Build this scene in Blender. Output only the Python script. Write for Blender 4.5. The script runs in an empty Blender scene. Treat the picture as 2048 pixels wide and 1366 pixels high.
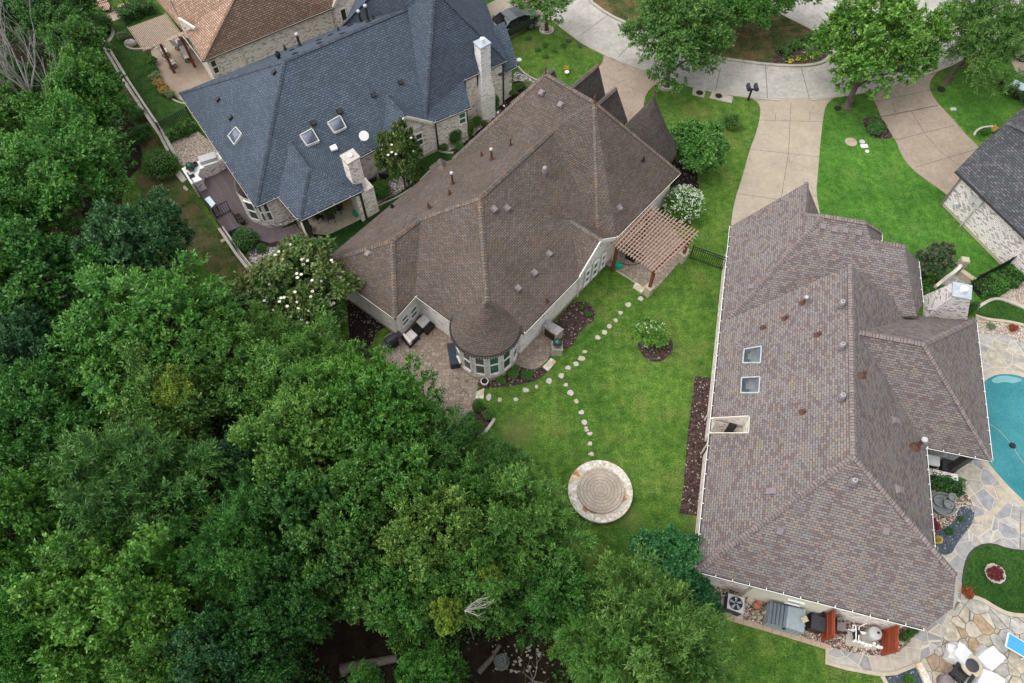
import bpy, math, random
import numpy as np
from mathutils import Vector, Matrix, geometry
random.seed(7)
SC = bpy.context.scene
COL = SC.collection
# ---------------- camera ----------------
H = 36.0; F = 1430.0; TH = math.radians(59.5)
cd = bpy.data.cameras.new('camera'); cam = bpy.data.objects.new('camera', cd); COL.objects.link(cam)
cam.location = (0, 0, H); cam.rotation_euler = (math.radians(90) - TH, 0, 0)
cd.sensor_width = 36; cd.lens = 36 * F / 2048; cd.clip_end = 1000; cd.clip_start = .5
SC.camera = cam
# ---------------- light ----------------
SUN_EL, SUN_AZ = 60, -102      # azimuth clockwise from +Y
w = bpy.data.worlds.new('World'); SC.world = w; w.use_nodes = True
nt = w.node_tree; bg = nt.nodes['Background']
sky = nt.nodes.new('ShaderNodeTexSky'); sky.sky_type = 'NISHITA'; sky.sun_disc = False
sky.sun_elevation = math.radians(SUN_EL); sky.sun_rotation = math.radians(SUN_AZ)
sky.air_density = 1.0; sky.dust_density = 4.0; sky.ozone_density = 1.0
hs = nt.nodes.new('ShaderNodeHueSaturation'); hs.inputs['Saturation'].default_value = .35   # overcast: the sky is nearly grey
nt.links.new(sky.outputs[0], hs.inputs['Color']); nt.links.new(hs.outputs[0], bg.inputs[0]); bg.inputs[1].default_value = .15
sd = bpy.data.lights.new('sun', 'SUN'); sd.energy = 1.5; sd.angle = math.radians(130); sd.color = (1, .96, .9)
sun = bpy.data.objects.new('sun', sd); COL.objects.link(sun)
az = math.radians(SUN_AZ); el = math.radians(SUN_EL)
sdir = Vector((math.sin(az) * math.cos(el), math.cos(az) * math.cos(el), math.sin(el)))
sun.rotation_euler = sdir.to_track_quat('Z', 'Y').to_euler(); sun.location = sdir * 100
SC.view_settings.view_transform = 'Standard'; SC.view_settings.look = 'None'
SC.view_settings.gamma = 1; SC.view_settings.exposure = 0.70; SC.view_settings.use_curve_mapping = False
# ---------------- measuring the place: where the sight line of a photo point meets height z ----------------
ct, st = math.cos(TH), math.sin(TH)
def ray(px, py):
    v = (683 - py)
    return Vector((px - 1024, ct * F + st * v, -st * F + ct * v))
def P(px, py, z=0.0):
    d = ray(px, py); return Vector((0, 0, H)) + d * ((H - z) / -d.z)
def PL(pts, z=0.0): return [P(p[0], p[1], p[2] if len(p) > 2 else z) for p in pts]
def onwall(px, py, A, B):
    n = Vector((B - A)).cross(Vector((0, 0, 1))); d = ray(px, py); o = Vector((0, 0, H))
    return o + d * ((A - o).dot(n) / d.dot(n))
def onplane(px, py, a, b, c):   # sight line of a photo point met with the plane through a, b, c
    n = (b - a).cross(c - a); d = ray(px, py); o = Vector((0, 0, H)); return o + d * ((a - o).dot(n) / d.dot(n))
def mpp(px, py, z=0):   # metres per photo pixel across the view at that place
    return (P(px + 10, py, z) - P(px, py, z)).length / 10
# ---------------- object bookkeeping ----------------
ORIG = {}
def tag(o, label=None, cat=None, group=None, kind=None):
    if label: o['label'] = label
    if cat: o['category'] = cat
    if group: o['group'] = group
    if kind: o['kind'] = kind
    return o
def root(name, loc, label, cat, group=None, rz=0):
    o = bpy.data.objects.new(name, None); COL.objects.link(o); o.empty_display_size = .3
    o.location = loc; o.rotation_euler = (0, 0, rz); ORIG[o.name] = Vector(loc)
    return tag(o, label, cat, group)
def kids(o): return [c for c in bpy.data.objects if c.parent == o]
def copy_tree(o, parent=None):
    ch = kids(o); c = o.copy(); COL.objects.link(c); c.parent = parent
    for k in ch: copy_tree(k, c)
    return c
PROTO = {}
def place(key, fn, loc, rz=0, sc=1, label=None, group=None, sz=None):
    """fn builds the thing at the origin the first time; later ones are copies"""
    if key not in PROTO: o = PROTO[key] = fn()
    else:
        o = copy_tree(PROTO[key])
    o.location = loc; o.rotation_euler = (0, 0, rz); o.scale = (sc, sc, sz or sc)
    if label: o['label'] = label
    if group: o['group'] = group
    return o
def face_uv(vs):
    n = Vector((0, 0, 0))
    for i in range(len(vs)):
        a, b = vs[i], vs[(i + 1) % len(vs)]; n += a.cross(b)
    if n.length < 1e-9: n = Vector((0, 0, 1))
    n.normalize()
    u = Vector((0, 0, 1)).cross(n)
    if u.length < .05: u = Vector((1, 0, 0))
    u.normalize(); v = n.cross(u)
    return [(p.dot(u), p.dot(v)) for p in vs]
class MB:
    def __init__(s): s.v = []; s.f = []; s.uv = []
    def poly(s, pts, uv=None):
        k = len(s.v); s.v += [Vector(p) for p in pts]; s.f.append(list(range(k, k + len(pts)))); s.uv.append(uv); return s
    def tris(s, pts, flip=False):
        pts = [Vector(p) for p in pts]; k = len(s.v); s.v += pts
        for t in geometry.tessellate_polygon([[Vector((p.x, p.y, 0)) for p in pts]]):
            a, b, c = [pts[i] for i in t]; up = (b - a).cross(c - a).z > 0
            t = t if up != flip else t[::-1]
            s.f.append([k + i for i in t]); s.uv.append(None)
        return s
    def prism(s, pts, z0, z1, top=True, bottom=True):
        pts = [Vector((p[0], p[1], 0)) for p in pts]
        A = sum(pts[i].x * pts[(i + 1) % len(pts)].y - pts[(i + 1) % len(pts)].x * pts[i].y for i in range(len(pts)))
        if A < 0: pts = pts[::-1]
        n = len(pts)
        for i in range(n):
            a, b = pts[i], pts[(i + 1) % n]
            s.poly([(a.x, a.y, z0), (b.x, b.y, z0), (b.x, b.y, z1), (a.x, a.y, z1)])
        if top: s.tris([(p.x, p.y, z1) for p in pts])
        if bottom: s.tris([(p.x, p.y, z0) for p in pts], True)
        return s
    def loft(s, top, bot):
        n = len(top)
        s.poly(top); s.poly(bot[::-1])
        for i in range(n): s.poly([bot[i], bot[(i + 1) % n], top[(i + 1) % n], top[i]])
        return s
    def box(s, c, sx, sy, sz, rz=0, rx=0, ry=0):
        m = Matrix.Translation(Vector(c)) @ Matrix.Rotation(rz, 4, 'Z') @ Matrix.Rotation(ry, 4, 'Y') @ Matrix.Rotation(rx, 4, 'X')
        q = [m @ Vector((x * sx / 2, y * sy / 2, z * sz / 2)) for z in (-1, 1) for x, y in ((-1, -1), (1, -1), (1, 1), (-1, 1))]
        for f in ((3, 2, 1, 0), (4, 5, 6, 7), (0, 1, 5, 4), (1, 2, 6, 5), (2, 3, 7, 6), (3, 0, 4, 7)): s.poly([q[i] for i in f])
        return s
    def bar(s, a, b, w, h):
        a = Vector(a); b = Vector(b); d = (b - a).normalized(); u = d.cross(Vector((0, 0, 1)))
        if u.length < 1e-3: u = Vector((1, 0, 0))
        u.normalize(); v = u.cross(d); u = u * w / 2; v = v * h / 2
        A = [a - u - v, a + u - v, a + u + v, a - u + v]; B = [p + (b - a) for p in A]
        s.poly(A); s.poly(B[::-1])
        for i in range(4): s.poly([A[(i + 1) % 4], A[i], B[i], B[(i + 1) % 4]])
        return s
    def tube(s, path, r, n=8, r2=None):
        path = [Vector(p) for p in path]; m = len(path); rings = []
        for i, p in enumerate(path):
            d = (path[min(i + 1, m - 1)] - path[max(i - 1, 0)]).normalized()
            u = d.cross(Vector((0, 0, 1)))
            if u.length < .05: u = Vector((1, 0, 0))
            u.normalize(); v = d.cross(u); rr = r if r2 is None else r + (r2 - r) * i / (m - 1)
            rings.append([p + (u * math.cos(t) + v * math.sin(t)) * rr for t in [2 * math.pi * k / n for k in range(n)]])
        k0 = len(s.v)
        for q in rings: s.v += q
        for i in range(m - 1):
            for k in range(n):
                s.f.append([k0 + i * n + k, k0 + i * n + (k + 1) % n, k0 + (i + 1) * n + (k + 1) % n, k0 + (i + 1) * n + k]); s.uv.append(None)
        s.f.append([k0 + k for k in range(n)][::-1]); s.uv.append(None)
        s.f.append([k0 + (m - 1) * n + k for k in range(n)]); s.uv.append(None)
        return s
    def lathe(s, c, prof, n=20, sx=1, sy=1, rz=0):
        c = Vector(c); k0 = len(s.v); m = len(prof)
        for r, z in prof:
            for k in range(n):
                t = 2 * math.pi * k / n + rz; s.v.append(c + Vector((r * math.cos(t) * sx, r * math.sin(t) * sy, z)))
        for i in range(m - 1):
            for k in range(n):
                s.f.append([k0 + i * n + k, k0 + i * n + (k + 1) % n, k0 + (i + 1) * n + (k + 1) % n, k0 + (i + 1) * n + k]); s.uv.append(None)
        if prof[0][0] > 1e-4: s.f.append([k0 + k for k in range(n)][::-1]); s.uv.append(None)
        if prof[-1][0] > 1e-4: s.f.append([k0 + (m - 1) * n + k for k in range(n)]); s.uv.append(None)
        return s
    def blob(s, c, r, seed=0, rough=.15, n=10, flat=1.0):
        rnd = random.Random(seed); k0 = len(s.v); m = n // 2 + 1; ph = [rnd.uniform(0, 6.28) for _ in range(6)]
        for i in range(m + 1):
            a = math.pi * i / m
            for k in range(n):
                t = 2 * math.pi * k / n
                q = 1 + rough * (math.sin(2 * t + ph[0]) * .5 + math.sin(3 * t + ph[1] + a) * .5 + math.sin(2 * a + ph[2]) * .4 + rnd.uniform(-.3, .3))
                s.v.append(Vector(c) + Vector((r[0] * q * math.sin(a) * math.cos(t), r[1] * q * math.sin(a) * math.sin(t), r[2] * flat * q * math.cos(a))))
        for i in range(m):
            for k in range(n):
                s.f.append([k0 + (i + 1) * n + k, k0 + (i + 1) * n + (k + 1) % n, k0 + i * n + (k + 1) % n, k0 + i * n + k]); s.uv.append(None)
        return s
    def build(s, name, mat, parent=None, loc=None, smooth=False, bevel=0, **tg):
        if parent is not None: o0 = ORIG[parent.name]
        elif loc is not None: o0 = Vector(loc)
        else:
            lo = [min(v[i] for v in s.v) for i in range(3)]; hi = [max(v[i] for v in s.v) for i in range(3)]
            o0 = Vector(((lo[0] + hi[0]) / 2, (lo[1] + hi[1]) / 2, lo[2]))
        me = bpy.data.meshes.new(name)
        me.from_pydata([tuple(v - o0) for v in s.v], [], s.f); me.validate()
        ul = me.uv_layers.new(name='UVMap')
        if len(me.polygons) == len(s.f):
            for p, u in zip(me.polygons, s.uv):
                if u is None: u = face_uv([s.v[i] for i in p.vertices])
                for li, c in zip(p.loop_indices, u): ul.data[li].uv = c
        if smooth:
            me.polygons.foreach_set('use_smooth', [True] * len(me.polygons))
            try: me.set_sharp_from_angle(angle=math.radians(40))
            except Exception: pass
        o = bpy.data.objects.new(name, me); COL.objects.link(o)
        for m in (mat if isinstance(mat, (list, tuple)) else [mat]): me.materials.append(m)
        if parent is not None: o.parent = parent
        else: o.location = o0
        ORIG[o.name] = o0
        if bevel:
            b = o.modifiers.new('bevel', 'BEVEL'); b.width = bevel; b.segments = 2; b.limit_method = 'ANGLE'
        return tag(o, **tg)
# ---------------- materials ----------------
def lin(c): return tuple(((x / 255) / 12.92 if x / 255 <= .04045 else ((x / 255 + .055) / 1.055) ** 2.4) for x in c) + (1,)
class N:
    def __init__(s, name, rough=.8, spec=.3, metal=0):
        s.m = bpy.data.materials.new(name); s.m.use_nodes = True; s.t = s.m.node_tree; s.b = s.t.nodes['Principled BSDF']
        s.b.inputs['Roughness'].default_value = rough; s.b.inputs['Metallic'].default_value = metal
        s.b.inputs['Specular IOR Level'].default_value = spec; s._o = None
    def n(s, typ, **kw):
        x = s.t.nodes.new('ShaderNode' + typ)
        for k, v in kw.items(): setattr(x, k, v)
        return x
    def l(s, a, b): s.t.links.new(a, b)
    def co(s, kind='Object'):
        if s._o is None: s._o = {}
        if kind not in s._o:     # all patterns are drawn at 3/4 of their nominal size
            t = s.n('TexCoord'); m = s.n('Mapping'); m.inputs['Scale'].default_value = (1.333, 1.333, 1.333); s.l(t.outputs[kind], m.inputs[0]); s._o[kind] = m.outputs[0]
        return s._o[kind]
    def noise(s, scale, detail=4, vec=None, rough=.6, dist=0):
        x = s.n('TexNoise'); x.inputs['Scale'].default_value = scale; x.inputs['Detail'].default_value = detail
        x.inputs['Roughness'].default_value = rough; x.inputs['Distortion'].default_value = dist
        s.l(vec if vec is not None else s.co(), x.inputs['Vector']); return x.outputs['Fac']
    def ramp(s, fac, stops, interp='LINEAR'):
        x = s.n('ValToRGB'); e = x.color_ramp.elements; x.color_ramp.interpolation = interp
        while len(e) < len(stops): e.new(.5)
        for i, (p, c) in enumerate(stops): e[i].position = p; e[i].color = c if len(c) == 4 else (*c, 1)
        s.l(fac, x.inputs[0]); return x.outputs[0]
    def mix(s, a, b, fac, mode='MIX'):
        x = s.n('Mix', data_type='RGBA', blend_type=mode)
        for v, i in ((fac, 0), (a, 6), (b, 7)):
            if isinstance(v, (int, float, tuple)): x.inputs[i].default_value = v
            else: s.l(v, x.inputs[i])
        return x.outputs[2]
    def math(s, op, a, b=0.0):
        x = s.n('Math', operation=op)
        for v, i in ((a, 0), (b, 1)):
            if isinstance(v, (int, float)): x.inputs[i].default_value = v
            else: s.l(v, x.inputs[i])
        return x.outputs[0]
    def bump(s, h, strength=.3, dist=.02):
        x = s.n('Bump'); x.inputs['Strength'].default_value = strength; x.inputs['Distance'].default_value = dist
        s.l(h, x.inputs['Height']); s.l(x.outputs[0], s.b.inputs['Normal'])
    def col(s, c):
        if isinstance(c, tuple): s.b.inputs['Base Color'].default_value = c
        else: s.l(c, s.b.inputs['Base Color'])
        return s.m
def g3(v, k=1.0): return tuple(x * k for x in v[:3]) + (1,)
def mottle(name, c, amt=.25, scale=3, rough=.8, bump=0, spec=.3, metal=0, fine=25):
    s = N(name, rough, spec, metal); a = s.noise(scale, 5); b = s.noise(fine, 2)
    base = s.ramp(a, [(.3, g3(c, 1 - amt)), (.7, g3(c, 1 + amt))])
    x = s.mix(base, s.ramp(b, [(.35, (1 - amt * .5,) * 3), (.65, (1 + amt * .4,) * 3)]), 1.0, 'MULTIPLY')
    if bump: s.bump(b, bump)
    return s.col(x)
def shingles(name, stops, bw=.34, rh=.15, mort=.016, gap=.35, big=.15, edge=.6):
    s = N(name, .9, .15); uv = s.co('UV')
    b = s.n('TexBrick'); b.offset = .43; b.offset_frequency = 2
    for k, v in (('Scale', 1), ('Brick Width', bw), ('Row Height', rh), ('Mortar Size', mort), ('Mortar Smooth', .3), ('Bias', 0)): b.inputs[k].default_value = v
    b.inputs['Color1'].default_value = (0, 0, 0, 1); b.inputs['Color2'].default_value = (1, 1, 1, 1); b.inputs['Mortar'].default_value = (.5, .5, .5, 1)
    s.l(uv, b.inputs['Vector'])
    b2 = s.n('TexBrick'); b2.offset = .31
    for k, v in (('Scale', 1), ('Brick Width', bw * 1.63), ('Row Height', rh), ('Mortar Size', 0), ('Bias', 0)): b2.inputs[k].default_value = v
    b2.inputs['Color1'].default_value = (0, 0, 0, 1); b2.inputs['Color2'].default_value = (1, 1, 1, 1); s.l(uv, b2.inputs['Vector'])
    tint = s.math('FRACT', s.math('ADD', b.outputs['Color'], s.math('MULTIPLY', b2.outputs['Color'], .97)))
    c = s.ramp(tint, stops, 'CONSTANT')
    # each course shows the shaded butt of the course above it
    sep = s.n('SeparateXYZ'); s.l(uv, sep.inputs[0])
    fr = s.math('FRACT', s.math('DIVIDE', sep.outputs[1], rh))
    h = s.math('MULTIPLY', fr, -1.0)
    gn = s.noise(60, 2, uv); c = s.mix(c, s.ramp(gn, [(.3, (.78,) * 3), (.7, (1.2,) * 3)]), 1.0, 'MULTIPLY')
    ln = s.noise(.35, 4, uv); c = s.mix(c, s.ramp(ln, [(.3, (1 - big,) * 3), (.7, (1 + big,) * 3)]), 1.0, 'MULTIPLY')
    c = s.mix(c, g3(stops[0][1], gap), b.outputs['Fac'])
    hh = s.math('ADD', h, s.math('MULTIPLY', b.outputs['Fac'], -edge))
    s.bump(hh, .55, .03)
    return s.col(c)
def bricks(name, stops, mortar, bw=.36, rh=.125, mort=.018, blotch=.15, big=1.1):
    s = N(name, .9, .2); uv = s.co('UV'); b = s.n('TexBrick'); b.offset = .5
    for k, v in (('Scale', 1), ('Brick Width', bw), ('Row Height', rh), ('Mortar Size', mort), ('Mortar Smooth', .2), ('Bias', 0)): b.inputs[k].default_value = v
    b.inputs['Color1'].default_value = (0, 0, 0, 1); b.inputs['Color2'].default_value = (1, 1, 1, 1)
    s.l(uv, b.inputs['Vector']); b2 = s.n('TexBrick'); b2.offset = .3
    for k, v in (('Scale', 1), ('Brick Width', bw * 1.37), ('Row Height', rh), ('Mortar Size', 0), ('Bias', 0)): b2.inputs[k].default_value = v
    b2.inputs['Color1'].default_value = (0, 0, 0, 1); b2.inputs['Color2'].default_value = (1, 1, 1, 1); s.l(uv, b2.inputs['Vector'])
    c = s.ramp(s.math('FRACT', s.math('ADD', b.outputs['Color'], s.math('MULTIPLY', b2.outputs['Color'], .97))), stops, 'CONSTANT')
    c = s.mix(c, mortar, b.outputs['Fac'])
    ln = s.noise(big, 5, uv); c = s.mix(c, s.ramp(ln, [(.3, (1 - blotch,) * 3), (.7, (1 + blotch * .6,) * 3)]), 1.0, 'MULTIPLY')
    s.bump(s.math('MULTIPLY', b.outputs['Fac'], -1.0), .4, .01)
    return s.col(c)
def cells(name, stops, joint, scale=1.0, width=.03, rough=.85, blotch=.2, rnd=1.0, bump=.4, metric=None):
    s = N(name, rough, .3); v = s.n('TexVoronoi', feature='F1'); e = s.n('TexVoronoi', feature='DISTANCE_TO_EDGE')
    for x in (v, e): x.inputs['Scale'].default_value = scale; x.inputs['Randomness'].default_value = rnd; s.l(s.co(), x.inputs['Vector'])
    sep = s.n('SeparateColor'); s.l(v.outputs['Color'], sep.inputs[0])
    c = s.ramp(sep.outputs[0], stops, 'CONSTANT')
    n = s.noise(scale * 2.2, 6); c = s.mix(c, s.ramp(n, [(.3, (1 - blotch,) * 3), (.7, (1 + blotch,) * 3)]), 1.0, 'MULTIPLY')
    m = s.ramp(e.outputs['Distance'], [(width * .6, (1, 1, 1)), (width * 1.3, (0, 0, 0))]); c = s.mix(c, joint, m)
    if bump: s.bump(s.math('MULTIPLY', m, -1.0), bump, .02)
    return s.col(c)
def grass(name, dark, mid, lite, dry, big=.16, dryamt=.5, drycol_pos=.66, worn=()):
    s = N(name, .95, .1)
    f = s.noise(9, 4, rough=.85); a = s.noise(1.5, 6, rough=.75); L = s.noise(big, 5, rough=.62); D = s.noise(big * 2.1, 6, rough=.7, dist=.4)
    c = s.ramp(a, [(.32, dark), (.5, mid), (.68, lite)])
    c = s.mix(c, s.ramp(L, [(.36, (.70, .76, .72)), (.62, (1.15, 1.10, 1.06))]), 1.0, 'MULTIPLY')
    mp = s.n('Mapping'); mp.inputs['Scale'].default_value = (1.0, .09, 1); mp.inputs['Rotation'].default_value = (0, 0, .06); s.l(s.co(), mp.inputs[0]); sk = s.noise(1.6, 4, mp.outputs[0], .6)
    c = s.mix(c, s.ramp(sk, [(.36, (.86, .88, .86)), (.5, (1, 1, 1)), (.66, (1.10, 1.06, 1.0))]), 1.0, 'MULTIPLY')
    c = s.mix(c, dry, s.ramp(D, [(drycol_pos - .12, (0, 0, 0)), (drycol_pos + .12, (dryamt,) * 3)]))
    c = s.mix(c, s.ramp(f, [(.34, (.35,) * 3), (.5, (.95,) * 3), (.66, (1.7,) * 3)]), 1.0, 'MULTIPLY')
    for (wx, wy, wr) in worn:     # real bald spots
        p_ = P(wx, wy); vd = s.n('VectorMath', operation='DISTANCE'); vd.inputs[1].default_value = (p_.x, p_.y, 0); s.l(s.n('TexCoord').outputs['Object'], vd.inputs[0])
        k_ = s.math('ADD', vd.outputs['Value'], s.math('MULTIPLY', a, 1.6)); c = s.mix(c, s.mix((.20, .155, .075, 1), (.10, .13, .04, 1), f), s.ramp(s.math('DIVIDE', k_, wr * 2), [(.5, (.5,) * 3), (1.0, (0, 0, 0))]))
    s.bump(f, .8, .06)
    return s.col(c)
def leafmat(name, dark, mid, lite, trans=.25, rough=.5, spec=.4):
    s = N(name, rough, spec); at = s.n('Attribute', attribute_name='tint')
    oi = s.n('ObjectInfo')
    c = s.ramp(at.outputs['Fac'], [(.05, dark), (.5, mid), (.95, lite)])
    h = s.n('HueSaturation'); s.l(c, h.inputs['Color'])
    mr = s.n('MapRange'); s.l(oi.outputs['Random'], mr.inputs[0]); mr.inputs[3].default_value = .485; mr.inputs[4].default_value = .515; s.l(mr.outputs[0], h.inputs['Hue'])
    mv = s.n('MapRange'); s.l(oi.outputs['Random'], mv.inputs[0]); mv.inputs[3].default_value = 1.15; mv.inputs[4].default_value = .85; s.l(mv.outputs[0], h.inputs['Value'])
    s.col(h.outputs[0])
    tr = s.n('BsdfTranslucent'); s.l(h.outputs[0], tr.inputs[0]); mx = s.n('MixShader'); mx.inputs[0].default_value = trans
    out = s.t.nodes['Material Output']; s.l(s.b.outputs[0], mx.inputs[1]); s.l(tr.outputs[0], mx.inputs[2]); s.l(mx.outputs[0], out.inputs[0])
    return s.m
M = {}
M['grass'] = grass('lawn_grass', (0.036, 0.088, 0.016, 1), (0.070, 0.153, 0.024, 1), (0.132, 0.219, 0.040, 1), (0.223, 0.198, 0.068, 1), .13, .5, .62, worn=((1035, 862, 1.05), (1262, 1035, .8), (1480, 440, .9), (1060, 90, 1.0), (1385, 1045, .7)))
M['grass_front'] = grass('front_lawn_grass', (0.034, 0.103, 0.016, 1), (0.061, 0.166, 0.025, 1), (0.110, 0.228, 0.037, 1), (0.168, 0.235, 0.062, 1), .2, .4, .66)
M['grass_dim'] = grass('shade_tinted_lawn_grass', (.018, .055, .010, 1), (.036, .088, .018, 1), (.062, .118, .030, 1), (.085, .12, .045, 1), .2, .4)  # darker lawn: partly the neighbour's own green, partly shade put into the colour
M['grass_alley_shade'] = grass('alley_shade_lawn_grass', (.010, .036, .008, 1), (.020, .060, .012, 1), (.036, .085, .020, 1), (.05, .07, .03, 1), .2, .4)  # lawn green darkened further, the shade of the narrow alley put into its colour
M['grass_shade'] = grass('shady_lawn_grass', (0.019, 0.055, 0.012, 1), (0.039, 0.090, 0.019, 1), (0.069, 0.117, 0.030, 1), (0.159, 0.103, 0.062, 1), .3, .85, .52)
M['grass_island'] = grass('island_grass', (0.026, 0.047, 0.013, 1), (0.047, 0.073, 0.021, 1), (0.078, 0.091, 0.033, 1), (0.221, 0.124, 0.072, 1), .17, .8, .56)
M['turf'] = grass('artificial_turf', (0.023, 0.065, 0.013, 1), (0.031, 0.083, 0.016, 1), (0.039, 0.098, 0.018, 1), (0.039, 0.091, 0.019, 1), .3, .2)
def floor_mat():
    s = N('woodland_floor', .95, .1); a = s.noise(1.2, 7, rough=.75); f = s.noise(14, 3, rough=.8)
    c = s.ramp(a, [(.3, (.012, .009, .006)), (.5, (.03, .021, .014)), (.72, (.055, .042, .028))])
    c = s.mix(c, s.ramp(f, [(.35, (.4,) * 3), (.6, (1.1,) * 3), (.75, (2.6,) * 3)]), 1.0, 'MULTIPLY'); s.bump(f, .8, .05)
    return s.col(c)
M['floor'] = floor_mat()
def concrete(name, c, amt=.12, sc=1.0, agg=.25):
    s = N(name, .9, .2); a = s.noise(.5 * sc, 8, rough=.72); b = s.noise(2.5 * sc, 5); f = s.noise(30, 2, rough=.9)
    x = s.ramp(a, [(.3, g3(c, 1 - amt * 1.6)), (.55, g3(c)), (.75, g3(c, 1 + amt))])
    x = s.mix(x, s.ramp(b, [(.3, (1 - amt,) * 3), (.7, (1 + amt * .6,) * 3)]), 1.0, 'MULTIPLY')
    x = s.mix(x, s.ramp(f, [(.3, (1 - agg,) * 3), (.7, (1 + agg,) * 3)]), 1.0, 'MULTIPLY'); s.bump(f, .3, .01)
    st_ = s.noise(.9 * sc, 6, rough=.8, dist=1.2); x = s.mix(x, s.ramp(st_, [(.30, (.70, .69, .68)), (.42, (.95,) * 3), (.55, (1, 1, 1))]), 1.0, 'MULTIPLY')
    return s.col(x)
M['road'] = concrete('road_concrete', (.40, .38, .345), .16)
M['drive'] = concrete('driveway_aggregate', (.36, .31, .24), .10, 1, .3)
M['drive_pink'] = concrete('pinkish_driveway_aggregate', (.32, .26, .205), .12, 1, .3)
M['patio_tan'] = concrete('patio_aggregate', (.38, .30, .23), .1, 1, .35)
M['joint'] = mottle('joint_dark', (.09, .08, .065), .3)
M['kerb'] = concrete('kerb_concrete', (.40, .37, .31), .15)
M['cream_stone'] = mottle('cream_stone', (.40, .35, .265), .16, 2, bump=.3)
M['white_stone'] = mottle('white_limestone', (.42, .39, .34), .15, 3, bump=.4)
M['roof_brown'] = shingles('brown_shingles', [(0, (0.096, 0.077, 0.067)), (0.2, (0.131, 0.096, 0.075)), (0.36, (0.111, 0.093, 0.084)), (0.54, (0.124, 0.096, 0.077)), (0.7, (0.1, 0.08, 0.069)), (0.84, (0.13, 0.113, 0.104))])
M['roof_cone'] = shingles('cone_shingles', [(0, (0.069, 0.057, 0.053)), (0.2, (0.096, 0.075, 0.061)), (0.36, (0.081, 0.071, 0.067)), (0.54, (0.091, 0.074, 0.063)), (0.7, (0.074, 0.062, 0.055)), (0.84, (0.096, 0.089, 0.084))], .26, .14)
M['roof_blue'] = shingles('slate_blue_shingles', [(0, (0.064, 0.083, 0.11)), (0.25, (0.079, 0.102, 0.134)), (0.5, (0.071, 0.092, 0.121)), (0.7, (0.09, 0.115, 0.148)), (0.88, (0.083, 0.107, 0.138))], .36, .18, .026, .45, .12)
M['roof_mauve'] = shingles('weathered_mauve_shingles', [(0, (0.144, 0.113, 0.111)), (0.16, (0.177, 0.164, 0.162)), (0.34, (0.197, 0.161, 0.139)), (0.46, (0.158, 0.144, 0.142)), (0.64, (0.21, 0.177, 0.152)), (0.76, (0.134, 0.105, 0.103)), (0.86, (0.184, 0.174, 0.175))], .36, .16, .014, .4, .08)
M['roof_tan'] = shingles('tan_shingles', [(0, (.31, .20, .145)), (.3, (.40, .275, .20)), (.55, (.34, .225, .165)), (.8, (.44, .31, .235))], .40, .20, .034, .4, .06)
M['roof_grey'] = shingles('grey_shingles', [(0, (.060, .062, .068)), (.3, (.085, .088, .095)), (.6, (.072, .074, .080)), (.85, (.11, .112, .12))], .36, .17, .02, .45, .1)
def capmat(name, stops): return shingles(name, stops, 1.0, .22, .02, .3, .1)
M['cap_brown'] = capmat('brown_ridge_tiles', [(0, (.12, .108, .10)), (.25, (.185, .13, .098)), (.42, (.14, .125, .112)), (.6, (.20, .145, .108)), (.82, (.13, .12, .115))])
M['cap_blue'] = capmat('blue_ridge_tiles', [(0, (.062, .078, .102)), (.4, (.085, .105, .130)), (.7, (.074, .092, .116))])
M['cap_mauve'] = capmat('mauve_ridge_tiles', [(0, (.185, .155, .148)), (.4, (.215, .182, .172)), (.7, (.20, .17, .165))])
M['cap_tan'] = capmat('tan_ridge_tiles', [(0, (.25, .155, .105)), (.4, (.28, .18, .125)), (.7, (.30, .20, .145))])
M['cap_grey'] = capmat('grey_ridge_tiles', [(0, (.08, .082, .09)), (.4, (.10, .103, .11)), (.7, (.12, .12, .13))])
M['brick_white'] = bricks('whitewashed_brick', [(0, (.80, .76, .74)), (.35, (.86, .83, .81)), (.58, (.66, .63, .61)), (.68, (.88, .85, .83)), (.90, (.46, .43, .42))], (.70, .67, .64, 1), blotch=.06)
M['brick_mix'] = bricks('mottled_pale_brick', [(0, (.82, .74, .68)), (.2, (.52, .42, .39)), (.30, (.88, .81, .75)), (.55, (.68, .57, .52)), (.66, (.90, .84, .80)), (.92, (.34, .27, .26))], (.58, .52, .48, 1), .34, .12, .02, .06)
M['brick_bw'] = bricks('white_and_dark_brick', [(0, (.80, .76, .74)), (.32, (.36, .31, .31)), (.44, (.76, .72, .70)), (.68, (.50, .45, .44)), (.76, (.82, .78, .76)), (.93, (.24, .20, .20))], (.44, .40, .39, 1), .34, .13, .024, .06)
M['trim'] = mottle('cream_trim', (.66, .62, .52), .08, 2)
M['white'] = mottle('white_metal', (.75, .75, .73), .05, 4, .5)
M['gutter_dark'] = mottle('dark_gutter', (.035, .032, .03), .2, 3, .5)
M['skyframe'] = mottle('skylight_frame', (.50, .50, .49), .08, 4, .5)
M['petal'] = mottle('magnolia_petals', (.62, .60, .52), .1, 8, .8)
M['zinc'] = mottle('pale_sheet_metal', (.42, .47, .52), .15, 2, .4, metal=.3)
M['vent_brown'] = mottle('brown_vent_metal', (.18, .15, .155), .12, 3, .5)
M['rust_pipe'] = mottle('brown_pipe', (.10, .048, .038), .2, 4, .5)
M['black'] = mottle('black_metal', (.016, .016, .018), .3, 5, .45)
M['charcoal'] = mottle('charcoal_plastic', (.035, .038, .045), .2, 4, .5)
M['navy'] = mottle('navy_box_plastic', (.030, .042, .060), .15, 3, .5)
M['grey_l'] = mottle('light_grey_plastic', (.42, .43, .43), .08, 3, .5)
M['shed'] = mottle('grey_green_shed', (.30, .34, .33), .1, 2, .6)
M['shed_roof_d'] = mottle('shed_roof_slate', (.10, .13, .155), .1, 2, .6)
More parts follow.
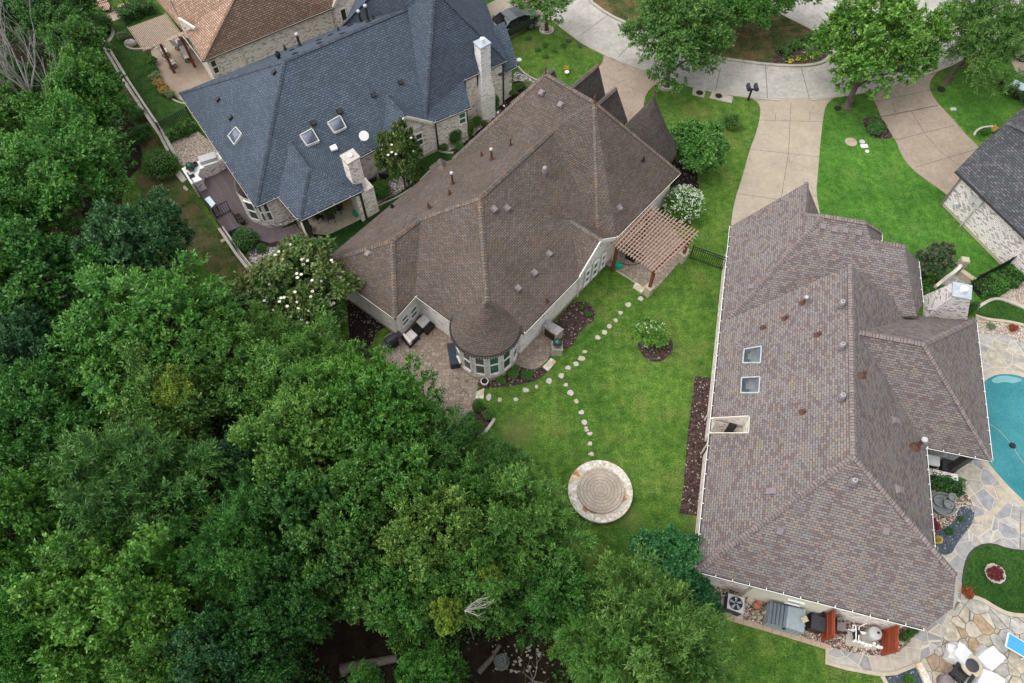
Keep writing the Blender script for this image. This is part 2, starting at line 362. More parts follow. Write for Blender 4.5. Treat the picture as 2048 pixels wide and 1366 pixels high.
M['shed_roof_l'] = mottle('shed_roof_pale', (.25, .30, .33), .1, 2, .6)
M['rust'] = mottle('rust_red_painted_wood', (.27, .055, .025), .15, 5, .7)
M['wood_red'] = mottle('red_brown_timber', (.16, .050, .026), .25, 3, .75)
M['slat'] = mottle('weathered_pergola_slat', (.42, .285, .22), .2, 3, .8)
M['slat_b'] = mottle('pinkish_timber_slat', (.34, .25, .20), .2, 3, .8)
M['cloth'] = mottle('pale_cushion_fabric', (.66, .64, .61), .08, 4, .95)
M['cover'] = mottle('white_furniture_cover', (.60, .61, .61), .06, 2, .8)
M['green_egg'] = mottle('dark_green_enamel', (.010, .055, .045), .2, 6, .25, spec=.6)
M['granite'] = mottle('grey_granite', (.30, .29, .28), .45, 5, .4)
M['terracotta'] = mottle('terracotta', (.42, .16, .09), .15, 4)
M['logwood'] = mottle('grey_fallen_log', (.13, .115, .10), .3, 6, .95, .6)
M['bark'] = mottle('bark', (.11, .085, .065), .35, 6, .95, .8)
M['deadwood'] = mottle('bleached_dead_wood', (.28, .265, .245), .25, 6, .95, .4)
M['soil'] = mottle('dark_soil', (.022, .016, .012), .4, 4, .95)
M['tstone'] = mottle('grey_cast_stone', (.16, .175, .175), .2, 6, .9, .4)
M['blue_sling'] = mottle('bright_blue_sling', (.06, .32, .68), .06, 3, .7)
M['yellow'] = mottle('yellow_paint', (.75, .55, .03), .1)
M['teal'] = mottle('emerald_plastic', (.01, .30, .17), .1)
M['glasstop'] = mottle('frosted_glass_top', (.45, .56, .58), .06, 3, .2, spec=.7)
M['pot'] = mottle('dark_brown_pot', (.035, .025, .022), .2, 4, .5)
def deckmat():
    s = N('dark_mauve_decking', .65, .35); uv = s.co('UV'); b = s.n('TexBrick'); b.offset = .37
    for k, v in (('Scale', 1), ('Brick Width', 4.5), ('Row Height', .17), ('Mortar Size', .012), ('Bias', 0)): b.inputs[k].default_value = v
    b.inputs['Color1'].default_value = (.082, .062, .070, 1); b.inputs['Color2'].default_value = (.112, .086, .094, 1); b.inputs['Mortar'].default_value = (.012, .010, .011, 1)
    s.l(uv, b.inputs['Vector']); s.bump(b.outputs['Fac'], .3, .01); return s.col(b.outputs['Color'])
M['deck'] = deckmat()
M['flag'] = cells('flagstone_paving', [(0, (.34, .31, .25)), (.2, (.28, .275, .265)), (.4, (.37, .33, .26)), (.55, (.25, .255, .265)), (.7, (.35, .34, .31)), (.88, (.30, .285, .24))], (.46, .42, .35, 1), 1.0, .022, blotch=.3)
M['flag_warm'] = cells('warm_flagstone_paving', [(0, (.36, .32, .25)), (.2, (.33, .24, .155)), (.3, (.32, .31, .27)), (.5, (.40, .36, .28)), (.65, (.36, .355, .32)), (.84, (.26, .19, .14)), (.9, (.36, .32, .24))], (.13, .11, .09, 1), 1.15, .02, blotch=.35)
M['flag_grey'] = cells('grey_flagstone_walk', [(0, (.28, .275, .265)), (.3, (.34, .325, .30)), (.55, (.24, .235, .23)), (.75, (.36, .32, .27))], (.48, .44, .36, 1), 1.0, .016)
M['cobble'] = cells('fan_cobble_paving', [(0, (.235, .185, .15)), (.25, (.29, .235, .19)), (.5, (.255, .205, .17)), (.75, (.32, .26, .21))], (.135, .105, .083, 1), 3.4, .045, .85, .2, .6, .15)
M['rubble'] = cells('rubble_stone', [(0, (.52, .48, .40)), (.3, (.58, .55, .49)), (.5, (.50, .39, .25)), (.62, (.54, .51, .45)), (.8, (.36, .20, .12)), (.88, (.56, .53, .47))], (.40, .35, .27, 1), 2.0, .025, blotch=.4)
M['gravel'] = cells('river_gravel', [(0, (.42, .30, .21)), (.2, (.52, .45, .37)), (.4, (.20, .13, .10)), (.55, (.60, .54, .46)), (.75, (.36, .28, .22)), (.9, (.10, .07, .06))], (.05, .035, .028, 1), 9, .09, rnd=1)
M['gravel_p'] = cells('pale_gravel', [(0, (.46, .38, .30)), (.25, (.56, .50, .43)), (.5, (.36, .29, .23)), (.7, (.62, .57, .50)), (.9, (.2, .15, .12))], (.12, .09, .07, 1), 11, .07)
M['slatechip'] = cells('blue_slate_chippings', [(0, (.05, .07, .09)), (.4, (.09, .12, .15)), (.7, (.065, .085, .105)), (.9, (.30, .33, .35))], (.02, .025, .03, 1), 12, .08)
M['stone_w'] = cells('white_rock_mulch', [(0, (.42, .38, .36)), (.3, (.60, .56, .53)), (.6, (.26, .22, .21)), (.8, (.66, .63, .60))], (.06, .045, .04, 1), 6, .09)
def mulch(name, k=1.0):
    s = N(name, .95, .1); v = s.n('TexVoronoi', feature='F1'); v.inputs['Scale'].default_value = 11; s.l(s.co(), v.inputs['Vector'])
    sep = s.n('SeparateColor'); s.l(v.outputs['Color'], sep.inputs[0])
    c = s.ramp(sep.outputs[1], [(0, (.035 * k, .022 * k, .020 * k)), (.35, (.065 * k, .042 * k, .038 * k)), (.7, (.09 * k, .06 * k, .054 * k)), (.95, (.30, .25, .23))], 'CONSTANT')
    n = s.noise(3, 5); c = s.mix(c, s.ramp(n, [(.3, (.65,) * 3), (.7, (1.3,) * 3)]), 1.0, 'MULTIPLY'); s.bump(v.outputs['Distance'], .6, .04); return s.col(c)
M['mulch'] = mulch('brown_bark_mulch')
M['mulch_d'] = mulch('dark_bark_mulch', .45)
def polar(name):
    s = N(name, .85, .25); sep = s.n('SeparateXYZ'); s.l(s.co(), sep.inputs[0])
    r = s.math('SQRT', s.math('ADD', s.math('MULTIPLY', sep.outputs[0], sep.outputs[0]), s.math('MULTIPLY', sep.outputs[1], sep.outputs[1])))
    th = s.math('ARCTAN2', sep.outputs[1], sep.outputs[0]); cm = s.n('CombineXYZ')
    s.l(s.math('MULTIPLY', th, 1.9), cm.inputs[0]); s.l(r, cm.inputs[1]); b = s.n('TexBrick')
    for k, v in (('Scale', 1), ('Brick Width', .42), ('Row Height', .24), ('Mortar Size', .016), ('Bias', 0)): b.inputs[k].default_value = v
    b.inputs['Color1'].default_value = (.33, .28, .23, 1); b.inputs['Color2'].default_value = (.40, .345, .285, 1); b.inputs['Mortar'].default_value = (.17, .14, .115, 1)
    s.l(cm.outputs[0], b.inputs['Vector']); n = s.noise(1.2, 5)
    c = s.mix(b.outputs['Color'], s.ramp(n, [(.3, (.85,) * 3), (.7, (1.12,) * 3)]), 1.0, 'MULTIPLY'); s.bump(b.outputs['Fac'], -.3, .01); return s.col(c)
M['polar'] = polar('circular_pavers')
def water():
    s = N('pool_water', .08, .5); n = s.noise(.35, 4); f = s.noise(7, 3)
    c = s.ramp(n, [(.3, (.022, .165, .19)), (.7, (.05, .235, .26))]); c = s.mix(c, s.ramp(f, [(.35, (.88,) * 3), (.65, (1.12,) * 3)]), 1.0, 'MULTIPLY')
    s.bump(s.noise(4, 3), .08, .03); return s.col(c)
M['water'] = water()
def glass(name, c, rough=.08):
    s = N(name, rough, .8); n = s.noise(1.5, 3); return s.col(s.ramp(n, [(.3, g3(c, .7)), (.7, g3(c, 1.4))]))
M['glass'] = glass('window_glass', (.05, .065, .065)); M['glass_green'] = glass('green_tinted_glass', (.045, .13, .11))
M['glass_sky'] = glass('skylight_glass', (.07, .085, .12), .15)
M['screen'] = mottle('dark_green_insect_screen', (.035, .045, .035), .15, 3, .7)
M['paint_dark'] = N('dark_slate_car_paint', .25, .6, .5).col((.045, .062, .066, 1)); M['paint_dark'].node_tree.nodes['Principled BSDF'].inputs['Coat Weight'].default_value = .8
M['paint_white'] = N('white_car_paint', .25, .6).col((.7, .71, .72, 1)); M['paint_white'].node_tree.nodes['Principled BSDF'].inputs['Coat Weight'].default_value = .8
M['car_glass'] = N('car_glass', .05, .9).col((.012, .015, .016, 1))
M['tyre'] = mottle('tyre_rubber', (.015, .015, .015), .2)
M['rim'] = mottle('alloy_rim', (.45, .45, .46), .1, 4, .3, metal=.8)
M['tail'] = N('tail_lamp_red', .2, .6).col((.35, .01, .01, 1))
M['lampglobe'] = mottle('milky_lamp_globe', (.80, .79, .66), .04, 4, .4)
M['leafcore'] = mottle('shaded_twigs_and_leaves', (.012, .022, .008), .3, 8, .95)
L_ = {}
L_['mid'] = leafmat('leaves_mid', (0.025, 0.090, 0.016, 1), (0.062, 0.185, 0.027, 1), (0.168, 0.336, 0.062, 1))
L_['bright'] = leafmat('leaves_bright', (0.024, 0.093, 0.012, 1), (0.066, 0.206, 0.024, 1), (0.186, 0.371, 0.064, 1))
L_['dark'] = leafmat('leaves_dark', (0.019, 0.074, 0.017, 1), (0.046, 0.144, 0.026, 1), (0.114, 0.252, 0.053, 1))
L_['blue'] = leafmat('leaves_blue_green', (.014, .058, .020, 1), (.036, .118, .040, 1), (.100, .220, .085, 1))
L_['olive'] = leafmat('leaves_olive', (0.027, 0.089, 0.015, 1), (0.074, 0.179, 0.029, 1), (0.215, 0.352, 0.079, 1))
L_['yellow'] = leafmat('leaves_yellowing', (.05, .12, .014, 1), (.12, .22, .025, 1), (.30, .40, .05, 1))
L_['magnolia'] = leafmat('leaves_magnolia', (.018, .055, .012, 1), (.045, .105, .02, 1), (.16, .165, .06, 1), .1, .5, .3)
L_['fig'] = leafmat('leaves_fig', (.014, .085, .022, 1), (.040, .170, .045, 1), (.10, .30, .09, 1))
L_['box'] = leafmat('leaves_boxwood', (.024, .085, .012, 1), (.055, .160, .020, 1), (.12, .27, .04, 1))
L_['gold'] = leafmat('leaves_gold', (.30, .22, .02, 1), (.55, .42, .05, 1), (.8, .62, .10, 1))
L_['peach'] = leafmat('leaves_peach', (.25, .22, .05, 1), (.50, .33, .10, 1), (.75, .48, .20, 1))
L_['varieg'] = leafmat('leaves_variegated', (.06, .12, .04, 1), (.20, .28, .12, 1), (.5, .55, .3, 1))
L_['red'] = leafmat('leaves_dark_red', (.08, .01, .012, 1), (.18, .03, .035, 1), (.38, .08, .09, 1))
L_['rusty'] = leafmat('leaves_rusty_red', (.12, .03, .015, 1), (.30, .07, .03, 1), (.5, .14, .05, 1))
L_['crape'] = leafmat('leaves_crape', (.024, .075, .030, 1), (.055, .125, .050, 1), (.24, .20, .11, 1))
L_['white'] = leafmat('blossom_white', (.45, .50, .38, 1), (.62, .66, .52, 1), (.8, .82, .74, 1), .2)
# ---------------- foliage ----------------
def unit(a): return a / np.maximum(np.linalg.norm(a, axis=1, keepdims=True), 1e-6)
def leafmesh(name, C, D, tint, L, W, rng, spread=.7):
    n = len(C); L = L * rng.uniform(.7, 1.25, (n, 1)); W = W * rng.uniform(.7, 1.25, (n, 1))
    a = unit(D * .55 + rng.normal(size=(n, 3)) * .55 + np.array([0, 0, -.08]))
    nn = unit(D * .7 + np.array([0, 0, .55]) + rng.normal(size=(n, 3)) * spread * .6)
    sd_ = unit(np.cross(a, nn))
    V = np.stack([C, C + a * L * .45 + sd_ * W / 2, C + a * L, C + a * L * .45 - sd_ * W / 2], 1).reshape(-1, 3)
    me = bpy.data.meshes.new(name); me.vertices.add(4 * n); me.loops.add(4 * n); me.polygons.add(n)
    me.vertices.foreach_set('co', V.astype(np.float32).ravel()); me.loops.foreach_set('vertex_index', np.arange(4 * n, dtype=np.int32))
    me.polygons.foreach_set('loop_start', np.arange(0, 4 * n, 4, dtype=np.int32))
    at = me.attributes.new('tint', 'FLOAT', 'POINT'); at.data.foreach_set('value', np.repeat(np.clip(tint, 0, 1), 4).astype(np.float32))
    me.update(calc_edges=True); return me
def sphere_dirs(n, rng, zmin=-1.0):
    i = np.arange(n) + .5; z = 1 - (1 - zmin) * i / n; t = np.pi * (1 + 5 ** .5) * i + rng.uniform(0, 6)
    r = np.sqrt(1 - z * z); d = np.stack([r * np.cos(t), r * np.sin(t), z], 1)
    return unit(d + rng.normal(size=(n, 3)) * .16)
CR = {}
def crown_mesh(key, seed, lobes=80, sprays=30, per=14, L=.045, W=.02, lobe=(.13, .22), zs=.8, zmin=-.45, stray=.12, shell=(.50, .95), droop=0, uneven=.18, stretch=1.7):
    """boughs reaching outward, each a ragged tuft of twigs, with gaps between the boughs"""
    if key in CR: return CR[key]
    rng = np.random.default_rng(seed); d = sphere_dirs(lobes, rng, zmin)
    ph = rng.uniform(0, 6.28, 4); az_ = np.arctan2(d[:, 1], d[:, 0])
    k_ = 1 + uneven * .5 * np.sin(2 * az_ + ph[0]) + uneven * np.sin(3 * az_ + ph[1]) + uneven * .6 * np.sin(5 * az_ + ph[2]) + uneven * .6 * np.sin(4 * d[:, 2] + ph[3])
    rr = (shell[0] + (shell[1] - shell[0]) * rng.random(lobes) ** .6) * np.clip(k_, .6, 1.3)
    rr = np.where(rng.random(lobes) < .14, rr * .5, rr)
    lp = d * rr[:, None]; lr = rng.uniform(*lobe, lobes); lt = rng.uniform(0, 1, lobes); la = unit(d + np.array([0, 0, .35]) + rng.normal(size=(lobes, 3)) * .3)
    S = lobes * sprays; li = np.repeat(np.arange(lobes), sprays)
    sd2 = unit(rng.normal(size=(S, 3)) + la[li] * .5 + np.array([0, 0, .35]))
    off = sd2 * (lr[li] * rng.uniform(.5, 1.05, S))[:, None]; al = (off * la[li]).sum(1, keepdims=True); off = off + la[li] * al * (stretch - 1)
    sp = lp[li] + off
    ax = unit(sd2 * .5 + la[li] * .9 + rng.normal(size=(S, 3)) * .3 + np.array([0, 0, .1 - droop]))
    stv = rng.uniform(0, 1, S); n = S * per; si = np.repeat(np.arange(S), per); t = np.tile(np.linspace(0, 1, per), S)
    C = sp[si] + ax[si] * (t * stray * rng.uniform(.6, 1.2, n))[:, None] + rng.normal(size=(n, 3)) * .010 - np.array([0, 0, 1]) * (t ** 2 * droop * stray * .8)[:, None]
    D = unit(ax[si] * .5 + sd2[si] * .6)
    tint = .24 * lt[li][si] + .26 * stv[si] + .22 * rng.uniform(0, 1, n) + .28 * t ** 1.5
    C[:, 2] *= zs; C *= .92
    CR[key] = leafmesh(key, C, D, tint, L, W, rng); return CR[key]
def ball_mesh(key, seed, n=3500, L=.11, W=.06, zs=1.0, rough=.05, zmin=-.7):
    if key in CR: return CR[key]
    rng = np.random.default_rng(seed); d = unit(rng.normal(size=(n, 3))); d = d[d[:, 2] > zmin]; n = len(d)
    k = rng.normal(size=(5, 3)) * 3; b = np.sin(d @ k.T + rng.uniform(0, 6, 5)).sum(1) / 5
    C = d * (rng.uniform(.72, 1.0, n) * (1 + rough * 2.2 * b))[:, None] * .94; C[:, 2] *= zs
    CR[key] = leafmesh(key, C, d, .5 + .35 * b + rng.uniform(-.4, .4, n), L, W, rng, .9); return CR[key]
def trunk_mesh(key, seed, n_limb=7, r=.065, multi=False, twigs=3, spread=.7):
    if key in CR: return CR[key]
    rnd = random.Random(seed); mb = MB()
    def limb(a, b, r0, r1, k=4, wob=.05):
        pts = [Vector(a).lerp(Vector(b), i / k) + Vector((rnd.uniform(-wob, wob), rnd.uniform(-wob, wob), 0)) * (0 < i < k) for i in range(k + 1)]
        mb.tube(pts, r0, 6, r1); return pts
    if not multi: main = limb((0, 0, -.02), (rnd.uniform(-.05, .05), rnd.uniform(-.05, .05), 1.05), r, r * .35, 6, .02)
    for i in range(n_limb):
        t = 2 * math.pi * i / n_limb + rnd.uniform(-.3, .3); q = rnd.uniform(.45, 1.0) * spread
        st_ = (0, 0, 0) if multi else main[rnd.choice((2, 3, 4))]
        e = Vector((math.cos(t) * q, math.sin(t) * q, rnd.uniform(.85, 1.3)))
        pts = limb(st_, e, r * .5, r * .16, 4, .05)
        for j in range(twigs):
            s0 = pts[rnd.choice((2, 3, 4))]; limb(s0, s0 + Vector((rnd.uniform(-.3, .3), rnd.uniform(-.3, .3), rnd.uniform(.05, .3))), r * .18, r * .05, 3, .03)
    o = mb.build('tmp_' + key, M['bark'], loc=(0, 0, 0)); CR[key] = o.data; bpy.data.objects.remove(o); return CR[key]
def meshobj(name, me, mat, parent, loc, sc, rz=0):
    o = bpy.data.objects.new(name, me); COL.objects.link(o)
    if parent is not None: o.parent = parent
    o.location = loc; o.scale = sc; o.rotation_euler = (0, 0, rz)
    if not me.materials: me.materials.append(mat)
    o.material_slots[0].link = 'OBJECT'; o.material_slots[0].material = mat
    return o
NC = 0
def tree(px, py, rpx, mat, label, ztop=10, zr=None, var='a', name='tree', cat='tree', group=None, base=None, rz=None, fy=1.0, trunk='t1', bark='bark', trk=1.0):
    """crown seen centred on photo point px,py with half width rpx; stands on the ground below it"""
    global NC; NC += 1; rnd = random.Random(NC * 13 + 5)
    ztop *= .8; zr_ = zr * .78 if zr else ztop * .36
    zc = ztop - zr_; c = P(px, py, zc); R = rpx * mpp(px, py, zc)
    g = Vector((c.x, c.y, 0)) if base is None else P(*base, 0)
    r = root(name, g, label, cat, group)
    v = {'a': lambda: crown_mesh('crown_a', 1, 105, 26, 15, L=.052, W=.026), 'b': lambda: crown_mesh('crown_b', 2, 130, 24, 14, L=.048, W=.026, lobe=(.11, .19)),
         'c': lambda: crown_mesh('crown_c', 3, 95, 26, 17, L=.066, W=.016, droop=.45, stray=.18),
         'd': lambda: crown_mesh('crown_d', 4, 75, 30, 16, L=.060, W=.036, lobe=(.15, .25)),
         'e': lambda: crown_mesh('crown_e', 5, 120, 26, 15, L=.046, W=.021, lobe=(.11, .2), stray=.2, shell=(.4, 1.0)),
         'f': lambda: crown_mesh('crown_f', 6, 75, 30, 13, L=.085, W=.05, lobe=(.14, .24), stray=.12, shell=(.6, .9)),
         's': lambda: crown_mesh('crown_s', 7, 60, 26, 12, L=.105, W=.055, lobe=(.16, .26), stray=.14, stretch=1.2, shell=(.45, .85)),
         'w': lambda: crown_mesh('crown_w', 8, 60, 26, 10, L=.05, W=.026, lobe=(.12, .26), stray=.16, uneven=.25)}[var]()
    rz = rnd.uniform(0, 6.28) if rz is None else rz
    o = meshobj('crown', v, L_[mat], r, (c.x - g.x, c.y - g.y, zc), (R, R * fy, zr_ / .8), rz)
    tm = trunk_mesh('trunk_' + trunk, {'t1': 21, 't2': 22, 't3': 23}[trunk], multi=(trunk == 't3'))
    if base is None: meshobj('trunk', tm, M[bark], r, (0, 0, 0), (R * trk, R * trk, zc), rz)
    else:
        mb = MB(); A = Vector(g); B = Vector((c.x, c.y, zc)); k = .062 * R * trk
        pts = [A.lerp(B, t) + Vector((rnd.uniform(-1, 1), rnd.uniform(-1, 1), 0)) * k * .5 * (0 < t < 1) for t in (0, .12, .3, .5, .75, 1)]
        mb.lathe(A + Vector((0, 0, -.05)), [(k * 2.0, 0), (k * 1.35, .12), (k * 1.02, .45), (k, .7)], 9); mb.tube(pts, k, 9, k * .45)
        for i in range(8):
            t = i * .785 + rnd.uniform(-.3, .3); s0 = pts[rnd.choice((2, 3, 4))]; e = B + Vector((math.cos(t) * R * .7, math.sin(t) * R * .7, rnd.uniform(-.2, .45) * zr_))
            mid = s0.lerp(e, .5) + Vector((0, 0, -.2)); mb.tube([s0, s0.lerp(mid, .5), mid, e], k * .5, 6, k * .12)
        mb.build('trunk', M[bark], r, smooth=True)
    return r
def bush(px, py, rpx, mat, label, h=None, name='shrub', cat='shrub', group=None, kind='ball', z0=0.0, flat=1.0, blossoms=None):
    """px,py = centre of the visible ball; rpx = half width"""
    global NC; NC += 1
    R = rpx * mpp(px, py, .5); h = h * .85 if h else R * 1.7; z0 *= .85; zc = z0 + h * .5; c = P(px, py, zc)
    me = {'ball': lambda: ball_mesh('leaf_ball', 31), 'loose': lambda: crown_mesh('crown_s', 7, 60, 26, 12, L=.105, W=.055, lobe=(.16, .26), stray=.14, stretch=1.2, shell=(.45, .85)),
          'spiky': lambda: ball_mesh('leaf_spiky', 33, 900, .7, .07, .8, .15), 'fine': lambda: ball_mesh('leaf_fine', 34, 9000, .07, .035, 1, .06)}[kind]()
    r = root(name, (c.x, c.y, z0), label, cat, group)
    o = meshobj('foliage', me, L_[mat], r, (0, 0, h * .5), (R, R, h * .52), NC * 1.7)
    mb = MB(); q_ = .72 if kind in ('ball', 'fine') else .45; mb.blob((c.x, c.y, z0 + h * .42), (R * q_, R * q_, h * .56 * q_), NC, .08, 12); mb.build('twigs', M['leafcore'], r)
    if blossoms:
        bl, k, s_ = blossoms; rng = np.random.default_rng(NC); d = unit(rng.normal(size=(k * 3, 3)) + np.array([0, 0, .6])); d = d[:k]
        C = d * np.array([R, R, h * .52]) * rng.uniform(.85, 1.03, (len(d), 1)) + np.array([0, 0, h * .5])
        C = np.repeat(C, 6, 0) + rng.normal(size=(len(C) * 6, 3)) * s_ * .4
        meshobj('blossoms', leafmesh('blossoms', C, np.repeat(d, 6, 0), rng.uniform(0, 1, len(C)), s_, s_ * .6, rng), L_[bl], r, (0, 0, 0), (1, 1, 1))
    return r
def hedge(path, width, h, mat, label, name='hedge', cat='hedge', group=None, z0=0, L=.13, W=.075, dens=560, closed_top=.06):
    """leafy block following a ground path (world points)"""
    global NC; NC += 1; width *= .78; h *= .85; rng = np.random.default_rng(NC + 900); path = [Vector(p) for p in path]
    Cs, Ds = [], []
    for a, b in zip(path, path[1:]):
        d = (b - a); l = d.length; d.normalize(); s = Vector((-d.y, d.x, 0)); n = int(l * (width + 2 * h) * dens)
        t = rng.uniform(-.15, l + .15, n); q = rng.uniform(-(width / 2 + h), width / 2 + h, n)
        lat = np.clip(q, -width / 2, width / 2); z = np.where(np.abs(q) > width / 2, h - (np.abs(q) - width / 2), h)
        nx = np.where(np.abs(q) > width / 2, np.sign(q), 0); nz = np.where(np.abs(q) > width / 2, .25, 1)
        bmp = .09 * np.sin(t * 3.1 + NC) + .07 * np.sin(t * 7 + q * 4) - rng.uniform(0, .12, n)
        lat = lat + nx * bmp; z = z + (nz > .5) * bmp
        Cs.append(np.stack([a.x + d.x * t + s.x * lat, a.y + d.y * t + s.y * lat, z + z0], 1)); Ds.append(np.stack([s.x * nx, s.y * nx, nz], 1))
    C = np.concatenate(Cs); D = unit(np.concatenate(Ds) + rng.normal(size=(len(C), 3)) * .3)
    g = sum(path, Vector()) / len(path); g.z = z0; r = root(name, g, label, cat, group)
    C = C - np.array(g); t = .5 + .25 * np.sin(C[:, 0] * 2.1) * np.sin(C[:, 1] * 2.7) + rng.uniform(-.4, .4, len(C))
    meshobj('foliage', leafmesh('foliage', C, D, t, L, W, rng), L_[mat], r, (0, 0, 0), (1, 1, 1))
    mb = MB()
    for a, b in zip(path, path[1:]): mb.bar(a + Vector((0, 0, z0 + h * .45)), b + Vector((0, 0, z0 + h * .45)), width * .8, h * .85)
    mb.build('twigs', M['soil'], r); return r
# ---------------- ground sheets ----------------
def sheet(name, pts, mat, z, kind='structure', world=False, **tg):
    q = pts if world else PL(pts, 0); q = [Vector((p[0], p[1], z)) for p in q]
    return MB().tris(q).build(name, mat, loc=(0, 0, 0), kind=kind, **tg)
def smooth(pts, k=2, closed=True):
    for _ in range(k):
        n = len(pts); o = []
        rng_ = range(n) if closed else range(n - 1)
        if not closed: o.append(pts[0])
        for i in rng_:
            a, b = pts[i], pts[(i + 1) % n]; o.append((a[0] * .75 + b[0] * .25, a[1] * .75 + b[1] * .25)); o.append((a[0] * .25 + b[0] * .75, a[1] * .25 + b[1] * .75))
        if not closed: o.append(pts[-1])
        pts = o
    return pts
def strip(name, pts, wd, h, mat, z0=-.02, off=0, **tg):
    """a raised band (kerb, edging) following photo points on the ground"""
    wd *= .78; q = PL(pts, 0); mb = MB(); n = len(q); L, R_ = [], []
    for i, p in enumerate(q):
        d = (q[min(i + 1, n - 1)] - q[max(i - 1, 0)]).normalized(); s = Vector((-d.y, d.x, 0)); L.append(p + s * (wd / 2 + off)); R_.append(p - s * (wd / 2 - off))
    u = 0
    for i in range(n - 1):
        a, b, c, d = L[i], R_[i], R_[i + 1], L[i + 1]; up = lambda p, z: (p.x, p.y, z)
        mb.poly([up(a, h), up(b, h), up(c, h), up(d, h)]); mb.poly([up(b, z0), up(c, z0), up(c, h), up(b, h)]); mb.poly([up(d, z0), up(a, z0), up(a, h), up(d, h)])
    mb.poly([up(L[0], z0), up(R_[0], z0), up(R_[0], h), up(L[0], h)]); mb.poly([up(R_[-1], z0), up(L[-1], z0), up(L[-1], h), up(R_[-1], h)])
    tg.setdefault('kind', 'structure')
    if tg['kind'] is None: tg.pop('kind')
    return mb.build(name, mat, loc=(0, 0, 0) if tg.get('kind') else None, **tg)
def jline(pts, wd=.035, z=.016, name='paving_joint'): return strip(name, pts, wd, z, M['joint'], z - .001)
big = 170
MB().poly([(-big, -60, 0), (big, -60, 0), (big, 240, 0), (-big, 240, 0)]).build('lawn', M['grass'], loc=(0, 0, 0), kind='structure')
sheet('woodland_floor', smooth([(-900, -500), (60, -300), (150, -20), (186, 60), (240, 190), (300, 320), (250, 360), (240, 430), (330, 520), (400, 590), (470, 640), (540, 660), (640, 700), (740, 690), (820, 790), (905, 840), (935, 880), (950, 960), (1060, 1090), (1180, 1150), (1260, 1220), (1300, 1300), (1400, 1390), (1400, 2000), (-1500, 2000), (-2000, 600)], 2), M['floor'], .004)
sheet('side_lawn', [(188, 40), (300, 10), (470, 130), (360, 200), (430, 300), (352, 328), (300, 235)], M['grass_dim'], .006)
sheet('side_lawn', [(600, 480), (760, 420), (870, 250), (960, 260), (900, 330), (640, 545)], M['grass_alley_shade'], .006)
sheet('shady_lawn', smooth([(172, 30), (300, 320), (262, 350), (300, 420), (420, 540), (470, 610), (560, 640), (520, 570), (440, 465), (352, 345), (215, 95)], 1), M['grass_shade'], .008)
sheet('front_lawn', [(1650, 202), (1720, 190), (1750, 215), (1800, 290), (1832, 352), (1900, 395), (2060, 515), (2300, 560), (2300, 640), (1900, 600), (1630, 500), (1630, 300)], M['grass_front'], .005)
sheet('front_lawn', smooth([(1858, 176), (1900, 142), (1960, 118), (2100, 60), (2400, 150), (2300, 400), (1958, 290), (1900, 228)], 1), M['grass_front'], .004)
# street and drives
near = [(1040, -60), (1075, 8), (1101, 36), (1128, 60), (1160, 84), (1185, 98), (1207, 109), (1250, 128), (1300, 148), (1340, 161), (1385, 174), (1440, 187), (1510, 197), (1560, 201), (1620, 200), (1665, 196), (1722, 188), (1790, 172), (1858, 148), (1900, 132), (1960, 100), (2020, 60), (2100, -20)]
sheet('road', smooth(near + [(2300, -200), (2100, -400), (1100, -400), (960, -200)], 1), M['road'], .008)
isl = smooth([(1140, -60), (1175, 0), (1215, 30), (1262, 52), (1330, 85), (1400, 108), (1445, 119), (1536, 131), (1600, 134), (1638, 129), (1655, 119), (1662, 105), (1655, 85), (1640, 69), (1555, 26), (1515, 0), (1480, -60), (1300, -160)], 1)
sheet('traffic_island', isl, M['grass_island'], .11)
strip('kerb', isl + isl[:1], .28, .13, M['kerb'])
isl2 = smooth([(1640, -40), (1652, -3), (1720, 10), (1770, 8), (1815, -6), (1820, -60)], 1, False)
sheet('traffic_island', isl2, M['grass_island'], .11); strip('kerb', isl2, .28, .13, M['kerb'])
sheet('planting_bed', smooth([(1532, 128), (1560, 108), (1620, 80), (1650, 90), (1656, 110), (1640, 124), (1600, 130)], 1), M['mulch'], .116)
strip('kerb', near[3:8], .22, .07, M['kerb']); strip('kerb', near[9:14], .22, .07, M['kerb']); strip('kerb', near[14:16], .2, .05, M['kerb'])
strip('kerb', near[18:21], .22, .07, M['kerb']); strip('kerb', near[:4], .22, .05, M['kerb'])
for a, b in (((1216, 30), (1159, 72)), ((1268, 80), (1236, 115)), ((1441, 135), (1430, 184)), ((1531, 131), (1535, 198)), ((1602, 134), (1619, 199)), ((1677, 3), (1655, 68)), ((1563, 18), (1556, 26)), ((1880, 5), (1960, 60))): jline([a, b], .05, .0135)
drvA = smooth([(1076, 5), (1101, 36), (1085, 52), (1060, 55), (1018, 78), (985, 90), (940, 60), (960, 16), (1000, -4), (1040, -20)], 0)
sheet('driveway', drvA, M['drive'], .012)
sheet('driveway', smooth([(1207, 106), (1250, 126), (1300, 146), (1334, 159), (1312, 168), (1292, 186), (1286, 215), (1300, 262), (1230, 300), (1130, 190), (1150, 168), (1198, 135), (1207, 120)], 1), M['drive_pink'], .012)
sheet('driveway', smooth([(1500, 196), (1516, 204), (1522, 222), (1514, 262), (1499, 300), (1486, 350), (1468, 405), (1460, 460), (1480, 520), (1650, 520), (1642, 440), (1632, 385), (1636, 345), (1641, 280), (1648, 222), (1655, 206), (1668, 196)], 1), M['drive'], .012)
drvE = [(1736, 186), (1752, 208), (1760, 230), (1776, 262), (1794, 285), (1799, 302), (1812, 325), (1835, 348), (1893, 388), (1925, 420), (1990, 340), (1960, 296), (1932, 270), (1896, 228), (1868, 198), (1857, 172), (1866, 152), (1880, 140)]
sheet('driveway', smooth(drvE, 1), M['drive_pink'], .012)
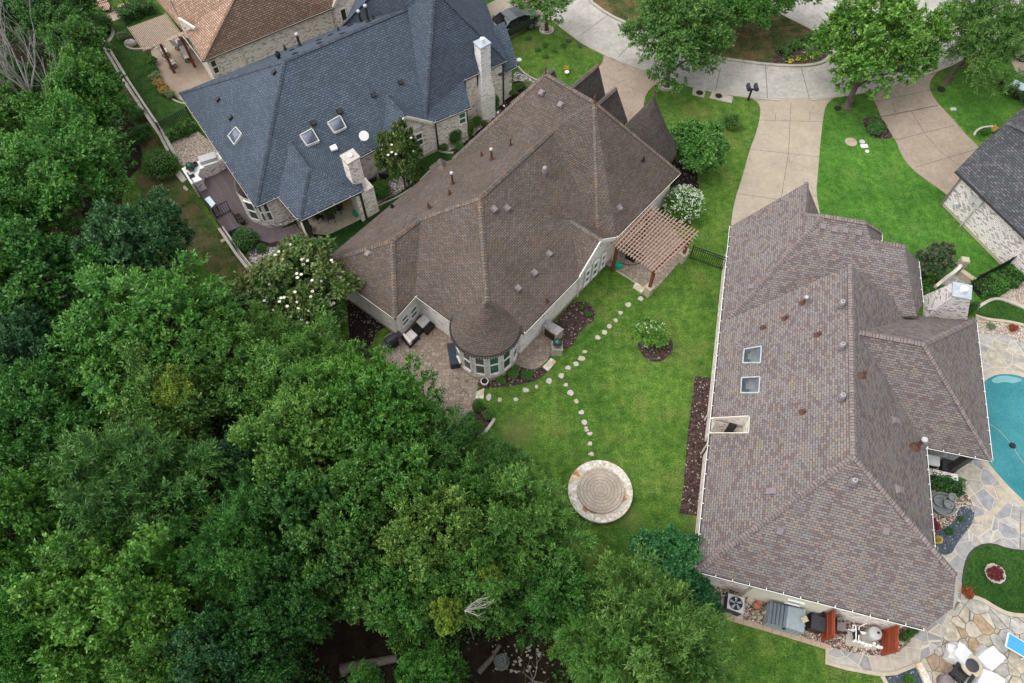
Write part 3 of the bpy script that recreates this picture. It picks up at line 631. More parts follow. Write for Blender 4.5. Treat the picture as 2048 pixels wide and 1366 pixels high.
sheet('driveway', [(2010, 95), (2100, 20), (2200, 150), (2060, 175), (2030, 140)], M['drive_pink'], .012)
for q in ([(1762, 234), (1876, 211)], [(1787, 281), (1908, 251)], [(1830, 335), (1958, 297)], [(1745, 205), (1862, 180)], [(1822, 222), (1848, 265), (1880, 303), (1930, 340)], [(1785, 205), (1792, 229)]): jline(q, .04, .0165)
jline([(1762, 234), (1876, 211)], .09, .018)
for q in ([(1509, 240), (1647, 244)], [(1492, 298), (1641, 314)], [(1478, 388), (1560, 400), (1634, 392)], [(1582, 205), (1580, 243), (1577, 306), (1562, 398)], [(1552, 225), (1550, 242)], [(1620, 224), (1619, 243)]): jline(q, .035, .0165)
for q in ([(1236, 143), (1262, 129)], [(1210, 150), (1240, 166), (1290, 188)], [(1236, 165), (1200, 200)]): jline(q, .03, .0165)
# front yards' mulch and such
sheet('planting_bed', smooth([(1722, 240), (1735, 234), (1752, 233), (1768, 240), (1778, 262), (1788, 276), (1762, 280), (1738, 272)], 2), M['mulch'], .012)
# patios of the middle house
sheet('cobble_patio', smooth([(756, 712), (790, 650), (840, 590), (930, 640), (1000, 720), (957, 745), (955, 775), (950, 800), (946, 830), (930, 850), (905, 845), (860, 800), (800, 740)], 1), M['cobble'], .014)
sheet('round_patio', smooth([(1040, 665), (1075, 640), (1102, 668), (1108, 690), (1101, 712), (1086, 730), (1066, 741), (1040, 733), (1020, 722)], 2), M['cobble'], .014)
sheet('mulch_bed', smooth([(955, 752), (990, 742), (1020, 728), (1045, 732), (1066, 742), (1086, 732), (1098, 728), (1095, 745), (1080, 758), (1040, 770), (1000, 775), (957, 778)], 1), M['mulch'], .012)
sheet('mulch_bed', smooth([(1080, 672), (1110, 645), (1140, 606), (1165, 602), (1185, 612), (1192, 628), (1186, 645), (1158, 662), (1148, 690), (1132, 700), (1112, 690)], 2), M['mulch'], .012)
sheet('mulch_ring', smooth([(1273, 690), (1278, 668), (1300, 655), (1330, 662), (1347, 685), (1345, 705), (1328, 720), (1308, 726), (1288, 716)], 2), M['mulch'], .012)
sheet('mulch_bed', smooth([(1390, 752), (1440, 758), (1440, 800), (1418, 930), (1408, 1034), (1359, 1027), (1367, 970), (1376, 860)], 0), M['mulch'], .012)
sheet('mulch_bed', smooth([(940, 815), (975, 812), (986, 838), (975, 862), (950, 880), (925, 880), (915, 850)], 1), M['mulch'], .012)
sheet('dark_bed', smooth([(690, 560), (700, 690), (740, 700), (752, 665), (770, 655), (790, 640)], 0), M['mulch_d'], .012)
sheet('brick_patio', [(1180, 520), (1215, 532), (1288, 572), (1301, 590), (1345, 540), (1380, 500), (1300, 400), (1230, 470)], M['cobble'], .014)
sheet('mulch_bed', smooth([(1330, 350), (1352, 310), (1330, 280), (1345, 260), (1390, 300), (1400, 400), (1390, 445), (1350, 420)], 1), M['mulch_d'], .010)
# ---------------- houses ----------------
E0 = 2.85
def roofpart(parent, faces, mat, name='roof', t=.16):
    """faces: lists of world points; a closed slab with a fascia edge"""
    mb = MB(); edges = {}
    key = lambda p: (round(p.x, 2), round(p.y, 2), round(p.z, 2))
    for f in faces:
        n = Vector((0, 0, 0))
        for i in range(len(f)): n += f[i].cross(f[(i + 1) % len(f)])
        if n.z < 0: f = f[::-1]
        k = len(mb.v); mb.v += f
        if len(f) <= 4: tr = [list(range(len(f)))]
        else:
            tr = [list(q) for q in geometry.tessellate_polygon([[Vector((p.x, p.y, 0)) for p in f]])]
            tr = [q if (f[q[1]] - f[q[0]]).cross(f[q[2]] - f[q[0]]).z > 0 else q[::-1] for q in tr]
        uvs = face_uv(f)
        for q in tr: mb.f.append([k + i for i in q]); mb.uv.append([uvs[i] for i in q])
        for q in tr: mb.poly([f[i] - Vector((0, 0, t)) for i in q[::-1]])
        for i in range(len(f)):
            a, b = key(f[i]), key(f[(i + 1) % len(f)])
            if (b, a) in edges: edges[(b, a)] = None
            else: edges[(a, b)] = (f[i], f[(i + 1) % len(f)])
    for e in edges.values():
        if e: a, b = e; d = Vector((0, 0, t)); mb.poly([a - d, b - d, b, a])
    return mb.build(name, mat, parent)
def caps(parent, lines, mat, name='ridge_cap', w_=.14, h=.05):
    u0 = 0
    for ln in lines:
        mb = MB()
        for a, b in zip(ln, ln[1:]):
            d = (b - a); L = d.length; d.normalize(); s = d.cross(Vector((0, 0, 1))).normalized(); n = max(1, int(L / .2))
            for i in range(n):
                p = a + d * L * i / n; q = a + d * L * (i + 1) / n + d * .02; up0 = Vector((0, 0, h)); up1 = Vector((0, 0, h + .035))
                if d.z > 0: up0, up1 = up1, up0
                dn = Vector((0, 0, .09)); u0 += 1; r = random.random() * 90
                for sg in (1, -1):
                    f = [p + up0, q + up1, q + s * sg * w_ - dn + up1, p + s * sg * w_ - dn + up0]
                    uv = [(r, u0 * .22), (r, u0 * .22 + .22), (r + .2, u0 * .22 + .22), (r + .2, u0 * .22)]
                    if sg < 0: f = f[::-1]; uv = uv[::-1]
                    mb.poly(f, uv)
        mb.build(name, mat, parent)
def gutter(parent, lines, mat, hang=None, sp=.75):
    for ln in lines:
        mb = MB(); hb = MB()
        for a, b in zip(ln, ln[1:]):
            d = (b - a).normalized(); s = d.cross(Vector((0, 0, 1))).normalized(); z = Vector((0, 0, -.09))
            mb.bar(a + s * .03 + z, b + s * .03 + z, .07, .09)
            if hang:
                hb.bar(a + s * .075 + z + Vector((0, 0, .06)), b + s * .075 + z + Vector((0, 0, .06)), .025, .03)
                n = int((b - a).length / sp)
                for i in range(n + 1):
                    p = a + d * (i * sp + .1); hb.bar(p + s * -.05 - z * .1, p + s * .09 - z * .1, .03, .02)
        g = mb.build('gutter', mat, parent)
        if hang: hb.build('gutter_hangers', hang, g)
def inset(pts, d):
    pts = [Vector((p.x, p.y, 0)) for p in pts]
    A = sum(pts[i].x * pts[(i + 1) % len(pts)].y - pts[(i + 1) % len(pts)].x * pts[i].y for i in range(len(pts)))
    if A < 0: pts = pts[::-1]
    o = []; n = len(pts)
    for i in range(n):
        a, b, c = pts[i - 1], pts[i], pts[(i + 1) % n]; e1 = (b - a).normalized(); e2 = (c - b).normalized()
        n1 = Vector((-e1.y, e1.x, 0)); n2 = Vector((-e2.y, e2.x, 0)); k = n1 + n2; den = max(.35, 1 + n1.dot(n2)); o.append(b + k * (d / den))
    return o
def walls(parent, pts, mat, z1, d=.28, name='wall', z0=-.02, base=None):
    q = inset(pts, d) if d else pts; mb = MB()
    mb.prism(q, z0, z1, top=False, bottom=False); o = mb.build(name, mat, parent)
    if base: MB().prism(inset(q, -.025), z0, .22, top=True, bottom=False).build('plinth', base, parent)
    return q
def hitfaces(faces, px, py):
    d = ray(px, py); o = Vector((0, 0, H)); best = None
    for f in faces:
        n = Vector((0, 0, 0))
        for i in range(len(f)): n += f[i].cross(f[(i + 1) % len(f)])
        if n.z < 0: n = -n
        n.normalize(); k = n.dot(d)
        if abs(k) < 1e-9: continue
        t = n.dot(f[0] - o) / k; p = o + d * t; ins = False; m = len(f)
        for i in range(m):
            a, b = f[i], f[(i + 1) % m]
            if (a.y > p.y) != (b.y > p.y) and p.x < (b.x - a.x) * (p.y - a.y) / (b.y - a.y) + a.x: ins = not ins
        if ins and (best is None or t < best[0]): best = (t, p, n)
    return (best[1], best[2]) if best else (P(px, py, 5), Vector((0, 0, 1)))
def frame_on(n):
    u = Vector((0, 0, 1)).cross(n).normalized(); return u, n.cross(u)
def box_vent(parent, faces, px, py, mat, s=.28, h=.15):
    p, n = hitfaces(faces, px, py); u, v = frame_on(n); m = MB()
    B = [p + u * a * s * .62 + v * b * s * .6 for a, b in ((-1, -1), (1, -1), (1, 1), (-1, 1))]; m.loft([q + n * .02 for q in B], [q - n * .05 for q in B])
    B = [p + u * a * s * .46 + v * b * s * .48 for a, b in ((-1, -1), (1, -1), (1, 1), (-1, 1))]
    T = [B[0] + n * h, B[1] + n * h, B[2] + n * (h * .55), B[3] + n * (h * .55)]; m.loft(T, B); m.build('roof_vent', mat, parent)
def turbine(parent, faces, px, py, mat, r=.18):
    p, n = hitfaces(faces, px, py); m = MB(); m.lathe(p - Vector((0, 0, .25)), [(r * .7, 0), (r * .7, .4)], 14)
    for k in range(1): m.lathe(p + Vector((0, 0, .13)), [(r * .75, 0), (r * 1.05, .1), (r * 1.1, .2), (r * .85, .32), (r * .4, .38), (.0, .4)], 18)
    o = m.build('turbine_vent', mat, parent, smooth=True); f = MB()
    for k in range(14):
        t = k * math.tau / 14; c = Vector((math.cos(t), math.sin(t), 0)); f.bar(p + c * r * 1.03 + Vector((0, 0, .2)), p + c * r * .45 + Vector((0, 0, .53)), .03, .03)
    f.build('turbine_blades', M['grey_l'] if mat is M['vent_brown'] else M['black'], o)
def pipe(parent, faces, px, py, mat, r=.06, h=.5, cap=None, flash=True):
    """px,py = foot of the pipe on the roof"""
    p, n = hitfaces(faces, px, py); m = MB(); m.tube([p - Vector((0, 0, .1)), p + Vector((0, 0, h))], r, 10)
    if flash: m.lathe(p - Vector((0, 0, .02)), [(r * 2.6, -.06), (r * 1.5, .1), (r * 1.02, .2)], 12)
    o = m.build('vent_pipe', mat, parent, smooth=True)
    if cap: MB().lathe(p + Vector((0, 0, h)), [(r * 1.1, -.06), (r * 1.5, 0), (r * 1.5, .04), (r * 1.1, .09), (0, .11)], 12).build('pipe_cap', cap, o, smooth=True)
def skylight(parent, quad, faces, frame=None, h=.16, gm='glass_sky'):
    pts = [hitfaces(faces, *q)[0] for q in quad]; n = (pts[1] - pts[0]).cross(pts[3] - pts[0]).normalized(); n = n if n.z > 0 else -n; c = sum(pts, Vector()) / 4
    m = MB()
    for i in range(4): m.bar(pts[i] + n * (h / 2), pts[(i + 1) % 4] + n * (h / 2), .06, h)
    o = m.build('skylight', frame or M['skyframe'], parent); g = MB(); k = 6; q = [c + (p - c) * .93 + n * (h * .7) for p in pts]
    for i in range(k):
        for j in range(k):
            def pt(a, b): a /= k; b /= k; return q[0].lerp(q[1], a).lerp(q[3].lerp(q[2], a), b) + n * .14 * (math.sin(math.pi * a) * math.sin(math.pi * b)) ** .6
            g.poly([pt(i, j), pt(i + 1, j), pt(i + 1, j + 1), pt(i, j + 1)])
    g.build('pane', M[gm], o, smooth=True); return o
def window(parent, A, B, bl, tr, glassm='glass', rows=2, out=.03, sill=True, arch=0, frame='white', mull=0):
    """on the wall through ground points A,B; bl, tr = photo points of its lower left and upper right corner"""
    p = onwall(*bl, A, B); q = onwall(*tr, A, B); d = Vector((q.x - p.x, q.y - p.y, 0)); L = d.length; d.normalize(); n = Vector((d.y, -d.x, 0))
    if n.dot(Vector((0, 0, H)) - p) < 0: n = -n
    z0, z1 = min(p.z, q.z), max(p.z, q.z); f = MB(); o_ = n * out
    def at(u, z, k=0): return Vector((p.x, p.y, 0)) + d * u + n * (out + k) + Vector((0, 0, z))
    for u in (0.03, L - .03): f.bar(at(u, z0), at(u, z1), .08, .09)
    for z in [z0 + .03, z1 - .03] + [z0 + (z1 - z0) * i / rows for i in range(1, rows)]: f.bar(at(0, z), at(L, z), .09, .07)
    for i in range(1, mull + 1): f.bar(at(L * i / (mull + 1), z0), at(L * i / (mull + 1), z1), .07, .07)
    if arch:
        pts = [at(L / 2 + L / 2 * math.cos(t), z1 + arch * math.sin(t)) for t in [math.pi * k / 12 for k in range(13)]]; f.tube(pts, .045, 6)
    w_ = f.build('window', M[frame], parent); g = MB(); g.poly([at(0, z0, -.015), at(L, z0, -.015), at(L, z1, -.015), at(0, z1, -.015)])
    if arch: g.poly([at(0, z1, -.015), at(L, z1, -.015)] + [at(L / 2 + L / 2 * math.cos(t), z1 + arch * math.sin(t), -.015) for t in [math.pi * k / 12 for k in range(1, 12)]])
    g.build('pane', M[glassm], w_)
    if sill:
        s = MB(); k = int((L + .16) / .1)
        for i in range(k): s.bar(at(-.08 + .1 * i + .04, z0 - .10, -.02), at(-.08 + .1 * i + .04, z0 - .02, .03), .075, .1)
        s.build('sill', M['brick_bw'], w_)
    return w_
def downspout(parent, top, bot, mat, s=.09):
    return MB().tube([top, bot + Vector((0, 0, .15)), bot], s / 2, 6).build('downspout', mat, parent)
def px3(d): return {k: P(*v) for k, v in d.items()}

# ===== middle house: brown hipped roof with a round tower =====
G = px3(dict(a=(1091, 147, 8.0), b=(1189, 204, 8.0), v=(1197, 462, 3.0), w=(905, 318, E0), j=(1104, 262, 6.9), k=(960, 395, 6.6), m=(841, 438, 4.6), l=(785, 480, 4.6), nw=(640, 528, E0), e1=(800, 394, E0), e2=(880, 328, E0), s=(790, 636, E0), u=(831, 590, E0), t1=(906, 645, E0), t2=(975, 612, 3.2), t3=(1046, 667, E0), g1=(1159, 551, E0), gp=(1202, 479, 4.35), gr=(1139, 441, 4.35), g2=(1232, 474, E0), e=(1360, 345, E0)))
for k, q in dict(j=((1104, 262), 'k t3 g1'), t2=((975, 612), 'k t3 g1'), gr=((1141, 441), 'k t3 g1')).items(): G[k] = onplane(*q[0], *[G[j] for j in q[1].split()])
S_ = P(1200, 500, E0); G['n'] = G['w'] + G['e'] - S_; G['n'].z = E0
fB = [[G[k] for k in q.split()] for q in ('a w j v b', 'b v g2 e', 'b e n a', 'a n w', 'j k m l nw e1 e2 w', 'm k t2 t1 u', 'j v gr g1 t3 t2 k', 'l nw s', 'l s u m', 'gr g1 gp', 'gr gp g2 v')]
hb = root('house', P(1020, 450), 'middle brick house with brown shingle hips and a round cone-roofed tower over the back patio', 'house')
roofpart(hb, fB, M['roof_brown'])
caps(hb, [[G['a'], G['b']], [G['b'], G['v']], [G['b'], G['e']], [G['a'], G['w']], [G['j'], G['k']], [G['k'], G['m']], [G['m'], G['l']], [G['l'], G['nw']], [G['k'], G['t2']], [G['l'], G['s']], [G['gr'], G['gp']]], M['cap_brown'])
oB = [G[k] for k in 'w nw s u t1 t3 g2 e n'.split()]
wB = walls(hb, oB, M['brick_white'], E0 + .12, base=M['cream_stone'])
gutter(hb, [[G['nw'], G['s']], [G['s'], G['u']], [G['u'], G['t1']], [G['t3'], G['g1']], [G['g2'], G['e']]], M['gutter_dark'], M['trim'], 60)
# gable wall
m = MB(); gi = (G['g2'] - G['g1']).normalized(); nn_ = Vector((gi.y, -gi.x, 0)); off = nn_ * -.30
m.poly([G['g1'] + off + Vector((0, 0, -.2)), G['g2'] + off + Vector((0, 0, -.2)), G['gp'] + off + Vector((0, 0, -.18))]); m.build('gable_wall', M['brick_white'], hb)
m = MB(); o2 = nn_ * .02
for a, b in ((G['g1'], G['gp']), (G['gp'], G['g2'])): m.bar(a + o2 - Vector((0, 0, .12)), b + o2 - Vector((0, 0, .12)), .06, .2)
m.build('gable_fascia', M['white'], hb)
def wallAB(a, b, d=.28):   # the wall line behind an eave, as two ground points
    n = Vector(((b - a).y, -(b - a).x, 0)).normalized(); c = Vector((0, 40, 0))
    n = n if n.dot(HC - a) > 0 else -n
    return Vector((a.x, a.y, 0)) + n * d, Vector((b.x, b.y, 0)) + n * d
HC = P(1050, 400)
A, B = wallAB(G['t3'], G['g2'])
for bl, tr, ar in (((1166, 569), (1180, 533), .1), ((1181, 555), (1196, 517), .16), ((1198, 537), (1211, 503), .1)): window(hb, A, B, bl, tr, 'glass_green', 2, arch=ar, out=.08)
A2_, B2_ = wallAB(G['s'], G['u'])
for bl, tr in (((805, 655), (815, 623)), ((822, 640), (832, 607)), ((838, 626), (848, 597))): window(hb, A2_, B2_, bl, tr, 'glass_green', 2)
def foot(px, py, A, B, z): return onwall(px, py, A, B)
for px, py, mt in ((1157, 556, 'trim'), (1228, 485, 'trim')):
    p = onwall(px, py, A, B); n = (Vector((0, 0, 0)) + nn_); q = Vector((p.x, p.y, 0)); downspout(hb, q + n * .1 + Vector((0, 0, 2.7)), q + n * .1, M[mt])
A3_, B3_ = wallAB(G['nw'], G['s'])
for px, py in ((790, 640),):
    p = onwall(px, py, A3_, B3_); q = Vector((p.x, p.y, 0)); n = (A3_ - B3_).cross(Vector((0, 0, 1))).normalized(); n = n if n.y < 0 else -n; downspout(hb, q + n * .1 + Vector((0, 0, 2.7)), q + n * .1, M['trim'])
# tower
def cone(parent, cx, cy, zE, r, zA, mat, name='tower_roof', n=44, bell=.0, apex=None):
    c = P(cx, cy, zE); A = Vector((c.x, c.y, zA)) if apex is None else apex; mb = MB(); K = 14
    for i in range(K):
        for k in range(n):
            def pt(i_, k_):
                t = i_ / K; rr = 1 - t; a = math.tau * k_ / n; base = c + Vector((math.cos(a) * r, math.sin(a) * r, 0)); p = base.lerp(A, t); p.z += bell * math.sin(math.pi * t) * -1; return p
            sl = r / K * 1.3
            f = [pt(i, k), pt(i, k + 1), pt(i + 1, k + 1), pt(i + 1, k)]; rr = r * (1 - (i + .5) / K) + .05
            u0, u1 = k / n * math.tau * rr, (k + 1) / n * math.tau * rr; v0 = i * .1538 * 1.4; 
            L_s = ((c + Vector((r, 0, 0))) - A).length / K
            mb.poly(f, [(u0, i * L_s), (u1, i * L_s), (u1, (i + 1) * L_s), (u0, (i + 1) * L_s)])
    mb.prism([(c.x + math.cos(math.tau * k / n) * r, c.y + math.sin(math.tau * k / n) * r) for k in range(n)], zE - .14, zE - .002, top=False)
    return mb.build(name, mat, parent), c, A
tr_, tc, ta = cone(hb, 971, 652, E0 + .25, 1.86, 5.35, M['roof_brown'], bell=.14)
MB().lathe(ta - Vector((0, 0, .22)), [(.17, .04), (.14, .14), (.08, .26), (0, .3)], 14).build('apex_cap', M['cap_brown'], hb)
tw = MB(); rw = 1.68; ns = 48
for k in range(ns):
    a0, a1 = math.tau * k / ns, math.tau * (k + 1) / ns
    f = [tc + Vector((math.cos(a) * rw, math.sin(a) * rw, 0)) for a in (a0, a1)]
    q = [Vector((f[0].x, f[0].y, 0)), Vector((f[1].x, f[1].y, 0)), Vector((f[1].x, f[1].y, E0 + .2)), Vector((f[0].x, f[0].y, E0 + .2))]
    tw.poly(q, [(a0 * rw, 0), (a1 * rw, 0), (a1 * rw, E0 + .2), (a0 * rw, E0 + .2)])
tw.build('tower_wall', M['brick_white'], hb)
MB().lathe(Vector((tc.x, tc.y, 0)), [(rw + .05, 0), (rw + .05, .3), (rw - .02, .34)], 48).build('tower_plinth', M['cream_stone'], hb)
dt = MB()
for k in range(84):
    a = math.tau * k / 84; d = Vector((math.cos(a), math.sin(a), 0)); dt.box(tc + d * 1.91 + Vector((0, 0, -.10)), .12, .09, .12, a)
dt.build('dentil_band', M['gutter_dark'], hb)
MB().lathe(tc, [(1.80, -.2), (1.87, -.17), (1.87, -.06), (1.84, -.05)], 48).build('tower_gutter', M['gutter_dark'], hb)
def towerwin(deg, z0, z1, w2, gm):
    a = math.radians(deg); d = Vector((math.cos(a), math.sin(a), 0)); s = Vector((-d.y, d.x, 0)); c = Vector((tc.x, tc.y, 0)) + d * (rw + .0); f = MB()
    for sg in (-1, 1): f.bar(c + s * sg * w2 + Vector((0, 0, z0)), c + s * sg * w2 + Vector((0, 0, z1)), .09, .12)
    for z in (z0, (z0 + z1) / 2 + .1, z1): f.bar(c - s * w2 + Vector((0, 0, z)), c + s * w2 + Vector((0, 0, z)), .12, .08)
    w_ = f.build('window', M['white'], hb); MB().poly([c - s * w2 + d * .02 + Vector((0, 0, z0)), c + s * w2 + d * .02 + Vector((0, 0, z0)), c + s * w2 + d * .02 + Vector((0, 0, z1)), c - s * w2 + d * .02 + Vector((0, 0, z1))]).build('pane', M[gm], w_)
    sl = MB()
    for i in range(6): sl.box(c + s * (-w2 + .04 + i * w2 * 2 / 6) + d * .05 + Vector((0, 0, z0 - .1)), .12, .07, .13, a)
    sl.build('sill', M['brick_bw'], w_)
for dg, gm in ((-128, 'glass'), (-101, 'glass'), (-74, 'glass_green'), (-47, 'glass'), (-155, 'glass'), (-20, 'glass')): towerwin(dg, .75, 2.55, .27, gm)
# front turret and front gables
fr = MB(); ft, fc, fa = cone(hb, 1287, 292, E0, 2.05, 6.9, M['roof_cone'], 'turret_roof', bell=.1)
MB().lathe(Vector((fc.x, fc.y, 0)), [(1.8, 0), (1.8, E0)], 40).build('turret_wall', M['brick_white'], hb)
dt = MB()
for k in range(84):
    a = math.tau * k / 84; d = Vector((math.cos(a), math.sin(a), 0)); dt.box(fc + d * 2.07 + Vector((0, 0, -.08)), .12, .09, .12, a)
dt.build('dentil_band', M['gutter_dark'], hb)
def finial(p, parent, h=.8):
    MB().lathe(p - Vector((0, 0, .05)), [(.12, 0), (.1, .1), (.03, .2), (.03, .3), (.08, .36), (.08, .42), (.02, .5), (.015, h * .8), (0, h)], 8).build('finial', M['rust_pipe'], parent, smooth=True)
for p in (G['a'], G['b'], fa): finial(p, hb)
def gable(parent, Pf, rake, length, mat, cmat, wallm=None, nm='roof', t=.14, axis=None):
    """gable roof: front peak Pf, one front rake foot, running back by length"""
    perp = Vector((rake.x - Pf.x, rake.y - Pf.y, 0))
    if axis is not None:
        ax = Vector((axis.x, axis.y, 0)).normalized(); pd = Vector((-ax.y, ax.x, 0)); k = perp.dot(pd); perp = pd * (max(abs(k), 1.0) * (1 if k > 0 else -1)); rake = Vector((Pf.x, Pf.y, 0)) + perp + Vector((0, 0, rake.z))
    back = Vector((-perp.y, perp.x, 0)).normalized()
    if back.dot(HC - Pf) < 0: back = -back
    r2 = Pf - perp; r2.z = rake.z; Pb = Pf + back * length; fs = [[Pf, rake, rake + back * length, Pb], [Pf, Pb, r2 + back * length, r2]]
    roofpart(parent, fs, mat, nm, t); caps(parent, [[Pf, Pb]], cmat)
    if wallm:
        k = back * .35; MB().poly([rake + k - Vector((0, 0, t)), Pf + k - Vector((0, 0, t)), r2 + k - Vector((0, 0, t)), Vector((r2.x, r2.y, 0)) + k, Vector((rake.x, rake.y, 0)) + k]).build('gable_wall', wallm, parent)
    return fs
for pk, rk in (((1108, 137, 5.8), (1150, 172, 3.8)), ((1197, 129, 5.5), (1216, 192, 3.1)), ((1233, 175, 5.0), (1254, 242, 3.0))): gable(hb, P(*pk), P(*rk), 4.2, M['roof_cone'], M['cap_brown'], M['brick_white'], axis=G['e'] - G['t3'])
# small side porch gable
gable(hb, P(880, 318, 3.4), P(905, 325, 2.9), 1.2, M['roof_brown'], M['cap_brown'], M['trim'], t=.1)
for x, y in ((1083, 185), (1121, 209), (1163, 233), (924, 441), (858, 508), (918, 548), (988, 418), (1014, 416), (1069, 545), (1098, 507), (1036, 576), (736, 507), (1239, 415)): box_vent(hb, fB, x, y, M['vent_brown'])
turbine(hb, fB, 1089, 347, M['vent_brown'], .15)
for x, y, h, c in ((905, 366, .8, 'rust_pipe'), (983, 318, .75, 'rust_pipe'), (1021, 290, .5, 'rust_pipe'), (899, 387, .35, 'rust_pipe'), (857, 412, .3, 'rust_pipe'), (963, 310, .3, 'rust_pipe'), (784, 412, .25, 'black'), (1093, 601, .3, 'rust_pipe'), (1287, 320, .3, 'black')): pipe(hb, fB, x, y, M[c], .07 if h > .6 else .05, h, M['grey_l'] if h > .6 else None)

# ===== right-hand house: large mauve shingle roof =====
C_ = px3(dict(r1=(1702, 530, 7.3), r2=(1708, 912, 7.3), x1=(1459, 638, 3.35), wn=(1443.6, 640, E0), sw=(1394, 1141, E0), se=(1850, 1258, E0), sx=(1906, 1216, E0), sy=(1912, 1151, 3.3), ex=(1868, 1096, E0 + .1), ep=(1851, 893, E0), vt=(1718, 664, 8.15), eh=(1833, 632, 4.2), p1=(1848, 688, 8.15), ne=(1951, 639, E0), pe=(1983, 920, E0), n1=(1646, 431, 6.3), n2=(1731, 445, 6.3), nw=(1462, 452, E0), g1=(1611, 428, 5.7), g2=(1613, 365, 5.7), g3=(1638, 428, 4.4), a1=(1762, 464, 4.6), a2=(1762, 484, 4.6), a3=(1742, 481, 5.9), b1=(1808, 492, 5.9), b2=(1836, 522, 3.5), b3=(1845, 606, 3.3), nE=(1905, 628, E0)))
c_ = C_
for k, q in dict(sy=((1912, 1151), 'r2 sw se'), sx=((1906, 1216), 'r2 sw se'), ex=((1868, 1096), 'r1 r2 ep'), vt=((1718, 664), 'r1 r2 ep'), eh=((1833, 632), 'r1 r2 ep'), x1=((1459, 638), 'r1 r2 sw'), wn=((1443.6, 640), 'r1 r2 sw')).items(): c_[k] = onplane(*q[0], *[c_[j] for j in q[1].split()])
c_['p1'].z = c_['vt'].z; c_['p1'] = P(1848, 688, c_['vt'].z); c_['nE'] = onplane(1905, 628, c_['vt'], c_['p1'], c_['ne']); c_['ez'] = onplane(1833, 632, c_['n1'], c_['n2'], c_['x1'])
for k, q in dict(a3=(1742, 481), b1=(1808, 492)).items(): c_[k] = onplane(*q, c_['n1'], c_['n2'], c_['x1'])
NQ = [onplane(x, y, c_['r1'], c_['r2'], c_['sw']) for x, y in ((1424.5, 836), (1500, 832), (1498, 866), (1421.5, 866))]
for i, k in enumerate(('q0', 'q1', 'q2', 'q3')): c_[k] = NQ[i]
fC = [[C_[k] for k in q.split()] for q in ('r1 x1 wn q0 q1 q2 q3 sw r2', 'r2 sw se sx sy', 'r1 r2 sy ex ep vt', 'r1 vt eh', 'vt eh nE ne p1', 'p1 ne pe', 'vt p1 pe ep', 'nw wn x1 n1 g1 g2', 'g2 g1 g3', 'n1 x1 ez b1 a3 n2', 'n2 a3 a2 a1', 'b1 ez b3 b2')]
hc = root('house', P(1680, 850), 'large right-hand brick house with mauve-brown shingle roof, beside the swimming pool', 'house')
roofpart(hc, fC, M['roof_mauve'])
HC = P(1680, 850)
m = MB(); m.poly([C_['r1'] - Vector((0, 0, .05)), C_['eh'] - Vector((0, 0, .05)), P(1833, 632, 2.8), C_['x1'] - Vector((0, 0, .05))]); m.build('back_gable', M['brick_mix'], hc)
caps(hc, [[C_['r1'], C_['r2']], [C_['r2'], C_['sw']], [C_['r2'], C_['sy']], [C_['vt'], C_['p1']], [C_['p1'], C_['ne']], [C_['p1'], C_['pe']], [C_['n1'], C_['x1']], [C_['g1'], C_['n1']], [C_['g2'], C_['g1']], [C_['n1'], C_['n2']], [C_['n2'], C_['a1']], [C_['a3'], C_['b1']], [C_['b1'], C_['eh']]], M['cap_mauve'])
HC = P(1680, 850)
gutter(hc, [[C_['nw'], C_['sw']], [C_['sw'], C_['se']], [C_['ep'], C_['pe']], [C_['pe'], C_['ne']], [C_['ex'], C_['ep']], [C_['a2'], C_['a1']], [C_['b3'], C_['b2']]], M['gutter_dark'], M['white'])
notch = [P(1452, 832, E0), P(1452, 866, E0)]
oC = [C_['nw'], C_['sw'], C_['se'], P(1872, 1200, E0), C_['ex'], C_['ep'], P(1838, 640, E0), P(1830, 520, E0), P(1750, 490, E0), P(1640, 440, E0)]
wC = inset(oC, .28); hz_ = lambda p: Vector((p.x, p.y, 0))
iw = min(range(len(wC)), key=lambda i: (wC[i] - hz_(C_['nw'])).length); nx_ = wC[(iw + 1) % len(wC)]; wa, wb = wC[iw], nx_; dw = (wb - wa).normalized()
def onw(p): return wa + dw * (hz_(p) - wa).dot(dw)
nq = [onw(NQ[0]), hz_(NQ[1]), hz_(NQ[2]), onw(NQ[3])]
if (wb - wa).dot(hz_(C_['sw']) - hz_(C_['nw'])) < 0: nq = nq[::-1]
wC = wC[:iw + 1] + nq + wC[iw + 1:]
walls(hc, wC, M['brick_mix'], E0 + .12, d=0)
m = MB(); dn = Vector((0, 0, .1)); g0_, g1_ = onw(NQ[0]), hz_(NQ[1])
m.poly([g0_ + Vector((0, 0, 2.7)), g1_ + Vector((0, 0, 2.7)), NQ[1] - dn, g0_ + Vector((0, 0, E0 + .2))]); m.poly([hz_(NQ[1]) + Vector((0, 0, 2.7)), hz_(NQ[2]) + Vector((0, 0, 2.7)), NQ[2] - dn, NQ[1] - dn]); m.build('recess_wall', M['brick_mix'], hc)
window(hc, g0_ + (hz_(NQ[0]) - g0_) * 0, g1_, (1446, 868), (1474, 849), 'glass', 2, frame='gutter_dark', sill=False)
m = MB()
for a, b in ((0, 1), (1, 2), (2, 3)): m.bar(NQ[a] - dn, NQ[b] - dn, .035, .2)
m.build('recess_trim', M['trim'], hc)
walls(hc, [P(1640, 440, 4.4), P(1758, 466, 4.4), P(1757, 490, 4.4), P(1832, 516, 3.6), P(1842, 600, 3.4), P(1700, 640, 5), P(1500, 600, 4)], M['brick_mix'], 3.2, .45, 'upper_wall')
fx = [f for f in fC]
for q in ([(1489, 700), (1523, 694), (1521, 727), (1486, 727)], [(1484, 757), (1520, 755), (1518, 787), (1482, 787)]): skylight(hc, q, fx, M['zinc'], .10, 'glass')
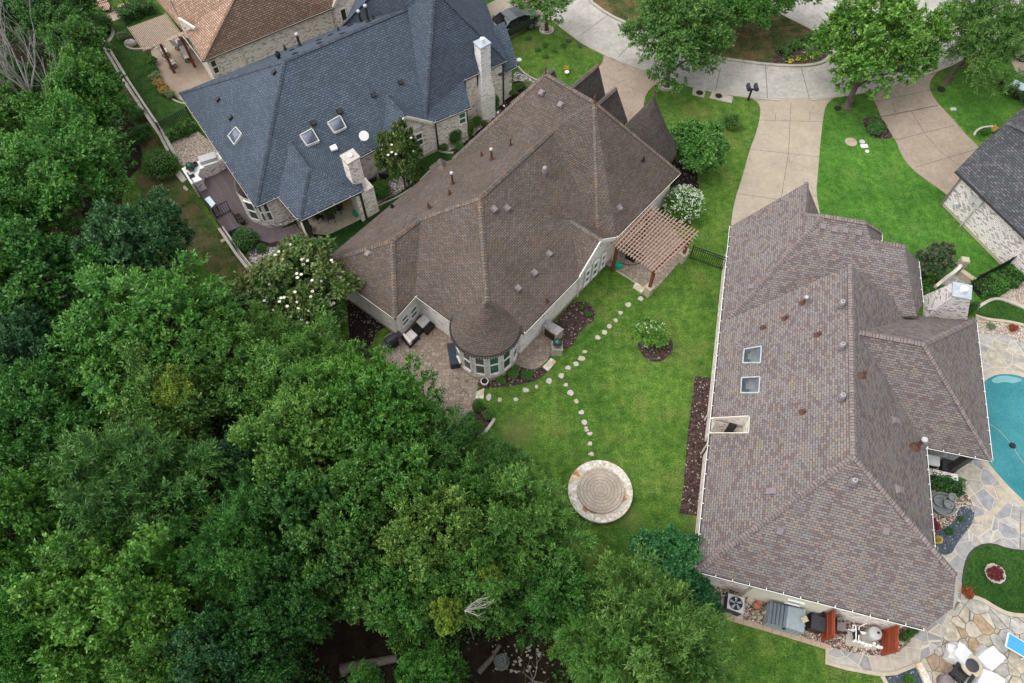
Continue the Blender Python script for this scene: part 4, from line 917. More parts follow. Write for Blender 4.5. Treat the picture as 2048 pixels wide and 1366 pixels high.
for x, y in ((1645, 453), (1668, 459), (1690, 461), (1717, 466), (1547, 983), (1543, 1062) if False else (1541, 984), (1771, 1060), (1790, 842), (1798, 980), (1559, 1060), (1504, 575)): box_vent(hc, fC, x, y, M['vent_brown'], .30)
for x, y in ((1678, 614), (1678, 698), (1678, 799), (1701, 968)): turbine(hc, fC, x, y, M['vent_brown'], .17)
for x, y, h in ((1606, 606, .5), (1527, 655, .2), (1570, 637, .3), (1636, 670, .3), (1725, 750, .4), (1606, 824, .25)): pipe(hc, fC, x, y, M['rust_pipe'], .07, h, M['grey_l'] if h > .45 else None)
pipe(hc, fC, 1832, 893, M['rust_pipe'], .10, .8, M['grey_l'])
A, B = wallAB(C_['nw'], C_['sw'])
for py in (850, 912):
    p = onwall(1408 if py < 900 else 1404, py, A, B); q = Vector((p.x - .12, p.y, 0)); downspout(hc, q + Vector((0, 0, 2.7)), q, M['trim'])
# bump-out with window on the south side
A, B = wallAB(C_['sw'], C_['se'])
pa, pb = onwall(1483, 1186, A, B), onwall(1632, 1222, A, B); pa.z = pb.z = 0; dd = (pb - pa).normalized(); nn2 = Vector((dd.y, -dd.x, 0)); nn2 = nn2 if nn2.y < 0 else -nn2
m = MB(); m.prism([pa - nn2 * .2, pb - nn2 * .2, pb + nn2 * .18, pa + nn2 * .18], 0, 2.72); m.build('bay_panel', M['trim'], hc)
window(hc, pa + nn2 * .18, pb + nn2 * .18, (1568, 1203), (1609, 1206), 'glass_green', 1, sill=False)
# porch on the pool side
m = MB(); pc = P(1968, 912, E0); pc.z = 0; c0 = P(1880, 975); pl = P(1962, 945)
for q in ((1893, 955), (1945, 640)): 
    c = P(*q); 
m.prism([pc + Vector((-.4, .1, 0)), pc + Vector((-.05, .1, 0)), pc + Vector((-.05, .45, 0)), pc + Vector((-.4, .45, 0))], 0, E0 - .1); m.build('porch_column', M['gutter_dark'], hc)
m = MB(); m.bar(C_['ep'] + Vector((.2, .35, -.3)), C_['pe'] + Vector((-.3, .35, -.3)), .25, .3); m.build('porch_beam', M['gutter_dark'], hc)
# chimney
top = PL([(1905, 566), (1942, 573), (1940, 600), (1904, 593)], 5.0); bot = PL([(1846, 592), (1940, 602), (1932, 652), (1846, 640)], 2.6)
ch = MB().loft(top, bot).build('chimney', M['brick_bw'], hc)
tc2 = sum(top, Vector()) / 4; tp = [tc2 + (p - tc2) * 1.06 for p in top]; MB().loft([p + Vector((0, 0, .09)) for p in tp], tp).build('chimney_cap', M['zinc'], ch)
MB().lathe(tc2, [(.13, .08), (.13, .2), (.19, .2), (.19, .32), (0, .34)], 18).build('flue_cap', M['white'], ch, smooth=True)
m = MB(); m.bar(P(1855, 619, 3.3), P(1893, 617, 3.9), .12, .08); m.bar(P(1893, 617, 3.9), P(1926, 633, 3.2), .12, .08); m.build('chimney_flashing', M['zinc'], ch)

# ===== blue-grey roofed house =====
A_ = px3(dict(w=(359, 186, E0), s=(511, 413, E0), r1=(568, 122, 7.2), r2=(814, 17, 7.2), q1=(685, 52, E0), i1=(557, 392, E0), wr=(580, 282, 4.3), wp=(618, 335, 4.25), c1=(599, 441, E0), c2=(727, 379, E0), i2=(710, 319, E0), gl=(764, 290, E0), gp=(810, 231, 4.2), gk=(773, 189, 4.2), gr=(868, 244, E0), mm=(850, 230, 3.2), ap=(868, -25, 9.2), aw=(778, -48, 9.2), h1=(941, 214, E0), h2=(927, 159, 4.0), h3=(1014, 120, 3.9), h4=(930, -110, 3.9), h5=(740, -60, 3.9)))
for k, q in dict(r2=(814, 17), wr=(580, 282), gk=(773, 189), mm=(850, 230)).items(): A_[k] = onplane(*q, A_['r1'], A_['s'], A_['i2'])
print('A', {k: round(A_[k].z, 2) for k in ('r2', 'wr', 'gk', 'mm')}, 'C', {k: round(C_[k].z, 2) for k in ('sy', 'sx', 'ex', 'vt', 'eh', 'x1', 'wn', 'nE', 'ez', 'a3', 'b1')}, 'B', {k: round(G[k].z, 2) for k in ('j', 't2', 'gr')})
fA = [[A_[k] for k in q.split()] for q in ('w s r1', 'w r1 r2 q1', 'r1 s i1 wr i2 gl gk mm r2', 'wr i1 c1 wp', 'wp c1 c2', 'wr wp c2 i2', 'gk gl gp', 'gk gp gr mm', 'aw q1 r2 mm ap', 'ap mm gr h1 h2 h3', 'ap h3 h4', 'ap h4 h5 aw', 'aw h5 q1')]
ha = root('house', P(690, 230), 'blue-grey shingle roofed house with wooden deck and white satellite dish, left of the middle house', 'house')
roofpart(ha, fA, M['roof_blue'])
caps(ha, [[A_['r1'], A_['r2']], [A_['r1'], A_['s']], [A_['r1'], A_['w']], [A_['wr'], A_['wp']], [A_['wp'], A_['c1']], [A_['wp'], A_['c2']], [A_['gk'], A_['gp']], [A_['ap'], A_['mm']], [A_['mm'], A_['gr']], [A_['ap'], A_['h3']], [A_['aw'], A_['ap']], [A_['aw'], A_['q1']]], M['cap_blue'])
HC = P(690, 230)
gutter(ha, [[A_['w'], A_['s']], [A_['s'], A_['i1']], [A_['i1'], A_['c1']], [A_['c1'], A_['c2']], [A_['i2'], A_['gl']], [A_['gr'], A_['h1']], [A_['h2'], A_['h3']]], M['gutter_dark'], M['grey_l'], 1.1)
oA = [A_['w'], A_['s'], P(548, 392, E0), A_['i2'], A_['gr'], A_['h1'], P(930, 165, E0), P(850, 20, E0), A_['q1']]
walls(ha, oA, M['brick_mix'], E0 + .12, base=M['cream_stone'])
hz = lambda p: Vector((p.x, p.y, 0))
walls(ha, [hz(A_[k]) for k in ('h2', 'h3', 'h4', 'h5')] + [hz(P(860, 60, 4))], M['brick_mix'], 3.95, .28, 'tall_wall')
m = MB(); gi = (A_['gr'] - A_['gl']).normalized(); n2_ = Vector((gi.y, -gi.x, 0)); n2_ = n2_ if n2_.y < 0 else -n2_; of = n2_ * -.26 + Vector((0, 0, -.18))
m.poly([A_['gl'] + of, A_['gr'] + of, A_['gp'] + of]); m.build('gable_wall', M['brick_mix'], ha)
m = MB()
for a, b in ((A_['gl'], A_['gp']), (A_['gp'], A_['gr'])): m.bar(a + n2_ * .02 - Vector((0, 0, .12)), b + n2_ * .02 - Vector((0, 0, .12)), .06, .2)
m.build('gable_fascia', M['trim'], ha)
A, B = wallAB(A_['i2'], A_['gr'])
window(ha, A, B, (833, 294), (844, 262), 'glass', 2, arch=.0); window(ha, A, B, (828, 258), (841, 250), 'glass', 1, sill=True)
A, B = wallAB(A_['gr'], A_['h1'])
window(ha, A, B, (918, 250), (931, 221), 'glass_green', 2)
for (x, y, zt, sp) in ((871, 248, 2.7, 1), (954, 150, 3.7, 2), (1005, 130, 3.7, 2)):
    AA, BB = (A, B) if sp == 1 else (hz(A_['h2']), hz(A_['h3']))
    n = (BB - AA).cross(Vector((0, 0, 1))).normalized(); n = n if n.y < 0 else -n
    if sp == 2: AA = AA - n * .3; BB = BB - n * .3
    p = onwall(x, y + 8, AA, BB); q = hz(p) + n * .08; downspout(ha, q + Vector((0, 0, zt)), q, M['gutter_dark'], .11)
# lower roof pieces at the front of the blue house
lo = [[P(960, 66, 4.3), P(1009, 43, 4.3), P(1036, 128, E0), P(1007, 147, E0), P(965, 150, E0)]]
roofpart(ha, lo, M['roof_blue'], 'lower_roof'); gutter(ha, [[P(1007, 147, E0), P(1034, 131, E0)]], M['gutter_dark'], M['grey_l'], 1.1)
lo2 = [[P(926, 0, 5), P(952, -10, 4.2), P(970, 24, 3.6), P(964, 50, 3.1), P(951, 55, 3.1), P(905, 5, 5)]]
roofpart(ha, lo2, M['roof_blue'], 'lower_roof')
walls(ha, [P(952, 56, E0), P(1014, 60, E0), P(1036, 128, E0), P(1007, 147, E0), P(960, 150, E0)], M['brick_mix'], E0, .4, 'front_wall')
m = MB(); m.bar(P(955, 57, 2.9), P(963, 50, 2.9), .3, .3); m.build('white_fascia', M['white'], ha)
for q in ([(600, 272), (624, 259), (638, 283), (614, 293)], [(655, 247), (680, 233), (692, 256), (669, 267)], [(474, 256), (486, 270), (471, 291), (459, 274)]): skylight(ha, q, fA)
for x, y in ((801, 165), (747, 190), (679, 223), (626, 246), (462, 236), (437, 199), (549, 145)): box_vent(ha, fA, x, y, M['black'], .28, .18)
for x, y in ((584, 100), (590, 107), (638, 80), (639, 86), (661, 70), (685, 67), (700, 51), (738, 44)): box_vent(ha, fA, x, y, M['black'], .3, .06)
turbine(ha, fA, 558, 117, M['black'], .16)
for x, y, h in ((600, 92, .9), (721, 44, .8), (736, 42, 1.1), (747, 38, .3), (570, 97, .3), (677, 61, .3)): pipe(ha, fA, x, y, M['gutter_dark'], .09 if h > .5 else .05, h, M['grey_l'] if h > .5 else None)
p, n = hitfaces(fA, 728, 292); MB().tube([p, p + Vector((-.1, -.05, .5)), p + Vector((.25, 0, .75))], .03, 6).build('dish_arm', M['grey_l'], ha)
def dish():
    m = MB(); prof = [(.02, .0), (.15, .02), (.26, .06), (.31, .10)]
    m.lathe((0, 0, 0), prof, 24); m.lathe((0, 0, .012), prof, 24); o = m.build('satellite_dish', M['white'], ha, smooth=True)
    o.location = hitfaces(fA, 732, 290)[0] - ORIG[ha.name] + Vector((0, 0, .8)); o.rotation_euler = (math.radians(52), math.radians(25), 0)
    for v in o.data.vertices: v.co += ORIG[ha.name]
    m = MB(); 
ORIG_h = ORIG[ha.name]; dish()
p, n = hitfaces(fA, 667, 296); MB().box(p + n * .06, .42, .42, .12, math.radians(25)).build('roof_hatch', M['white'], ha)
# chimneys
top = PL([(682, 314), (706, 301), (719, 316), (696, 330)], 4.8); cc = sum(top, Vector()) / 4
ch = MB(); bt = [Vector((p.x, p.y, 2.2)) for p in top]; ch.loft(top, bt)
k0 = P(715, 415) ; d1 = (top[2] - top[3]); d1.z = 0; d1.normalize(); d0 = (top[0] - top[3]); d0.z = 0; d0.normalize()
ft_ = [Vector((top[3].x, top[3].y, 0)) - d1 * .15 - d0 * .25, Vector((top[2].x, top[2].y, 0)) + d1 * .35 - d0 * .25, Vector((top[1].x, top[1].y, 0)) + d1 * .35, Vector((top[0].x, top[0].y, 0)) - d1 * .15]
ch.prism(ft_, 0, 2.3); ch = ch.build('chimney', M['brick_mix'], ha)
tp = [cc + (p - cc) * 1.12 for p in top]; MB().loft([p + Vector((0, 0, .12)) for p in tp], tp).build('chimney_cap', M['white_stone'], ch); MB().lathe(cc, [(.12, .1), (.15, .13), (.17, .22), (0, .26)], 16).build('flue_cap', M['white'], ch, smooth=True)
top = PL([(948, 86), (968, 77), (981, 88), (961, 99)], 5.9); cc = sum(top, Vector()) / 4; ch = MB()
mid = [cc + (p - cc) * .95 for p in top]; mid = [Vector((p.x, p.y, 3.5)) for p in mid]; low = [Vector((cc.x, cc.y, 0)) + (Vector((p.x, p.y, 0)) - Vector((cc.x, cc.y, 0))) * 1.4 for p in top]
ch.loft(top, mid); ch.loft(mid, [Vector((p.x, p.y, 2.0)) for p in low]); ch.loft([Vector((p.x, p.y, 2.0)) for p in low], low); ch = ch.build('chimney', M['brick_white'], ha)
tp = [cc + (p - cc) * 1.12 for p in top]; MB().loft([p + Vector((0, 0, .1)) for p in tp], tp).build('chimney_cap', M['zinc'], ch); MB().lathe(cc, [(.09, .1), (.09, .25), (.14, .28), (.14, .42), (0, .45)], 14).build('flue_cap', M['white'], ch, smooth=True)
# bay window wall on the deck and porch posts
bc = P(548, 420); bay = MB()
for k in range(24):
    a0, a1 = math.radians(-200 + k * 10), math.radians(-200 + (k + 1) * 10); f = [bc + Vector((math.cos(a) * 1.65, math.sin(a) * 1.65, 0)) for a in (a0, a1)]
    bay.poly([f[0], f[1], f[1] + Vector((0, 0, 2.8)), f[0] + Vector((0, 0, 2.8))], [(a0 * 1.65, 0), (a1 * 1.65, 0), (a1 * 1.65, 2.8), (a0 * 1.65, 2.8)])
bay.build('bay_wall', M['brick_mix'], ha)
for dg in (-112, -82):
    a = math.radians(dg); d = Vector((math.cos(a), math.sin(a), 0)); s = Vector((-d.y, d.x, 0)); c = bc + d * 1.65; f = MB()
    for sg in (-1, 1): f.bar(c + s * sg * .33 + Vector((0, 0, .9)), c + s * sg * .33 + Vector((0, 0, 2.5)), .08, .12)
    for z in (.9, 1.7, 2.5): f.bar(c - s * .33 + Vector((0, 0, z)), c + s * .33 + Vector((0, 0, z)), .12, .08)
    w_ = f.build('window', M['white'], ha); MB().poly([c - s * .33 + d * .02 + Vector((0, 0, .9)), c + s * .33 + d * .02 + Vector((0, 0, .9)), c + s * .33 + d * .02 + Vector((0, 0, 2.5)), c - s * .33 + d * .02 + Vector((0, 0, 2.5))]).build('pane', M['glass'], w_)
m = MB(); q = hz(inset([A_['c1'], A_['c2'], A_['i2'], A_['wr'], A_['i1']], .45)[0])
ins = inset([A_['i1'], A_['c1'], A_['c2'], A_['i2']], .4)
cols_ = sorted(ins, key=lambda p: (p - A_['c1']).length)
for cref in ('c1', 'c2'):
    p = min(ins, key=lambda v: (hz(v) - hz(A_[cref])).length); m = MB(); m.box((p.x, p.y, E0 / 2 - .1), .38, .38, E0 - .2, .45); m.build('porch_column', M['gutter_dark'], ha)
m = MB(); a, b = [min(ins, key=lambda v: (hz(v) - hz(A_[c])).length) + Vector((0, 0, E0 - .3)) for c in ('c1', 'c2')]; m.bar(a, b, .25, .25); m.build('porch_beam', M['gutter_dark'], ha)
m = MB(); pc1 = min(ins, key=lambda v: (hz(v) - hz(A_['c1'])).length); pi1 = min(ins, key=lambda v: (hz(v) - hz(A_['i1'])).length); m.bar(hz(pc1) + Vector((0, 0, 1.3)), hz(pc1).lerp(hz(pi1), .5) + Vector((0, 0, 1.3)), .2, 2.5); m.build('porch_side_wall', M['trim'], ha)

# ===== tan roofed house =====
ED = 2.9
D_ = px3(dict(se=(405, 121, ED), hp=(470, -10, 6.3), r2=(560, -50, 6.3), e2=(668, 13, ED), gt=(342, 0, 4.3), g9=(330, -40, 4.8)))
hd = root('house', P(500, 40), 'tan shingle roofed brick house in the top left, with a slatted patio cover', 'house')
fD = [[D_['se'], D_['hp'], D_['g9'], D_['gt'], P(371, 62, ED)], [D_['se'], D_['e2'], P(700, -40, 4), D_['r2'], D_['hp']]]
roofpart(hd, fD, M['roof_tan']); caps(hd, [[D_['hp'], D_['se']], [D_['hp'], D_['r2']]], M['cap_tan'])
roofpart(hd, [[P(367, 61, 2.9), P(340, 0, 3.8), P(325, -30, 4.0), P(295, -30, 2.9), P(314, 0, 2.9)]], M['roof_tan'], 'lower_roof')
HC = P(520, 0)
gutter(hd, [[D_['se'], D_['e2']], [P(364, 66, ED), D_['se']]], M['gutter_dark'], M['trim'], 50)
m = MB(); a, b, c = P(358, 37, 4.0), P(390, 57, 3.8), P(371, 61, 3.15); m.poly([a, c, b]); m.build('stone_gable', M['brick_bw'], hd)
m = MB(); m.bar(a, b, .15, .18); m.bar(a, c, .15, .15); m.build('gable_fascia', M['trim'], hd)
oD = [D_['se'], D_['e2'], P(740, 0, ED), P(720, -100, ED), P(300, -60, ED), P(365, 62, ED)]
walls(hd, oD, M['brick_mix'], ED + .1, base=M['cream_stone'])
m = MB(); A, B = wallAB(D_['se'], D_['e2']); hz0 = hz
# wing with the arched windows
g0, g1 = P(668, 16, ED), P(742, -14, ED); 
m = MB(); a = hz(g0); b = hz(g1); dd = (b - a).normalized(); n_ = Vector((dd.y, -dd.x, 0)); n_ = n_ if n_.y < 0 else -n_
a = a - n_ * .2; b = b - n_ * .2
m.poly([a, b, b + Vector((0, 0, ED)), (a + b) / 2 + Vector((0, 0, ED + 1.8)), a + Vector((0, 0, ED))]); m.build('gable_wall', M['brick_mix'], hd)
m = MB(); m.bar(a + Vector((0, 0, ED)), (a + b) / 2 + Vector((0, 0, ED + 1.8)), .3, .2); m.bar(b + Vector((0, 0, ED)), (a + b) / 2 + Vector((0, 0, ED + 1.8)), .3, .2); m.build('gable_fascia', M['trim'], hd)
for bl, tr in (((684, 44), (691, 14)), ((701, 33), (710, 7)), ((720, 20), (727, 0))): window(hd, a, b, bl, tr, 'screen', 1, frame='trim', sill=False)
A, B = wallAB(D_['se'], D_['e2']); window(hd, A, B, (429, 149), (430, 117), 'screen', 2, frame='trim')
for x, y in ((473, 25), (533, 4), (512 + 24, 50), (512, 62)): box_vent(hd, fD, x, y, M['vent_brown'], .32)
n = (B - A).cross(Vector((0, 0, 1))).normalized(); n = n if n.y < 0 else -n
for x, y in ((660, 27), (480, 97)): p = hz(onwall(x, y, A, B)) + n * .1; downspout(hd, p + Vector((0, 0, 3)), p, M['trim'])

# ===== grey roofed house, right edge =====
E_ = px3(dict(sw=(1912, 341, E0), nw=(1968, 283, 4.1), s2=(2140, 560, E0), e1=(2200, 330, 6.4)))
he = root('house', P(2100, 330), 'pale brick house with grey shingle roof at the right edge of the picture', 'house')
fE = [[E_['sw'], E_['s2'], E_['e1'], P(2017, 246, 5.5), E_['nw']], [P(2017, 246, 5.5), E_['e1'], P(2200, 150, 4.5), P(2060, 205, 3.8), P(1990, 262, 4.1)]]
fE += [[E_['e1'], E_['s2'], P(2430, 560, E0)], [E_['e1'], P(2430, 560, E0), P(2400, 200, E0), P(2200, 150, 4.5)]]
roofpart(he, fE, M['roof_grey']); caps(he, [[P(2017, 246, 5.5), E_['e1']]], M['cap_grey'])
HC = P(2120, 330)
walls(he, [P(1921, 347, E0), E_['s2'], P(2300, 400, E0), P(2200, 200, E0), P(2000, 275, E0)], M['brick_bw'], E0 + .05, .25, base=M['cream_stone'])
m = MB(); A = P(1921, 347, E0) ; gutter(he, [[E_['sw'], E_['s2']]], M['gutter_dark'])
A, B = wallAB(P(1921, 347, E0), E_['s2'], .25); n = (B - A).cross(Vector((0, 0, 1))).normalized(); n = n if n.dot(Vector((-1, -1, 0))) > 0 else -n
p = hz(onwall(1927, 352, A, B)) + n * .1; downspout(he, p + Vector((0, 0, 2.75)), p, M['vent_brown'], .12)
for x, y, sx in ((1948, 398, .35), (1961, 402, .45)):
    p = onwall(x, y, A, B); m = MB(); m.box(p + n * .1, sx, .2, .5, math.atan2((B - A).y, (B - A).x)); m.build('meter_box', M['grey_l'], he)
m = MB(); p = onwall(1958, 410, A, B); m.tube([p + n * .12 - Vector((0, 0, .2)), hz(p) + n * .12], .05, 6); m.tube([onwall(1915, 405, A, B) + n * .2, onwall(1922, 408, A, B) + n * .2], .14, 10); m.build('gas_pipe', M['grey_l'], he)
# ---------------- yards and furniture ----------------
def stone(px, py, rx, ry, mat, label, h=.045, name='stepping_stone', cat='stepping stone', group='stepping stones across the lawn', seed=0):
    rnd = random.Random(seed * 7 + 1); c = P(px, py); k = mpp(px, py); n = 9; pts = []
    for i in range(n):
        a = math.tau * i / n; q = rnd.uniform(.78, 1.15); pts.append((c.x + math.cos(a) * rx * k * q, c.y + math.sin(a) * ry * k * q * 1.1))
    m = MB(); m.prism(pts, -.03, h * .6); top = [(c.x + (x - c.x) * .9, c.y + (y - c.y) * .9) for x, y in pts]; m.prism(top, h * .6, h)
    return m.build(name, mat, label=label, cat=cat, group=group)
Z = lambda x, y: (900 + x / 5.115, 700 + y / 5.115)
R7 = lambda x, y: (1024 + x / 4, 342 + y / 4)
ss = [(Z(397, 485), 6, 7, 'large triangular pale stone beside the patio landing, first of the lawn path'), (Z(507, 510), 5, 5, 'tan stone second from the patio landing on the lawn path'), (Z(672, 505), 5, 4, 'small reddish-white stone third from the patio landing'),
      (Z(772, 410), 7, 5, 'long pale oval stone just below the mulch bed of the tower'), (Z(885, 377), 4, 4, 'smallest round stone beside the tower mulch bed'), (Z(1014, 322), 6, 6, 'round pale stone at the right tip of the tower mulch bed'),
      (Z(1140, 265), 6, 6, 'squarish stone where the two stone paths meet'), (Z(1208, 183), 6, 5, 'tilted grey stone just above where the paths meet'), (Z(1290, 142), 6, 5, 'oblong grey stone right of the slab step'), (Z(1345, 87), 8, 5, 'long brown slanting stone right of the egg cooker stand'),
      (Z(1382, 20), 5, 4, 'tan stone next above the long brown slanting one'), (R7(685, 1335), 6, 5, 'pale stone level with the stone outdoor cabinet'), (R7(740, 1290), 6, 5, 'pale slanting stone beside the upper mulch bed, lower one'), (R7(780, 1243), 5, 5, 'brown stone beside the middle of the upper mulch bed'), (R7(830, 1195), 5, 5, 'tan stone beside the upper end of the mulch bed'),
      (R7(868, 1135), 5, 4, 'small white stone third below the brick patio'), (R7(930, 1070), 7, 5, 'wedge-shaped pale stone second below the brick patio'), (R7(1030, 1023), 6, 5, 'white stone nearest the pergola stone pillar'),
      (Z(1185, 357), 5, 4, 'first stone below the path junction on the way to the fire pit'), (Z(1235, 442), 7, 6, 'big square pinkish-white stone second below the junction'), (Z(1292, 525), 5, 5, 'tan stone third below the junction'), (Z(1345, 640), 6, 5, 'clean white stone halfway down to the fire pit'),
      (Z(1375, 742), 6, 5, 'stone just above the cluster of small stones'), (Z(1393, 797), 4, 3, 'tiny upper stone of the cluster'), (Z(1400, 824), 5, 2.5, 'thin stone in the middle of the cluster'), (Z(1432, 857), 6, 4, 'wide lower stone of the cluster'), (Z(1432, 958), 5, 5, 'round white stone second above the fire pit'), (Z(1445, 1065), 6, 4, 'dull tan stone nearest the fire pit')]
for i, ((x, y), a, b, lb) in enumerate(ss): stone(x, y, a, b, M['cream_stone'] if 'tan' in lb or 'brown' in lb else M['white_stone'], lb, seed=i)
def slab(pts, mat, label, h=.12, name='stone_slab', cat='stone slab'):
    q = PL(pts); return MB().prism(q, -.02, h).build(name, mat, label=label, cat=cat)
slab([(1085, 736), (1102, 718), (1112, 725), (1096, 744)], M['rubble'], 'cream slab step between the round patio and the lawn', .14)
slab([(952, 785), (969, 778), (967, 799), (951, 798)], M['rubble'], 'brown-stained cream landing slab at the edge of the cobble patio', .1)
slab([(1265, 576), (1271, 567), (1291, 577), (1283, 588)], M['rubble'], 'reddish stone step at the corner of the pergola patio', .13)
# fire pit disc
def disc():
    c = P(1200.5, 982, .3); k = mpp(1200, 982, .3); r = root('fire_pit', (c.x, c.y, 0), 'round fire pit of cream rubble around circular pavers on the lawn', 'fire pit')
    o = MB().lathe((c.x, c.y, 0), [(63 * k, -.02), (63 * k, .26), (65.0 * k, .28), (64.5 * k, .36), (40 * k, .36)], 64).build('stone_ring', M['rubble'], r)
    MB().lathe((c.x, c.y, 0), [(47 * k, .34), (47 * k, .47), (0, .475)], 64).build('paver_disc', M['polar'], r)
    MB().lathe((c.x, c.y, 0), [(63.6 * k, .02), (63.6 * k, .05)], 64)
disc()
# pergola of the middle house
def pergola(corners, z, base, label, n_top, n_sub, posts, mat_top, mat_sub, mat_post, name='pergola', th=.05):
    a, b, c, d = [P(x, y, z) for x, y in corners]    # slats run a->b and d->c
    r = root(name, base, label, 'pergola')
    for i in range(n_top):
        t = i / (n_top - 1); p = a.lerp(d, t); q = b.lerp(c, t); e = (q - p).normalized() * .12
        MB().bar(p - e, q + e, th * .8, .05).build('slat', mat_top, r)
    for i in range(n_sub):
        t = (i + .5) / n_sub; p = a.lerp(b, t); q = d.lerp(c, t); e = (q - p).normalized() * .2; zz = Vector((0, 0, -.11))
        MB().bar(p - e + zz, q + e + zz, .035, .09).build('rafter', mat_sub, r)
    for t in (.07, .93):
        p = a.lerp(d, t); q = b.lerp(c, t); MB().bar(p + Vector((0, 0, -.3)), q + Vector((0, 0, -.3)), .1, .22).build('beam', mat_post, r)
    for (u, v, stone_h) in posts:
        p = a.lerp(b, u).lerp(d.lerp(c, u), v); m = MB(); m.box((p.x, p.y, (z - .3 + stone_h) / 2), .16, .16, z - .3 - stone_h, .75); m.build('post', mat_post, r)
        if stone_h:
            m = MB(); m.box((p.x, p.y, stone_h / 2), .42, .42, stone_h, .75); m.box((p.x, p.y, stone_h + .03), .48, .48, .06, .75); m.build('pillar', M['cream_stone'], r)
    return r
pergola([(1226, 489), (1299, 409), (1394, 464), (1312, 543)], 2.75, P(1300, 500), 'open red-brown timber pergola with crossed slats over the brick patio of the middle house', 17, 15, [(.06, .06, 0), (.06, .93, .75), (.93, .93, .75), (.93, .06, 0)], M['slat'], M['slat_b'], M['wood_red'])
pergola([(256, 56), (287.5, 102), (365, 70.5), (332, 28)], 2.9, P(320, 90), 'close-slatted brown pergola over the patio of the tan roofed house', 2, 2, [(.8, .45, 0), (.9, .97, 0)], M['slat_b'], M['wood_red'], M['wood_red'])
rp = [o for o in bpy.data.objects if o.name.startswith('pergola')][-1]
a, b, c, d = [P(x, y, 2.95) for x, y in [(256, 56), (287.5, 102), (365, 70.5), (332, 28)]]
for i in range(1, 26):
    t = i / 26; MB().bar(a.lerp(d, t), b.lerp(c, t), .065, .05).build('slat', M['slat_b'], rp)
# metal picket fences
def fence(p0, p1, h, label, group=None, sp=.13, mat='black', z0=0, post=2.2, name='metal_fence'):
    p0, p1 = Vector(p0), Vector(p1); r = root(name, (p0 + p1) / 2 + Vector((0, 0, z0)), label, 'fence', group); d = (p1 - p0).normalized(); L = (p1 - p0).length; zz = Vector((0, 0, z0))
    m = MB()
    for z in (h * .93, h * .78, .12): m.bar(p0 + zz + Vector((0, 0, z)), p1 + zz + Vector((0, 0, z)), .035, .04)
    m.build('rail', M[mat], r); m = MB(); n = int(L / sp)
    for i in range(n + 1): q = p0 + d * i * sp + zz; m.bar(q + Vector((0, 0, .05)), q + Vector((0, 0, h)), .032, .032)
    m.build('pickets', M[mat], r); k = max(1, round(L / post))
    for i in range(k + 1): q = p0.lerp(p1, i / k) + zz; m = MB(); m.bar(q, q + Vector((0, 0, h + .06)), .06, .06); m.build('post', M[mat], r)
    return r
fence(P(1379, 517), P(1446, 541), 1.3, 'black picket fence between the pergola and the large right-hand house')
fence(P(327, 272), P(385, 240), 1.2, 'black picket fence crossing from the long wall to the blue-grey roofed house')
fence(P(207, 30), P(300, 2), 1.2, 'black picket fence at the top left beside the pink-brown deck')
fence(P(1938, 575), P(2060, 510), 1.3, 'black fence running beside the hedge at the right edge', sp=.09)
# long retaining wall on the woodland side
def rwall(path, label, h=.5, wd=.45, mat='white_stone', rail=.9):
    q = PL(path); r = root('retaining_wall', q[0], label, 'wall'); L, R_ = [], []
    m = MB(); cp = MB(); rm = MB()
    for a, b in zip(q, q[1:]):
        m.bar(a + Vector((0, 0, h / 2)), b + Vector((0, 0, h / 2)), wd, h); cp.bar(a + Vector((0, 0, h + .03)), b + Vector((0, 0, h + .03)), wd + .08, .06)
    m.build('stonework', M['rubble'] if mat == 'white_stone' else M[mat], r); cp.build('coping', M['white_stone'], r)
    if rail:
        for a, b in zip(q, q[1:]):
            for z in (.15, rail): rm.bar(a + Vector((0, 0, h + z)), b + Vector((0, 0, h + z)), .04, .04)
            n = max(1, int((b - a).length / 1.6))
            for i in range(n + 1): p = a.lerp(b, i / n); rm.bar(p + Vector((0, 0, h)), p + Vector((0, 0, h + rail)), .05, .05)
        rm.build('handrail', M['black'], r)
    return r
rwall([(188, 60), (215, 100), (260, 175), (298, 233), (330, 280), (355, 328)], 'long white-capped stone wall with a black handrail between the woods and the back lawn, top left', .5, .38)
rwall([(448, 468), (480, 515), (516, 562)], 'short mossy stone wall with black handrail below the wooden deck', .6, .3)
